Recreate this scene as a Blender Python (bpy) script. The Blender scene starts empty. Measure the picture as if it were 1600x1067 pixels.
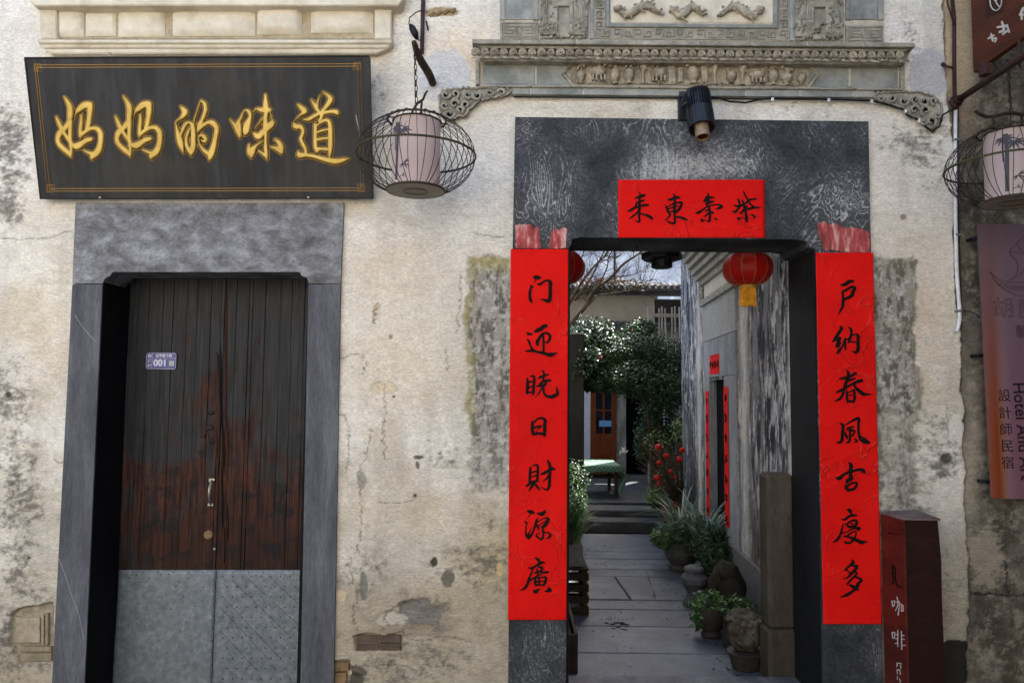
import bpy, math, random
import numpy as np
from mathutils import Vector, Matrix, noise as mnoise
from mathutils.geometry import tessellate_polygon
random.seed(7); RNG = np.random.default_rng(11)
S = bpy.context.scene; COL = S.collection
R = math.radians

# ------------------------------------------------------------------ camera
FPX, CX, CY = 1150.0, 800.0, 533.5          # focal length in photo pixels (1600 wide)
PITCH, ROLL = R(3.95), R(0.517)
CAM = Vector((0.0, -3.83, 1.6))
fw = Vector((0, math.cos(PITCH), math.sin(PITCH)))
rt0 = Vector((1, 0, 0)); up0 = rt0.cross(fw)
# the picture is turned a touch clockwise: world-up leans to the right in it
rt = rt0 * math.cos(ROLL) + up0 * math.sin(ROLL)
up = up0 * math.cos(ROLL) - rt0 * math.sin(ROLL)
cam = bpy.data.cameras.new('camera'); camo = bpy.data.objects.new('camera', cam); COL.objects.link(camo)
cam.sensor_width = 36; cam.lens = 36 * FPX / 1600; cam.clip_start = 0.05; cam.clip_end = 500
M = Matrix((rt, up, -fw)).transposed().to_4x4(); M.translation = CAM
camo.matrix_world = M
S.camera = camo

# ------------------------------------------------------------------ world, sun, exposure
SUN_EL, SUN_AZ = 52.0, 33.0       # azimuth from +Y towards +X (behind the houses, to the right)
w = bpy.data.worlds.new('World'); S.world = w; w.use_nodes = True
nt = w.node_tree; nt.nodes.clear()
sk = nt.nodes.new('ShaderNodeTexSky'); sk.sky_type = 'NISHITA'; sk.sun_disc = False
sk.sun_elevation = R(SUN_EL); sk.sun_rotation = R(SUN_AZ)
sk.air_density = 1.0; sk.dust_density = 4.0; sk.ozone_density = 1.0
bg = nt.nodes.new('ShaderNodeBackground'); bg.inputs[1].default_value = 0.15
wo = nt.nodes.new('ShaderNodeOutputWorld')
nt.links.new(sk.outputs[0], bg.inputs[0]); nt.links.new(bg.outputs[0], wo.inputs[0])
sl = bpy.data.lights.new('sun', 'SUN'); sl.energy = 5.0; sl.angle = R(0.5); sl.color = (1, .965, .915)
so = bpy.data.objects.new('sun', sl); COL.objects.link(so)
sd = Vector((math.sin(R(SUN_AZ)) * math.cos(R(SUN_EL)), math.cos(R(SUN_AZ)) * math.cos(R(SUN_EL)), math.sin(R(SUN_EL))))
so.rotation_euler = sd.to_track_quat('Z', 'Y').to_euler(); so.location = (3, 6, 9)
S.view_settings.view_transform = 'Standard'; S.view_settings.look = 'None'
S.view_settings.gamma = 1; S.view_settings.exposure = 2.0
S.view_settings.use_curve_mapping = False
S.cycles.max_bounces = 8; S.cycles.diffuse_bounces = 5; S.cycles.use_denoising = True
S.cycles.caustics_reflective = False; S.cycles.caustics_refractive = False

# ------------------------------------------------------------------ tracing: photo pixel -> point on a plane of the place
_R = np.array(rt); _U = np.array(up); _F = np.array(fw); _C = np.array(CAM)
def rays(px, py):
    px = np.asarray(px, float); py = np.asarray(py, float)
    return ((px - CX) / FPX)[..., None] * _R + ((CY - py) / FPX)[..., None] * _U + _F
def hit(px, py, p0, n):
    d = rays(px, py); n = np.asarray(n, float); p0 = np.asarray(p0, float)
    t = ((p0 - _C) @ n) / (d @ n)
    return _C + d * t[..., None]
def P(px, py, Y=0.0):
    return Vector(hit(px, py, (0, Y, 0), (0, 1, 0)))
def G(px, py, z=0.0):
    return Vector(hit(px, py, (0, 0, z), (0, 0, 1)))
def topx(X, Y, Z):                      # world -> photo pixel (arrays)
    v = np.stack([X, Y, Z], -1) - _C
    a, b, c = v @ _R, v @ _U, v @ _F
    return CX + FPX * a / c, CY - FPX * b / c
def scale(Y):                           # metres per photo pixel at depth Y
    return (Y + 3.83) / FPX

# ------------------------------------------------------------------ noise on arrays
def _h(ix, iy, s):
    h = (ix.astype(np.int64) * 374761393 + iy.astype(np.int64) * 668265263 + s * 974711) & 0xffffffff
    h = ((h ^ (h >> 13)) * 1274126177) & 0xffffffff
    return ((h ^ (h >> 16)) & 0xffff) / 65535.0
def vn(x, y, s=0):
    xi = np.floor(x); yi = np.floor(y); fx = x - xi; fy = y - yi
    fx = fx * fx * (3 - 2 * fx); fy = fy * fy * (3 - 2 * fy)
    a = _h(xi, yi, s); b = _h(xi + 1, yi, s); c = _h(xi, yi + 1, s); d = _h(xi + 1, yi + 1, s)
    return (a * (1 - fx) + b * fx) * (1 - fy) + (c * (1 - fx) + d * fx) * fy
def fbm(x, y, s=0, o=5, g=.55):
    t = 0; a = 1; n = 0
    for k in range(o):
        t = t + a * vn(x * 2 ** k + 13.7 * k, y * 2 ** k - 7.3 * k, s + k); n += a; a *= g
    return t / n
def sstep(a, b, x):
    t = np.clip((x - a) / (b - a), 0, 1); return t * t * (3 - 2 * t)
def lin(c):
    c = np.asarray(c, float) / 255
    return np.where(c <= .04045, c / 12.92, ((c + .055) / 1.055) ** 2.4)

# ------------------------------------------------------------------ materials
def L4(c): return tuple(float(v) for v in lin(c)) + (1,)
def mat(name, cols, rough=.75, scale=6, stretch=(1, 1, 1), detail=6, bump=.15, bscale=40, contrast=.25, metal=0, spec=.18,
        fine=.25, trans=0, vary=0):
    """procedural surface: 1-3 colours (sRGB 0-255) mixed by noise, fine grain, bump"""
    m = bpy.data.materials.new(name); m.use_nodes = True
    N = m.node_tree.nodes; K = m.node_tree.links; b = N['Principled BSDF']
    b.inputs['Roughness'].default_value = rough; b.inputs['Metallic'].default_value = metal
    b.inputs['Specular IOR Level'].default_value = spec
    tc = N.new('ShaderNodeTexCoord'); mp = N.new('ShaderNodeMapping'); K.new(tc.outputs['Object'], mp.inputs[0])
    mp.inputs['Scale'].default_value = stretch
    geo = N.new('ShaderNodeObjectInfo'); ad = N.new('ShaderNodeVectorMath'); ad.operation = 'ADD'
    sc = N.new('ShaderNodeVectorMath'); sc.operation = 'SCALE'; sc.inputs['Scale'].default_value = 37.0
    cmb = N.new('ShaderNodeCombineXYZ'); K.new(geo.outputs['Random'], cmb.inputs[0]); K.new(geo.outputs['Random'], cmb.inputs[2])
    K.new(cmb.outputs[0], sc.inputs[0]); K.new(mp.outputs[0], ad.inputs[0]); K.new(sc.outputs[0], ad.inputs[1])
    vec = ad.outputs[0]
    n1 = N.new('ShaderNodeTexNoise'); n1.inputs['Scale'].default_value = scale; n1.inputs['Detail'].default_value = detail
    n1.inputs['Roughness'].default_value = .62
    K.new(vec, n1.inputs[0])
    cr = N.new('ShaderNodeValToRGB'); e = cr.color_ramp
    if len(cols) == 1: cols = [cols[0], cols[0]]
    pos = np.linspace(.5 - contrast, .5 + contrast, len(cols))
    e.elements[0].position = pos[0]; e.elements[0].color = L4(cols[0])
    e.elements[1].position = pos[-1]; e.elements[1].color = L4(cols[-1])
    for p_, c_ in list(zip(pos, cols))[1:-1]:
        q = e.elements.new(p_); q.color = L4(c_)
    K.new(n1.outputs[0], cr.inputs[0]); col = cr.outputs[0]
    n2 = N.new('ShaderNodeTexNoise'); n2.inputs['Scale'].default_value = bscale; n2.inputs['Detail'].default_value = 8
    n2.inputs['Roughness'].default_value = .7; K.new(vec, n2.inputs[0])
    if fine:
        mr = N.new('ShaderNodeMapRange'); mr.inputs[1].default_value = .3; mr.inputs[2].default_value = .7
        mr.inputs[3].default_value = 1 - fine; mr.inputs[4].default_value = 1 + fine
        K.new(n2.outputs[0], mr.inputs[0])
        mx = N.new('ShaderNodeVectorMath'); mx.operation = 'SCALE'; K.new(col, mx.inputs[0]); K.new(mr.outputs[0], mx.inputs['Scale'])
        col = mx.outputs[0]
    if vary:
        mr = N.new('ShaderNodeMapRange'); mr.inputs[3].default_value = 1 - vary; mr.inputs[4].default_value = 1 + vary
        K.new(geo.outputs['Random'], mr.inputs[0])
        mx = N.new('ShaderNodeVectorMath'); mx.operation = 'SCALE'; K.new(col, mx.inputs[0]); K.new(mr.outputs[0], mx.inputs['Scale'])
        col = mx.outputs[0]
    K.new(col, b.inputs['Base Color'])
    if bump:
        bp = N.new('ShaderNodeBump'); bp.inputs['Strength'].default_value = min(1, bump * 2); bp.inputs['Distance'].default_value = .004
        K.new(n2.outputs[0], bp.inputs['Height']); K.new(bp.outputs[0], b.inputs['Normal'])
    if trans: b.inputs['Transmission Weight'].default_value = trans
    return m
def plain(name, c, rough=.6, metal=0, spec=.25):
    return mat(name, [c, tuple(v * .86 for v in c)], rough, 9, bump=.06, metal=metal, spec=spec, fine=.12)

# ------------------------------------------------------------------ objects
def link(o, parent=None):
    COL.objects.link(o)
    if parent is not None: o.parent = parent
    return o
def meshobj(name, V, F, m, parent=None, smooth=False, mats=None, fm=None):
    me = bpy.data.meshes.new(name)
    me.from_pydata([tuple(v) for v in V], [], [tuple(f) for f in F])
    for q in (mats or [m]): me.materials.append(q)
    if fm is not None: me.polygons.foreach_set('material_index', fm)
    if smooth: me.polygons.foreach_set('use_smooth', [True] * len(me.polygons))
    me.update()
    return link(bpy.data.objects.new(name, me), parent)
def empty(name, loc=(0, 0, 0), parent=None):
    o = bpy.data.objects.new(name, None); o.location = loc; o.empty_display_size = .1
    return link(o, parent)
def tag(o, label=None, cat=None, group=None, kind=None):
    if label: o['label'] = label
    if cat: o['category'] = cat
    if group: o['group'] = group
    if kind: o['kind'] = kind
    return o
def reroot(root, loc):
    """put an Empty at its thing's base while its world-space parts stay where they are"""
    loc = Vector(loc)
    for c in list(COL.objects):
        if c.parent == root: c.location = Vector(c.location) - loc
    root.location = loc
    return root
def copy_tree(o, parent=None):
    c = o.copy(); COL.objects.link(c); c.parent = parent
    for ch in [q for q in list(COL.objects) if q.parent == o]: copy_tree(ch, c)
    return c

class MB:
    def __init__(s): s.V = []; s.F = []; s.M = []
    def add(s, V, F, mi=0):
        k = len(s.V); s.V += [Vector(v) for v in V]; s.F += [tuple(i + k for i in f) for f in F]; s.M += [mi] * len(F); return s
    def box(s, c, d, rot=0, mi=0, bev=0):
        x, y, z = d[0] / 2, d[1] / 2, d[2] / 2
        if bev:
            b = bev; V = []; 
            for sx in (-1, 1):
                for sy in (-1, 1):
                    for sz in (-1, 1):
                        V += [(sx * x, sy * (y - b), sz * (z - b)), (sx * (x - b), sy * y, sz * (z - b)), (sx * (x - b), sy * (y - b), sz * z)]
            V = [Vector(v) for v in V]
            import bmesh
            bm = bmesh.new()
            for v in V: bm.verts.new(v)
            bmesh.ops.convex_hull(bm, input=bm.verts); bm.verts.index_update()
            V = [v.co.copy() for v in bm.verts]; F = [[v.index for v in f.verts] for f in bm.faces]; bm.free()
        else:
            V = [Vector((sx * x, sy * y, sz * z)) for sx in (-1, 1) for sy in (-1, 1) for sz in (-1, 1)]
            F = [(0, 1, 3, 2), (4, 6, 7, 5), (0, 4, 5, 1), (2, 3, 7, 6), (0, 2, 6, 4), (1, 5, 7, 3)]
        Mz = Matrix.Rotation(rot, 3, 'Z') if not isinstance(rot, Matrix) else rot
        return s.add([Mz @ v + Vector(c) for v in V], F, mi)
    def prism(s, poly, y0, y1, mi=0, inset=0.0, px=True):
        """polygon traced in the photo on the plane Y=y0 (front), pushed back to y1; inset = chamfer in metres"""
        f = [P(a, b, y0) for a, b in poly] if px else [Vector((a, y0, b)) for a, b in poly]
        # make it clockwise seen from -Y irrelevant: fix by area
        ar = sum(f[i].x * f[(i + 1) % len(f)].z - f[(i + 1) % len(f)].x * f[i].z for i in range(len(f)))
        if ar < 0: f = f[::-1]
        n = len(f); bk = [Vector((v.x, y1, v.z)) for v in f]
        if inset:
            c = []
            for i in range(n):
                a = f[i] - f[i - 1]; b = f[(i + 1) % n] - f[i]; a.normalize(); b.normalize()
                na = Vector((-a.z, 0, a.x)); nb = Vector((-b.z, 0, b.x)); m = na + nb
                if m.length < 1e-6: m = na
                m.normalize(); c.append(f[i] + m * inset / max(.4, m.dot(na)))
            mid = [Vector((v.x, y0 + inset, v.z)) for v in f]
            V = c + mid + bk
            F = [(i, n + i, n + (i + 1) % n, (i + 1) % n) for i in range(n)] + [(n + i, 2 * n + i, 2 * n + (i + 1) % n, n + (i + 1) % n) for i in range(n)]
            top = c
        else:
            V = f + bk; F = [(i, n + i, n + (i + 1) % n, (i + 1) % n) for i in range(n)]; top = f
        tri = tessellate_polygon([top])
        F += [tuple(t) for t in tri]
        return s.add(V, F, mi)
    def rect(s, x0, y0p, x1, y1p, y0, y1, mi=0, inset=0.0):
        return s.prism([(x0, y0p), (x1, y0p), (x1, y1p), (x0, y1p)], y0, y1, mi, inset)
    def tube(s, pts, r, seg=6, mi=0, cap=True):
        pts = [Vector(p) for p in pts]; n = len(pts)
        rs = r if hasattr(r, '__len__') else [r] * n
        t = [(pts[min(i + 1, n - 1)] - pts[max(i - 1, 0)]).normalized() for i in range(n)]
        a = t[0].orthogonal().normalized(); V = []; F = []
        for i in range(n):
            a = (a - t[i] * a.dot(t[i])); a = a.normalized() if a.length > 1e-6 else t[i].orthogonal().normalized()
            b = t[i].cross(a)
            for k in range(seg):
                q = 2 * math.pi * k / seg; V.append(pts[i] + (a * math.cos(q) + b * math.sin(q)) * rs[i])
        for i in range(n - 1):
            for k in range(seg):
                k2 = (k + 1) % seg; F.append((i * seg + k, i * seg + k2, (i + 1) * seg + k2, (i + 1) * seg + k))
        if cap: F += [tuple(range(seg))[::-1], tuple((n - 1) * seg + k for k in range(seg))]
        return s.add(V, F, mi)
    def lathe(s, prof, c=(0, 0, 0), seg=20, mi=0, sy=1.0, M3=None, rag=0):
        V = []; F = []; c = Vector(c); n = len(prof)
        for r_, z_ in prof:
            for k in range(seg):
                q = 2 * math.pi * k / seg; rr = r_ * (1 + rag * (random.random() - .5))
                v = Vector((rr * math.cos(q), rr * math.sin(q) * sy, z_))
                V.append((M3 @ v if M3 else v) + c)
        for i in range(n - 1):
            for k in range(seg):
                k2 = (k + 1) % seg; F.append((i * seg + k, i * seg + k2, (i + 1) * seg + k2, (i + 1) * seg + k))
        F += [tuple(range(seg))[::-1], tuple((n - 1) * seg + k for k in range(seg))]
        return s.add(V, F, mi)
    def blob(s, c, r, seg=8, rings=6, rag=.15, mi=0, M3=None):
        V = []; F = []; c = Vector(c); ph = random.random() * 50
        for i in range(rings + 1):
            th = math.pi * i / rings
            for k in range(seg):
                q = 2 * math.pi * k / seg
                d = Vector((math.sin(th) * math.cos(q), math.sin(th) * math.sin(q), math.cos(th)))
                f = 1 + rag * mnoise.noise(d * 2.3 + Vector((ph, 0, 0)))* 2
                v = Vector((d.x * r[0], d.y * r[1], d.z * r[2])) * f
                V.append((M3 @ v if M3 else v) + c)
        for i in range(rings):
            for k in range(seg):
                k2 = (k + 1) % seg; F.append((i * seg + k, (i + 1) * seg + k, (i + 1) * seg + k2, i * seg + k2))
        return s.add(V, F, mi)
    def build(s, name, m, parent=None, smooth=False, origin=None):
        ms = m if isinstance(m, (list, tuple)) else [m]
        V = s.V
        if origin is not None: V = [v - Vector(origin) for v in V]
        o = meshobj(name, V, s.F, None, parent, smooth, ms, s.M)
        if origin is not None: o.location = origin
        return o
def smooth_by_angle(o, a=40):
    me = o.data; me.polygons.foreach_set('use_smooth', [True] * len(me.polygons))
    me.set_sharp_from_angle(angle=R(a)); return o
def spline(pts, n=6):
    """Catmull-Rom through tuples of any length"""
    A = [np.array(p, float) for p in pts]
    if len(A) < 3: return [A[0] + (A[-1] - A[0]) * t for t in np.linspace(0, 1, n + 1)]
    A = [2 * A[0] - A[1]] + A + [2 * A[-1] - A[-2]]; out = []
    for i in range(1, len(A) - 2):
        for k in range(n):
            t = k / n; p0, p1, p2, p3 = A[i - 1:i + 3]
            out.append(.5 * ((2 * p1) + (-p0 + p2) * t + (2 * p0 - 5 * p1 + 4 * p2 - p3) * t * t + (-p0 + 3 * p1 - 3 * p2 + p3) * t ** 3))
    out.append(A[-2]); return out

# ------------------------------------------------------------------ brush writing: strokes -> filled outline mesh
def sdf_strokes(strokes, X, Y, rough=0):
    D = np.full(X.shape, 1e3)
    for st in strokes:
        q = np.array(spline(st, 5))
        for a, b in zip(q[:-1], q[1:]):
            dx, dy = b[0] - a[0], b[1] - a[1]; L2 = dx * dx + dy * dy + 1e-9
            t = np.clip(((X - a[0]) * dx + (Y - a[1]) * dy) / L2, 0, 1)
            d = np.hypot(X - a[0] - t * dx, Y - a[1] - t * dy) - np.maximum(.25, (a[2] + (b[2] - a[2]) * t) / 2)
            D = np.minimum(D, d)
    if rough: D = D + rough * (fbm(X * .9, Y * .9, 5, 3) - .5)
    return D
def iso_fill(D, X, Y, iso):
    """polygons filling D<iso on the grid, merged vertices"""
    Z = D - iso; ny, nx = Z.shape
    ins = Z < 0
    cell = ins[:-1, :-1].astype(int) + ins[1:, :-1] + ins[:-1, 1:] + ins[1:, 1:]
    ids = {}; V = []; F = []
    def corner(i, j):
        k = (i, j)
        if k not in ids: ids[k] = len(V); V.append((X[i, j], Y[i, j], Z[i, j]))
        return ids[k]
    def edge(a, b):
        k = (min(a, b), max(a, b))
        if k not in ids:
            za, zb = Z[a], Z[b]; t = za / (za - zb)
            ids[k] = len(V); V.append((X[a] + (X[b] - X[a]) * t, Y[a] + (Y[b] - Y[a]) * t, 0.0))
        return ids[k]
    for i, j in zip(*np.nonzero(cell)):
        cs = [(i, j), (i, j + 1), (i + 1, j + 1), (i + 1, j)]
        if cell[i, j] == 4: F.append([corner(*c) for c in cs]); continue
        poly = []
        for k in range(4):
            a, b = cs[k], cs[(k + 1) % 4]
            if ins[a]: poly.append(corner(*a))
            if ins[a] != ins[b]: poly.append(edge(a, b))
        if len(poly) >= 3: F.append(poly)
    return np.array(V), F
def char_px(strokes, ox, oy, s):
    return [[(ox + x / s, oy + y / s, w_ / s) for x, y, w_ in st] for st in strokes]
def write_char(strokes, place, m, parent, step=.7, iso=0.0, rough=.5, dome=None, name='character', wall=True):
    """place(px, py, out) -> Nx3 world points; dome(depth_inside_px) -> height (m)"""
    a = np.array([p for st in strokes for p in st]); pad = a[:, 2].max() / 2 + 2 + max(0, iso)
    xs = np.arange(a[:, 0].min() - pad, a[:, 0].max() + pad, step); ys = np.arange(a[:, 1].min() - pad, a[:, 1].max() + pad, step)
    X, Y = np.meshgrid(xs, ys); D = sdf_strokes(strokes, X, Y, rough)
    V, F = iso_fill(D, X, Y, iso)
    h = dome(-V[:, 2]) if dome else np.zeros(len(V))
    W = place(V[:, 0], V[:, 1], h)
    me = bpy.data.meshes.new(name); me.from_pydata(W.tolist(), [], [f[::-1] if False else f for f in F]); me.materials.append(m)
    me.polygons.foreach_set('use_smooth', [True] * len(me.polygons)); me.update()
    return link(bpy.data.objects.new(name, me), parent)
def plane_place(p0, n, base):
    n = np.asarray(n, float); n = n / np.linalg.norm(n); p0 = np.asarray(p0, float)
    def f(px, py, h):
        Q = hit(px, py, p0 + n * base, n)
        return Q + n * np.asarray(h)[:, None]
    return f

# ------------------------------------------------------------------ printed type
_fc = {}
def glyphs(txt, size, m, parent, origin, xdir, ydir, name='lettering', depth=.0006, bold=0, center=True, font=None):
    cu = bpy.data.curves.new(name, 'FONT'); cu.body = txt; cu.size = size; cu.extrude = depth; cu.offset = bold
    if center: cu.align_x = 'CENTER'; cu.align_y = 'CENTER'
    o = bpy.data.objects.new(name, cu); COL.objects.link(o)
    dg = bpy.context.evaluated_depsgraph_get(); me = bpy.data.meshes.new_from_object(o.evaluated_get(dg))
    COL.objects.unlink(o); bpy.data.objects.remove(o)
    xd = Vector(xdir).normalized(); yd = Vector(ydir).normalized(); zd = xd.cross(yd)
    Mx = Matrix((xd, yd, zd)).transposed().to_4x4(); Mx.translation = Vector(origin)
    me.transform(Mx); me.materials.clear(); me.materials.append(m); me.name = name
    return link(bpy.data.objects.new(name, me), parent)

# ------------------------------------------------------------------ leaves
def leaf_mesh(name, pts, nrm, size, m, parent, elong=1.9, jitter=.35, droop=0.0, rng=RNG):
    """one bent leaf of 4 triangles at every point; facing nrm with jitter"""
    pts = np.asarray(pts); n = len(pts)
    nz = np.asarray(nrm) + rng.normal(0, jitter, (n, 3)); nz /= np.linalg.norm(nz, axis=1)[:, None] + 1e-9
    ax = rng.normal(0, 1, (n, 3)); ax[:, 2] -= droop; ax -= nz * np.sum(ax * nz, 1)[:, None]; ax /= np.linalg.norm(ax, axis=1)[:, None] + 1e-9
    sx = np.cross(nz, ax); L = size * rng.uniform(.6, 1.25, n)[:, None]; W = L / elong
    V = np.stack([pts, pts + ax * L * .45 + sx * W * .5 - nz * L * .06, pts + ax * L - nz * L * .16, pts + ax * L * .45 - sx * W * .5 - nz * L * .06, pts + ax * L * .5 + nz * L * .05], 1).reshape(-1, 3)
    b = np.arange(n)[:, None] * 5
    F = np.concatenate([b + [0, 1, 4], b + [1, 2, 4], b + [2, 3, 4], b + [3, 0, 4]], 0)
    me = bpy.data.meshes.new(name)
    me.vertices.add(len(V)); me.vertices.foreach_set('co', V.ravel())
    me.loops.add(F.size); me.loops.foreach_set('vertex_index', F.ravel().astype(np.int32))
    me.polygons.add(len(F)); me.polygons.foreach_set('loop_start', np.arange(0, F.size, 3, dtype=np.int32))
    me.update(calc_edges=True)
    at = me.attributes.new('tint', 'FLOAT', 'POINT'); at.data.foreach_set('value', np.repeat(rng.random(n), 5).astype(np.float32))
    me.materials.append(m)
    return link(bpy.data.objects.new(name, me), parent)
def leaf_mat(name, c1, c2, c3, rough=.35, spec=.6, trans=.25):
    m = bpy.data.materials.new(name); m.use_nodes = True; N = m.node_tree.nodes; K = m.node_tree.links
    b = N['Principled BSDF']; b.inputs['Roughness'].default_value = rough; b.inputs['Specular IOR Level'].default_value = spec
    a = N.new('ShaderNodeAttribute'); a.attribute_name = 'tint'; r = N.new('ShaderNodeValToRGB')
    r.color_ramp.elements[0].color = L4(c1); r.color_ramp.elements[1].color = L4(c3)
    q = r.color_ramp.elements.new(.55); q.color = L4(c2)
    K.new(a.outputs['Fac'], r.inputs[0]); K.new(r.outputs[0], b.inputs['Base Color'])
    t = N.new('ShaderNodeBsdfTranslucent'); K.new(r.outputs[0], t.inputs[0]); mx = N.new('ShaderNodeMixShader'); mx.inputs[0].default_value = trans
    K.new(b.outputs[0], mx.inputs[1]); K.new(t.outputs[0], mx.inputs[2]); K.new(mx.outputs[0], N['Material Output'].inputs[0])
    return m
def blades(name, base, n, length, width, m, parent, lean=.6, spread=.04, up_=1.0, rng=RNG, segs=5):
    V = []; F = []; T = []
    for i in range(n):
        a = rng.uniform(0, 2 * math.pi); out = np.array([math.cos(a), math.sin(a), 0]); L = length * rng.uniform(.55, 1.1)
        p = np.array(base) + out * rng.uniform(0, spread); l_ = lean * rng.uniform(.4, 1.3); side = np.array([-math.sin(a), math.cos(a), 0])
        k0 = len(V)
        for k in range(segs + 1):
            t = k / segs; q = p + out * L * l_ * t * t + np.array([0, 0, 1]) * L * up_ * (t - .5 * l_ * t * t * t)
            w_ = width * (.35 + 1.3 * t * (1 - t) * 2) * (1 - t ** 4) * .6
            V += [q - side * w_, q + side * w_]; T += [i / n] * 2
        F += [(k0 + 2 * k, k0 + 2 * k + 1, k0 + 2 * k + 3, k0 + 2 * k + 2) for k in range(segs)]
    o = meshobj(name, V, F, m, parent, True)
    at = o.data.attributes.new('tint', 'FLOAT', 'POINT'); at.data.foreach_set('value', np.array([(t * 7.13) % 1 for t in T], np.float32))
    return o
# ================================================================== materials of the place
M_ = {}
M_['stone_grey'] = mat('grey_stone', [(58, 60, 63), (85, 87, 91), (112, 114, 118)], .62, 5, (2, 1, .3), detail=9, bump=.25, bscale=70, fine=.32)
M_['stone_grey2'] = mat('washed_grey_lintel', [(86, 85, 82), (118, 118, 119), (150, 151, 154)], .7, 9, (1, 1, 1.5), detail=12, bump=.35, bscale=55, contrast=.17, fine=.34)
M_['black_liner'] = mat('near_black_lining', [(14, 14, 15), (24, 24, 26)], .7, 5, bump=.1, spec=.1)
M_['dark_void'] = mat('void_shade', [(12, 13, 18), (16, 17, 22)], .8, 5, bump=0, spec=.05)  # near-black fill standing for the shade in openings and holes
M_['tile_grey'] = mat('grey_carved_brick', [(112, 110, 100), (148, 144, 130), (172, 165, 148)], .8, 9, bump=.3, bscale=45, contrast=.2, fine=.25, vary=.12)
M_['tile_smooth'] = mat('smooth_grey_tile', [(108, 112, 108), (142, 144, 138), (164, 162, 150)], .6, 5, bump=.08, bscale=40, contrast=.2, fine=.12, vary=.1)
M_['tile_warm'] = mat('warm_grey_carving', [(118, 110, 96), (156, 147, 128), (186, 174, 152)], .85, 14, bump=.4, bscale=60, contrast=.2, fine=.3)
M_['mortar'] = mat('pale_mortar', [(176, 168, 150), (200, 192, 176)], .85, 12, bump=.2)
M_['cream_mould'] = mat('cream_painted_moulding', [(186, 174, 150), (212, 202, 180), (224, 215, 196)], .85, 5, bump=.35, bscale=18, contrast=.22, fine=.12)
M_['brick_dark'] = mat('dark_old_brick', [(72, 62, 52), (104, 92, 78)], .9, 14, (1, 1, 3), bump=.5, bscale=60)
M_['brick_warm'] = mat('ochre_old_brick', [(104, 84, 60), (144, 120, 88)], .9, 14, bump=.5, bscale=60)
M_['iron'] = mat('rusty_iron', [(34, 26, 24), (58, 40, 36), (74, 50, 42)], .6, 20, bump=.2, bscale=80)
M_['black_cable'] = plain('black_cable', (18, 18, 20), .45)
M_['zinc'] = mat('galvanised_sheet', [(88, 95, 98), (106, 113, 116), (126, 133, 136)], .5, 32, (1, 1, 1), bump=.1, bscale=120, contrast=.2, metal=.25, spec=.5, fine=.12)
M_['white_pipe'] = mat('white_plastic_pipe', [(196, 196, 196), (222, 222, 220)], .4, 8, bump=.03)

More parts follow.
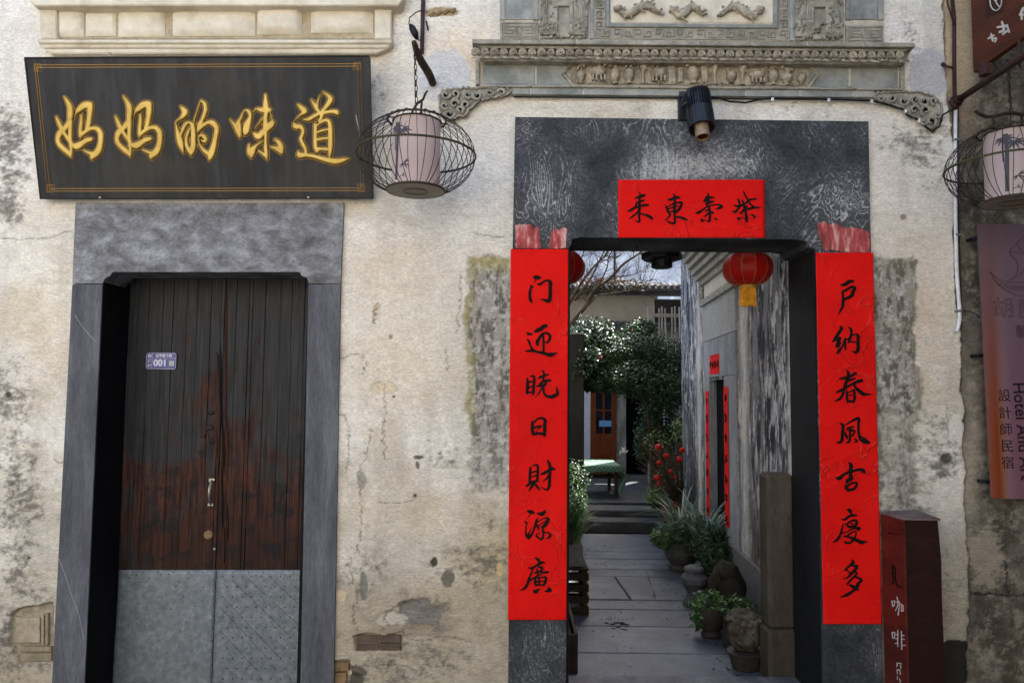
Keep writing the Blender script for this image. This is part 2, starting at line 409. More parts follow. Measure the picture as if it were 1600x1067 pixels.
for n_ in M_['stone_grey2'].node_tree.nodes:
    if n_.type == 'TEX_NOISE': n_.inputs['Distortion'].default_value = .35
for n_ in M_['stone_grey'].node_tree.nodes:
    if n_.type == 'TEX_NOISE': n_.inputs['Distortion'].default_value = .4
def swirl_stone():
    m = bpy.data.materials.new('swirled_black_stone'); m.use_nodes = True; N = m.node_tree.nodes; K = m.node_tree.links; b = N['Principled BSDF']
    b.inputs['Roughness'].default_value = .75; b.inputs['Specular IOR Level'].default_value = .15
    tc = N.new('ShaderNodeTexCoord')
    n0 = N.new('ShaderNodeTexNoise'); n0.inputs['Scale'].default_value = 1.9; n0.inputs['Detail'].default_value = 3; n0.inputs['Distortion'].default_value = 1.2
    mp = N.new('ShaderNodeMapping'); mp.inputs['Scale'].default_value = (1.5, 1, .75); K.new(tc.outputs['Object'], mp.inputs[0]); K.new(mp.outputs[0], n0.inputs[0])
    mul = N.new('ShaderNodeMath'); mul.operation = 'MULTIPLY'; mul.inputs[1].default_value = 30
    K.new(n0.outputs[0], mul.inputs[0]); sn = N.new('ShaderNodeMath'); sn.operation = 'SINE'; mul2 = N.new('ShaderNodeMath'); mul2.operation = 'MULTIPLY'; mul2.inputs[1].default_value = 8.5
    K.new(mul.outputs[0], mul2.inputs[0]); K.new(mul2.outputs[0], sn.inputs[0])
    nf = N.new('ShaderNodeTexNoise'); nf.inputs['Scale'].default_value = 75; nf.inputs['Detail'].default_value = 8; nf.inputs['Roughness'].default_value = .75; K.new(tc.outputs['Object'], nf.inputs[0])
    nm = N.new('ShaderNodeTexNoise'); nm.inputs['Scale'].default_value = 3.3; nm.inputs['Detail'].default_value = 6; K.new(tc.outputs['Object'], nm.inputs[0])
    def math_(op, a, c):
        q = N.new('ShaderNodeMath'); q.operation = op
        for i, v in enumerate((a, c)):
            if hasattr(v, 'name'): K.new(v, q.inputs[i])
            else: q.inputs[i].default_value = v
        return q.outputs[0]
    ln = math_('POWER', math_('MAXIMUM', sn.outputs[0], 0.0), 2.5)
    mk_ = math_('MAXIMUM', math_('MULTIPLY', math_('SUBTRACT', nm.outputs[0], .40), 4.0), 0.0)
    ln = math_('MULTIPLY', math_('MULTIPLY', ln, mk_), math_('MULTIPLY', math_('POWER', nf.outputs[0], 1.9), 1.25))
    a = math_('ADD', math_('MULTIPLY', math_('MULTIPLY', nf.outputs[0], nm.outputs[0]), 1.25), ln)
    at = N.new('ShaderNodeAttribute'); at.attribute_name = 'wash'
    a = math_('ADD', math_('MULTIPLY', a, .85), math_('MULTIPLY', at.outputs['Fac'], math_('MULTIPLY', math_('MULTIPLY', math_('POWER', nf.outputs[0], 1.5), nm.outputs[0]), 1.5)))
    r = N.new('ShaderNodeValToRGB'); r.color_ramp.elements[0].position = .16; r.color_ramp.elements[0].color = L4((36, 38, 40))
    r.color_ramp.elements[1].position = .75; r.color_ramp.elements[1].color = L4((172, 172, 170))
    q = r.color_ramp.elements.new(.4); q.color = L4((80, 82, 84))
    K.new(a, r.inputs[0]); K.new(r.outputs[0], b.inputs['Base Color'])
    bp = N.new('ShaderNodeBump'); bp.inputs['Strength'].default_value = .45; bp.inputs['Distance'].default_value = .004; K.new(a, bp.inputs['Height']); K.new(bp.outputs[0], b.inputs['Normal'])
    return m
M_['swirl'] = swirl_stone()

def plaster_mat(name, attr='Col', rough=.88, sc=1.0):
    m = bpy.data.materials.new(name); m.use_nodes = True; N = m.node_tree.nodes; K = m.node_tree.links; b = N['Principled BSDF']
    b.inputs['Roughness'].default_value = rough; b.inputs['Specular IOR Level'].default_value = .25
    a = N.new('ShaderNodeAttribute'); a.attribute_name = attr; tc = N.new('ShaderNodeTexCoord')
    mp = N.new('ShaderNodeMapping'); K.new(tc.outputs['Object'], mp.inputs[0]); mp.inputs['Scale'].default_value = (.7, 1, 1.7)
    n = N.new('ShaderNodeTexNoise'); n.inputs['Scale'].default_value = 75 * sc; n.inputs['Detail'].default_value = 9; n.inputs['Roughness'].default_value = .7; K.new(mp.outputs[0], n.inputs[0])
    n2 = N.new('ShaderNodeTexNoise'); n2.inputs['Scale'].default_value = 22 * sc; n2.inputs['Detail'].default_value = 7; n2.inputs['Roughness'].default_value = .65; K.new(mp.outputs[0], n2.inputs[0])
    def mr(src, lo, hi, a0=.3, a1=.7):
        q = N.new('ShaderNodeMapRange'); q.inputs[1].default_value = a0; q.inputs[2].default_value = a1; q.inputs[3].default_value = lo; q.inputs[4].default_value = hi; K.new(src, q.inputs[0]); return q.outputs[0]
    mu = N.new('ShaderNodeMath'); mu.operation = 'MULTIPLY'; K.new(mr(n.outputs[0], .68, 1.24), mu.inputs[0]); K.new(mr(n2.outputs[0], .84, 1.12), mu.inputs[1])
    s = N.new('ShaderNodeVectorMath'); s.operation = 'SCALE'; K.new(a.outputs['Color'], s.inputs[0]); K.new(mu.outputs[0], s.inputs['Scale'])
    # small flaked spots
    v = N.new('ShaderNodeTexNoise'); v.inputs['Scale'].default_value = 130 * sc; v.inputs['Detail'].default_value = 4; K.new(tc.outputs['Object'], v.inputs[0])
    fl = mr(v.outputs[0], 1, .55, .68, .74)
    s2 = N.new('ShaderNodeVectorMath'); s2.operation = 'SCALE'; K.new(s.outputs[0], s2.inputs[0]); K.new(fl, s2.inputs['Scale'])
    K.new(s2.outputs[0], b.inputs['Base Color'])
    ad = N.new('ShaderNodeMath'); ad.operation = 'ADD'; K.new(n.outputs[0], ad.inputs[0]); K.new(n2.outputs[0], ad.inputs[1])
    bp = N.new('ShaderNodeBump'); bp.inputs['Strength'].default_value = .8; bp.inputs['Distance'].default_value = .007; K.new(ad.outputs[0], bp.inputs['Height']); K.new(bp.outputs[0], b.inputs['Normal'])
    return m
M_['plaster'] = plaster_mat('weathered_lime_plaster')

def grid_obj(name, V, nx, ny, keep, col, m, parent):
    """V (ny,nx,3) grid, keep (ny-1,nx-1) cells"""
    idx = np.arange(nx * ny).reshape(ny, nx)
    q = np.stack([idx[:-1, :-1], idx[:-1, 1:], idx[1:, 1:], idx[1:, :-1]], -1)[keep]
    me = bpy.data.meshes.new(name); me.vertices.add(nx * ny); me.vertices.foreach_set('co', V.reshape(-1).astype(np.float32))
    me.loops.add(q.size); me.loops.foreach_set('vertex_index', q.ravel().astype(np.int32))
    me.polygons.add(len(q)); me.polygons.foreach_set('loop_start', np.arange(0, q.size, 4, dtype=np.int32))
    me.polygons.foreach_set('use_smooth', np.ones(len(q), bool))
    me.update(calc_edges=True)
    at = me.attributes.new('Col', 'FLOAT_COLOR', 'POINT')
    c = np.concatenate([col.reshape(-1, 3), np.ones((nx * ny, 1))], 1); at.data.foreach_set('color', c.ravel().astype(np.float32))
    me.materials.append(m)
    return link(bpy.data.objects.new(name, me), parent)

# ================================================================== the house front
house = empty('old_house', (0, 0, 0))
tag(house, 'old cream plastered house front with a plank doorway and a carved open gateway', 'building')

def facade_sheet():
    X0, X1, Z0, Z1, st = -3.3, 2.898, 0.0, 4.3, .0063
    nx = int((X1 - X0) / st) + 1; nz = int((Z1 - Z0) / st) + 1
    X, Z = np.meshgrid(np.linspace(X0, X1, nx), np.linspace(Z0, Z1, nz))
    px, py = topx(X, np.zeros_like(X), Z)
    n1 = fbm(X * 2.2, Z * 4.0, 1); n2 = fbm(X * 9, Z * 14, 2); n3 = fbm(X * 30, Z * 46, 3, 5, .65); nv = fbm(X * 14, Z * 2.4, 4); nb = fbm(X * 1.1, Z * 1.1, 9, 3)
    wob = (fbm(X * 6, Z * 6, 21) - .5) * 26; wob2 = (fbm(X * 6, Z * 6, 31) - .5) * 26
    wx, wy = px + wob, py + wob2
    def mixc(c, new, m): return c * (1 - m[..., None]) + lin(new) * m[..., None]
    col = np.ones(X.shape + (3,)) * lin((228, 221, 207))
    col = mixc(col, (236, 230, 217), sstep(.42, .62, n1)); col = mixc(col, (192, 178, 150), sstep(.52, .74, fbm(X * 3, Z * 3, 8)) * .55)
    col = mixc(col, (186, 176, 156), sstep(.56, .78, n2) * .22)
    col = mixc(col, (166, 158, 144), sstep(.5, .72, nv * .7 + n3 * .3) * .4 * sstep(250, 900, py)); col = mixc(col, (182, 176, 166), sstep(.5, .7, fbm(X * 9, Z * 1.1, 51)) * .3)
    def bl(cx, cy, rx, ry): return np.exp(-(((wx - cx) / rx) ** 2 + ((wy - cy) / ry) ** 2))
    def rc(x0, y0, x1, y1, s=6): return sstep(x0 - s, x0 + s, wx) * sstep(x1 + s, x1 - s, wx) * sstep(y0 - s, y0 + s, wy) * sstep(y1 + s, y1 - s, wy)
    # warm yellow-pink old limewash
    for c in ((720, 80, 60, 50, (222, 196, 158), .6), (560, 110, 60, 35, (206, 184, 140), .5), (610, 420, 90, 60, (222, 204, 178), .5),
              (640, 800, 120, 50, (196, 178, 142), .5), (765, 880, 55, 80, (192, 170, 118), .75), (700, 940, 60, 40, (184, 160, 112), .6), (620, 560, 110, 90, (224, 206, 172), .5), (70, 500, 60, 90, (222, 204, 170), .5), (1440, 500, 50, 120, (214, 194, 162), .5), (60, 330, 80, 40, (208, 190, 160), .4),
              (1500, 60, 25, 90, (205, 176, 138), .6), (1420, 450, 60, 140, (206, 188, 162), .5), (930, 170, 120, 14, (206, 192, 160), .4)):
        col = mixc(col, c[4], bl(*c[:4]) * c[5] * (.5 + n2 * .8))
    # lower part of the wall greyed and damp
    low = sstep(690, 1000, py + (n1 - .5) * 320)
    col = mixc(col, (162, 150, 124), low * .8); col = mixc(col, (146, 138, 121), low * sstep(.45, .75, n2 * .6 + n3 * .4) * .6)
    # dark mould
    mo = 0
    for cx, cy, rx, ry, a in ((8, 230, 34, 60, .85), (4, 320, 40, 40, .7), (12, 620, 40, 70, .6), (25, 780, 34, 80, .75), (22, 1010, 60, 60, .8), (40, 905, 30, 50, .5),
                              (655, 962, 34, 27, .4), (720, 900, 60, 40, .35), (640, 540, 70, 40, .08), (760, 870, 40, 90, .3), (575, 900, 50, 40, .3),
                              (540, 120, 14, 60, .3), (590, 135, 20, 40, .25), (700, 705, 40, 30, .35), (640, 1040, 90, 40, .45), (1455, 230, 45, 70, .45), (1440, 700, 60, 70, .32),
                              (1480, 715, 24, 14, .8), (1478, 740, 26, 10, .6), (1400, 860, 50, 90, .5), (1480, 930, 35, 60, .35), (1410, 60, 30, 60, .3), (1440, 130, 20, 60, .25),
                              (700, 190, 80, 30, .18), (1400, 215, 40, 30, .3), (950, 172, 140, 12, .2), (1250, 172, 100, 10, .25)):
        mo = mo + bl(cx, cy, rx, ry) * a
    n5 = fbm(X * 60, Z * 80, 77, 3, .75); mk = sstep(.14, .86, np.minimum(mo, .85) * .8 + (n3 - .5) * 1.3 + (n2 - .5) * .8 + (n5 - .5) * .9)
    mk = mk * sstep(.03, .22, mo)
    col = mixc(col, (96, 92, 84), mk * .85)
    # grey cement repairs
    col = mixc(col, (206, 206, 205), sstep(.4, .6, bl(692, 118, 48, 46) + (n2 - .5) * .3) * .85)
    col = mixc(col, (186, 185, 184), sstep(.4, .6, bl(1455, 118, 42, 50) + (n2 - .5) * .2) * .9)
    # algae bands beside the gate scrolls
    A = rc(731, 398, 806, 772, 14) * (1 - sstep(640, 800, wy) * .35)
    B = rc(1352, 404, 1433, 640, 9) + rc(1352, 600, 1440, 830, 18) * .7; B = np.clip(B, 0, 1)
    for a_, xe in ((A, 731), (B, 1433)):
        t = a_ * sstep(.3, .75, a_ + (n3 - .5) * 1.0 + (n2 - .5) * .9)
        col = mixc(col, (138, 132, 120), t * .8); col = mixc(col, (86, 82, 74), t * sstep(.44, .62, fbm(X * 40, Z * 13, 44, 5, .7)) * .85)
        col = mixc(col, (198, 194, 184), t * sstep(.55, .66, fbm(X * 46, Z * 40, 45, 4, .7)) * .75)
        e = t * np.clip(np.exp(-((wx - xe) / 8) ** 2) + .8 * np.exp(-((wy - 408) / 14) ** 2), 0, 1) * (.5 + n2)
        col = mixc(col, (172, 160, 84) if xe == 731 else (140, 134, 92), e * (.75 if xe == 731 else .35))
    # height
    h = (n1 - .5) * .010 + (n2 - .5) * .0035 + (n3 - .5) * .0012
    # right-hand old wall beyond the broken plaster edge
    ey = [-200, 0, 120, 170, 240, 400, 520, 620, 700, 780, 850, 930, 1000, 1067, 1400]; ex = [1476, 1476, 1480, 1486, 1493, 1493, 1500, 1505, 1508, 1507, 1512, 1516, 1512, 1508, 1508]
    xe = np.interp(py, ey, ex) + (fbm(X * 8, Z * 9, 60) - .5) * 14 + (fbm(X * 30, Z * 30, 61) - .5) * 8
    r = sstep(-1.5, 1.5, px - xe)
    rcol = np.ones_like(col) * lin((106, 100, 88)); rcol = mixc(rcol, (78, 73, 62), sstep(.40, .62, fbm(X * 9, Z * 8, 70, 6, .7))); rcol = mixc(rcol, (158, 150, 134), sstep(.46, .72, fbm(X * 20, Z * 20, 71, 6, .8)) * .7)
    rcol = mixc(rcol, (214, 190, 156), sstep(1545, 1512, wx) * sstep(240, 90, py) * .85)
    rcol = mixc(rcol, (180, 168, 146), sstep(.4, .7, bl(1545, 870, 35, 60) + (n3 - .5)) * .6); rcol = mixc(rcol, (172, 160, 140), bl(1520, 730, 14, 120) * .8)
    jt = (np.abs(py - 930 + (n2 - .5) * 14 + (n3 - .5) * 6) < 1.6) & (px > xe); jv = (np.abs(px - 1577 + (n2 - .5) * 16 + (n3 - .5) * 8) < 1.3) & (py > 875) & (py < 930)
    rcol[jt | jv] = lin((58, 53, 45))
    col = col * (1 - r[..., None]) + rcol * r[..., None]
    h = h - r * .016 - (jt | jv) * .004 + r * (fbm(X * 11, Z * 11, 72) - .5) * .008
    edge = np.exp(-((px - xe) / 3.0) ** 2); col = mixc(col, (60, 52, 44), edge * sstep(.4, .6, fbm(X * 10, Z * 12, 66)) * .8)
    bk = sstep(.35, .6, rc(1476, 1003, 1514, 1200, 5) + (n3 - .5) * .5); col = mixc(col, (26, 25, 24), bk * .95)
    # flaked spots and holes
    chips = ((589, 487, 5, 13, (212, 194, 170), .006), (678, 879, 5, 7, (52, 46, 40), .012), (655, 962, 33, 27, (122, 118, 110), .006), (612, 968, 24, 13, (196, 188, 170), .004), (640, 945, 16, 8, (120, 116, 106), .004),
             (13, 617, 5, 5, (70, 62, 52), .006), (45, 872, 3, 3, (70, 62, 52), .005), (610, 527, 2.5, 4, (150, 136, 118), .003), (616, 619, 2, 2, (40, 36, 32), .005),
             (652, 728, 3, 6, (96, 88, 74), .004), (649, 775, 3, 3, (50, 44, 38), .005), (655, 715, 8, 3, (80, 74, 64), .003), (1480, 715, 9, 8, (70, 64, 60), .003), (781, 890, 6, 12, (198, 176, 128), .003),
             (640, 985, 50, 10, (150, 138, 116), .003), (569, 915, 6, 22, (126, 122, 110), .004), (532, 930, 10, 10, (206, 190, 156), .003), (690, 20, 26, 7, (176, 150, 112), .008), (1410, 340, 5, 4, (150, 120, 110), .001),
             (565, 750, 7, 14, (160, 156, 140), .003), (600, 605, 20, 10, (222, 204, 172), .0015), (700, 905, 10, 14, (104, 98, 86), .002), (555, 1050, 16, 10, (90, 84, 70), .006), (540, 1062, 30, 12, (70, 64, 54), .008),
             (50, 790, 12, 4, (120, 112, 100), .002))
    for cx, cy, rx, ry, c, dp in chips:
        d = ((px + wob * .25 - cx) / rx) ** 2 + ((py + wob2 * .25 - cy) / ry) ** 2 + (n3 - .5) * 1.1
        k = sstep(1.15, .85, d); col = mixc(col, c, k * .9); h = h - k * dp
        rim = np.exp(-((d - 1.15) / .28) ** 2) * (py < cy + ry) * k.clip(.3, 1); col = mixc(col, (70, 60, 50), rim * .45)
    # broken plaster showing courses of brick
    poly = [((15, 962), (30, 950), (62, 946), (84, 940), (84, 1034), (28, 1036), (14, 1000)), ((552, 992), (578, 988), (600, 994), (628, 988), (628, 1018), (590, 1016), (556, 1018)), ((520, 1032), (546, 1030), (549, 1048), (540, 1080), (520, 1080))]
    for pl in poly:
        pp = np.array(pl, float); ins = np.zeros(px.shape, bool); qx = px + wob * .15; qy = py + wob2 * .15
        for i in range(len(pp)):
            (xa, ya), (xb, yb) = pp[i], pp[(i + 1) % len(pp)]
            c_ = ((ya > qy) != (yb > qy)) & (qx < (xb - xa) * (qy - ya) / (yb - ya + 1e-9) + xa); ins ^= c_
        h = h - ins * .02; col[ins] = lin((158, 148, 126)) * (0.5 + .8 * n3[ins])[:, None]
    # cracks
    cracks = [[(596, 476), (586, 486), (583, 500), (587, 507)], [(526, 560), (560, 552), (572, 570), (568, 585)], [(602, 600), (602, 640), (600, 680), (604, 720)], [(582, 670), (575, 700), (568, 720), (560, 745), (566, 775), (563, 830), (558, 870)],
              [(525, 650), (540, 660), (546, 700), (540, 740)], [(590, 783), (620, 784), (648, 780)], [(545, 870), (558, 930), (550, 960), (560, 985)], [(628, 988), (640, 1000), (700, 995), (735, 1000)], [(590, 1040), (630, 1040), (655, 1050)],
              [(14, 965), (30, 950), (60, 946), (84, 938)], [(86, 720), (96, 722), (104, 716)], [(744, 420), (738, 450), (728, 440)], [(718, 428), (719, 470), (716, 520)], [(700, 545), (700, 580)], [(1405, 152), (1440, 160), (1470, 158)], [(1476, 0), (1478, 60), (1482, 100)],
              [(0, 372), (60, 376), (112, 360)], [(610, 980), (600, 965), (612, 950), (640, 940)], [(1478, 640), (1480, 670), (1476, 690)], [(1430, 920), (1460, 905), (1500, 908)], [(745, 365), (790, 368)], [(1250, 205), (1300, 210), (1356, 206)]]
    for cp in cracks:
        q = spline([(a, b) for a, b in cp], 5)
        for a, b in zip(q[:-1], q[1:]):
            x0, x1 = sorted((a[0], b[0])); y0, y1 = sorted((a[1], b[1]))
            sel = (px > x0 - 9) & (px < x1 + 9) & (py > y0 - 9) & (py < y1 + 9)
            if not sel.any(): continue
            X_, Y_ = px[sel] + wob[sel] * .3 + (n3[sel] - .5) * 16, py[sel] + wob2[sel] * .3 + (n2[sel] - .5) * 14; dx, dy = b - a; t = np.clip(((X_ - a[0]) * dx + (Y_ - a[1]) * dy) / (dx * dx + dy * dy + 1e-9), 0, 1)
            d = np.hypot(X_ - a[0] - t * dx, Y_ - a[1] - t * dy); k = sstep(1.7, .3, d) * .55 * np.clip(.15 + 1.7 * n3[sel], 0, 1)
            col[sel] = col[sel] * (1 - k[:, None]) + lin((74, 66, 54)) * k[:, None]; h[sel] -= k * .004
    V = np.stack([X, -h, Z], -1)
    # openings
    cx, cy = (px[:-1, :-1] + px[1:, 1:]) / 2, (py[:-1, :-1] + py[1:, 1:]) / 2
    hole = ((cx > 132) & (cx < 505) & (cy > 380)) | ((cx > 860) & (cx < 1300) & (cy > 345))
    return grid_obj('plaster_wall', V, nx, nz, ~hole, col, M_['plaster'], house)
facade_sheet()
# upper storey and flanks outside the frame: they cast the street's shade
mb = MB()
mb.box((-.2, .14, 5.05), (6.2, .27, 1.5)); mb.box((-6.3, .14, 2.9), (6.0, .27, 5.8)); mb.box((-3.28, .165, 2.1), (.1, .3, 4.3))
M_['limewash'] = mat('plain_limewash', [(196, 184, 160), (218, 208, 188)], .9, 2, bump=.2)
mb.build('upper_wall', M_['limewash'], house)
# backs of the wall round the openings
mb = MB(); 
for x0, x1 in ((-3.25, -2.24), (-.95, .0), (1.86, 2.9)): mb.box(((x0 + x1) / 2, .17, 2.1), (x1 - x0, .28, 4.2))
mb.box((-1.6, .17, 3.3), (1.29, .28, 1.9)); mb.box((.93, .17, 3.45), (1.86, .28, 1.6))
mb.build('wall_core', M_['limewash'], house)

# ---------------- left doorway
dframe = empty('stone_door_frame', parent=house)
mb = MB().prism([(118, 317), (537, 317), (532, 443), (482, 443), (480, 434), (471, 431), (469, 425), (176, 425), (172, 431), (164, 435), (160, 443), (113, 443)], -.02, .20)
lt = mb.build('lintel', M_['stone_grey2'], dframe)
MB().prism([(113, 444.5), (160, 444.5), (130, 1110), (79, 1110)], -.018, .20).build('jamb', M_['stone_grey'], dframe)
MB().prism([(482, 444.5), (532, 444.5), (520.5, 1110), (468.5, 1110)], -.018, .20).build('jamb', M_['stone_grey'], dframe)
ea, eb = P(160, 444, -.018), P(130, 1110, -.018)
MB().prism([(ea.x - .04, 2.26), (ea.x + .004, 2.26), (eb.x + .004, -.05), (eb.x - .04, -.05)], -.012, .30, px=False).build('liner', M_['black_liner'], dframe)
mb = MB()
for q_ in (((92, 872), (100, 893), (112, 930), (124, 962), (131, 998)), ((117, 492), (128, 510), (137, 520), (151, 536))): mb.tube([P(x_, y_, -.0185) for x_, y_ in q_], .0011, 4)
mb.build('scratch', plain('pale_scratch', (168, 168, 166), .8), dframe)
# near-black lining of the reveal
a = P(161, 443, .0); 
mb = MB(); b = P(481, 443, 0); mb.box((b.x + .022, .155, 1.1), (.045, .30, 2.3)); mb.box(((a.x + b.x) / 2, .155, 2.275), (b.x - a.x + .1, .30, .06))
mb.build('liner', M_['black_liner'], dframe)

def door_mat():
    m = bpy.data.materials.new('worn_black_and_oxblood_paint'); m.use_nodes = True; N = m.node_tree.nodes; K = m.node_tree.links; b = N['Principled BSDF']
    b.inputs['Specular IOR Level'].default_value = .2
    g = N.new('ShaderNodeNewGeometry'); oi = N.new('ShaderNodeObjectInfo')
    def noise(sc, stretch, det=7, rough=.65):
        mp = N.new('ShaderNodeMapping'); mp.inputs['Scale'].default_value = stretch; K.new(g.outputs['Position'], mp.inputs[0])
        n = N.new('ShaderNodeTexNoise'); n.inputs['Scale'].default_value = sc; n.inputs['Detail'].default_value = det; n.inputs['Roughness'].default_value = rough; K.new(mp.outputs[0], n.inputs[0]); return n.outputs[0]
    def mt(op, a, c=0.0, e=None):
        q = N.new('ShaderNodeMath'); q.operation = op
        for i, v in enumerate((a, c)):
            if hasattr(v, 'name'): K.new(v, q.inputs[i])
            else: q.inputs[i].default_value = v
        return q.outputs[0]
    def rng_(v, a0, a1, b0=0, b1=1):
        q = N.new('ShaderNodeMapRange'); q.inputs[1].default_value = a0; q.inputs[2].default_value = a1; q.inputs[3].default_value = b0; q.inputs[4].default_value = b1; q.interpolation_type = 'SMOOTHSTEP'; K.new(v, q.inputs[0]); return q.outputs[0]
    def mix(f, A, B):
        q = N.new('ShaderNodeMix'); q.data_type = 'RGBA'
        K.new(f, q.inputs[0])
        for v, s in ((A, 6), (B, 7)):
            if hasattr(v, 'name'): K.new(v, q.inputs[s])
            else: q.inputs[s].default_value = L4(v)
        return q.outputs[2]
    sx = N.new('ShaderNodeSeparateXYZ'); K.new(g.outputs['Position'], sx.inputs[0])
    big = noise(5, (1.6, 1, 1)); grain = noise(30, (3, 1, .14)); fine = noise(90, (1, 1, .35))
    # bare reddish wood shows more toward the foot and round the meeting stile
    cen = rng_(mt('ABSOLUTE', mt('SUBTRACT', sx.outputs[0], -1.58)), .05, .45, 1, 0)
    zf = rng_(sx.outputs[2], .6, 2.1, .56, -.30)
    wear = mt('ADD', mt('ADD', zf, mt('MULTIPLY', cen, .34)), mt('MULTIPLY', mt('SUBTRACT', big, .5), 2.3))
    wear = mt('ADD', wear, mt('MULTIPLY', mt('SUBTRACT', fine, .5), .9))
    k = rng_(wear, .08, .66)
    black = mix(rng_(grain, .35, .7), (26, 27, 28), (50, 51, 52)); red = mix(rng_(grain, .35, .65), (24, 16, 11), (88, 50, 32)); red = mix(rng_(fine, .5, .75), red, (34, 22, 20))
    lowd = rng_(sx.outputs[2], .72, 1.15, .55, 0)
    red = mix(lowd, red, (38, 22, 14))
    c = mix(k, black, red); c = mix(mt('MULTIPLY', rng_(noise(7, (1.3, 1, 1.6)), .53, .62), rng_(sx.outputs[2], 1.9, 1.2, 0, .8)), c, (26, 25, 25))
    spk = rng_(noise(60, (1, 1, 1), 3), .66, .70); c = mix(mt('MULTIPLY', spk, .8), c, (22, 18, 17))
    s = N.new('ShaderNodeVectorMath'); s.operation = 'SCALE'; K.new(c, s.inputs[0]); K.new(rng_(oi.outputs['Random'], 0, 1, .85, 1.12), s.inputs['Scale'])
    K.new(s.outputs[0], b.inputs['Base Color']); K.new(rng_(k, 0, 1, .5, .7), b.inputs['Roughness'])
    ht = mt('ADD', mt('MULTIPLY', grain, .8), mt('MULTIPLY', k, -.35)); ht = mt('ADD', ht, mt('MULTIPLY', fine, .3))
    bp = N.new('ShaderNodeBump'); bp.inputs['Strength'].default_value = .7; bp.inputs['Distance'].default_value = .006; K.new(ht, bp.inputs['Height']); K.new(bp.outputs[0], b.inputs['Normal'])
    return m
door = empty('plank_door', parent=house)
M_['door'] = door_mat(); YD = .255
M_['black_gap'] = plain('dark_gap', (8, 7, 7), .9)
xl, xr = P(192, 700, YD).x, P(478, 700, YD).x; xm = P(344, 700, YD).x
edges_px = [188, 206, 224, 246, 262, 284, 300, 322, 338, 344, 362, 382, 388, 408, 432, 450, 470, 484]
ex = [P(q, 700, YD).x for q in edges_px]; zt = P(340, 436, YD).z + .04
MB().box(((xl + xr) / 2, YD + .045, 1.13), (xr - xl + .1, .02, 2.3)).build('door_backing', M_['black_gap'], door)
for i in range(len(ex) - 1):
    g = .0012 if i not in (8, 11) else .003; dz = random.uniform(-.0014, .0014)
    mb = MB(); x0, x1 = ex[i] + g / 2, ex[i + 1] - g / 2
    # slightly warped plank
    n = 8; V = []; F = []
    for k in range(n + 1):
        z = zt * k / n; wv = .0006 * math.sin(k * 1.3 + i) ; y = YD + dz + .001 * math.sin(k * .9 + i * 2)
        V += [(x0 + wv, y + .03, z), (x0 + wv, y, z), (x0 + .0014 + wv, y - .0016, z), (x1 - .0014 + wv, y - .0016, z), (x1 + wv, y, z), (x1 + wv, y + .03, z)]
    for k in range(n):
        for q in range(5): F.append((k * 6 + q, k * 6 + q + 1, k * 6 + 7 + q, k * 6 + 6 + q))
    mb.add(V, F); mb.build('plank', M_['door'], door)
# gouged old lock area: ragged slivers, and black strips for the shade in hollows
mb = MB()
for px_, py_, w_, h_ in ((346, 640, 3, 30), (349, 700, 3, 40), (345, 585, 2, 50), (352, 560, 2, 60), (347, 780, 2.5, 60), (355, 815, 2, 30), (353, 470, 1.5, 60)):
    mb.prism([(px_ - w_ * .5, py_ - h_), (px_ + w_ * .3, py_ - h_ * .6), (px_ + w_ * .8, py_ + h_ * .2), (px_ + w_ * .2, py_ + h_), (px_ - w_ * .7, py_ + h_ * .4)], YD - .006, YD + .01)
mb.build('gap_shadow_strip', M_['black_gap'], door)
M_['splinter'] = mat('bare_splintered_wood', [(34, 20, 14), (72, 42, 28)], .8, 20, (3, 1, .2), bump=.5)
mb = MB()
for px_, py_, w_, h_ in ((341, 640, 4, 90), (352, 610, 2.5, 60), (349, 850, 3, 28), (356, 820, 2, 8), (339, 720, 3, 40), (355, 700, 3, 30), (353, 500, 2, 70)):
    mb.prism([(px_ - w_ * .6, py_ - h_), (px_ + w_ * .2, py_ - h_ * .9), (px_ + w_ * .7, py_), (px_ + w_ * .3, py_ + h_), (px_ - w_ * .6, py_ + h_ * .7)], YD - .0085, YD + .01, inset=.001)
mb.build('splinter', M_['splinter'], door)
# carved-out lumps of an old latch
mb = MB()
for px_, py_, rx, rz in ((330, 645, .022, .012), (327, 668, .03, .018), (331, 690, .02, .014), (352, 650, .014, .01), (350, 612, .02, .008), (318, 680, .018, .014), (358, 672, .012, .016)):
    mb.blob(P(px_, py_, YD - .001), (rx, .007, rz), 10, 6, .4)
mb.build('worn_latch_block', M_['door'], door, True)
# zinc kick sheets
ys = 890
for x0, x1, x2, x3, t in ((186.5, 337.5, 329, 173, 0), (338.5, 472, 470, 330, 1)):
    V = []; F = []; nx_, nz_ = 26, 30
    for j in range(nz_ + 1):
        for i in range(nx_ + 1):
            u, v = i / nx_, j / nz_; xx = (x0 * (1 - u) + x1 * u) * (1 - v) + (x3 * (1 - u) + x2 * u) * v; yy = ys + (1100 - ys) * v
            p = P(xx, yy, YD - .012); p.y += (mnoise.noise(Vector((xx * .03, yy * .03, t * 9))) * .0035); V.append(p)
    for j in range(nz_):
        for i in range(nx_): q = j * (nx_ + 1) + i; F.append((q, q + nx_ + 1, q + nx_ + 2, q + 1))
    o = meshobj('metal_sheet', V, F, M_['zinc'], door, True); sm = o.modifiers.new('thickness', 'SOLIDIFY'); sm.thickness = .0012
nm = plain('dark_nail_head', (34, 32, 30), .6, .3)
mb = MB(); nails = []
for k in range(12): nails.append((200 + k * 23.5, 894))
for k in range(9):
    for j in range(11):
        nails.append((348 + k * 15 + (j % 2) * 7, 900 + j * 16))
for k in range(22): nails.append((195 + random.random() * 125, 897 + (k % 4) * 6 + random.random() * 120 * (k > 9)))
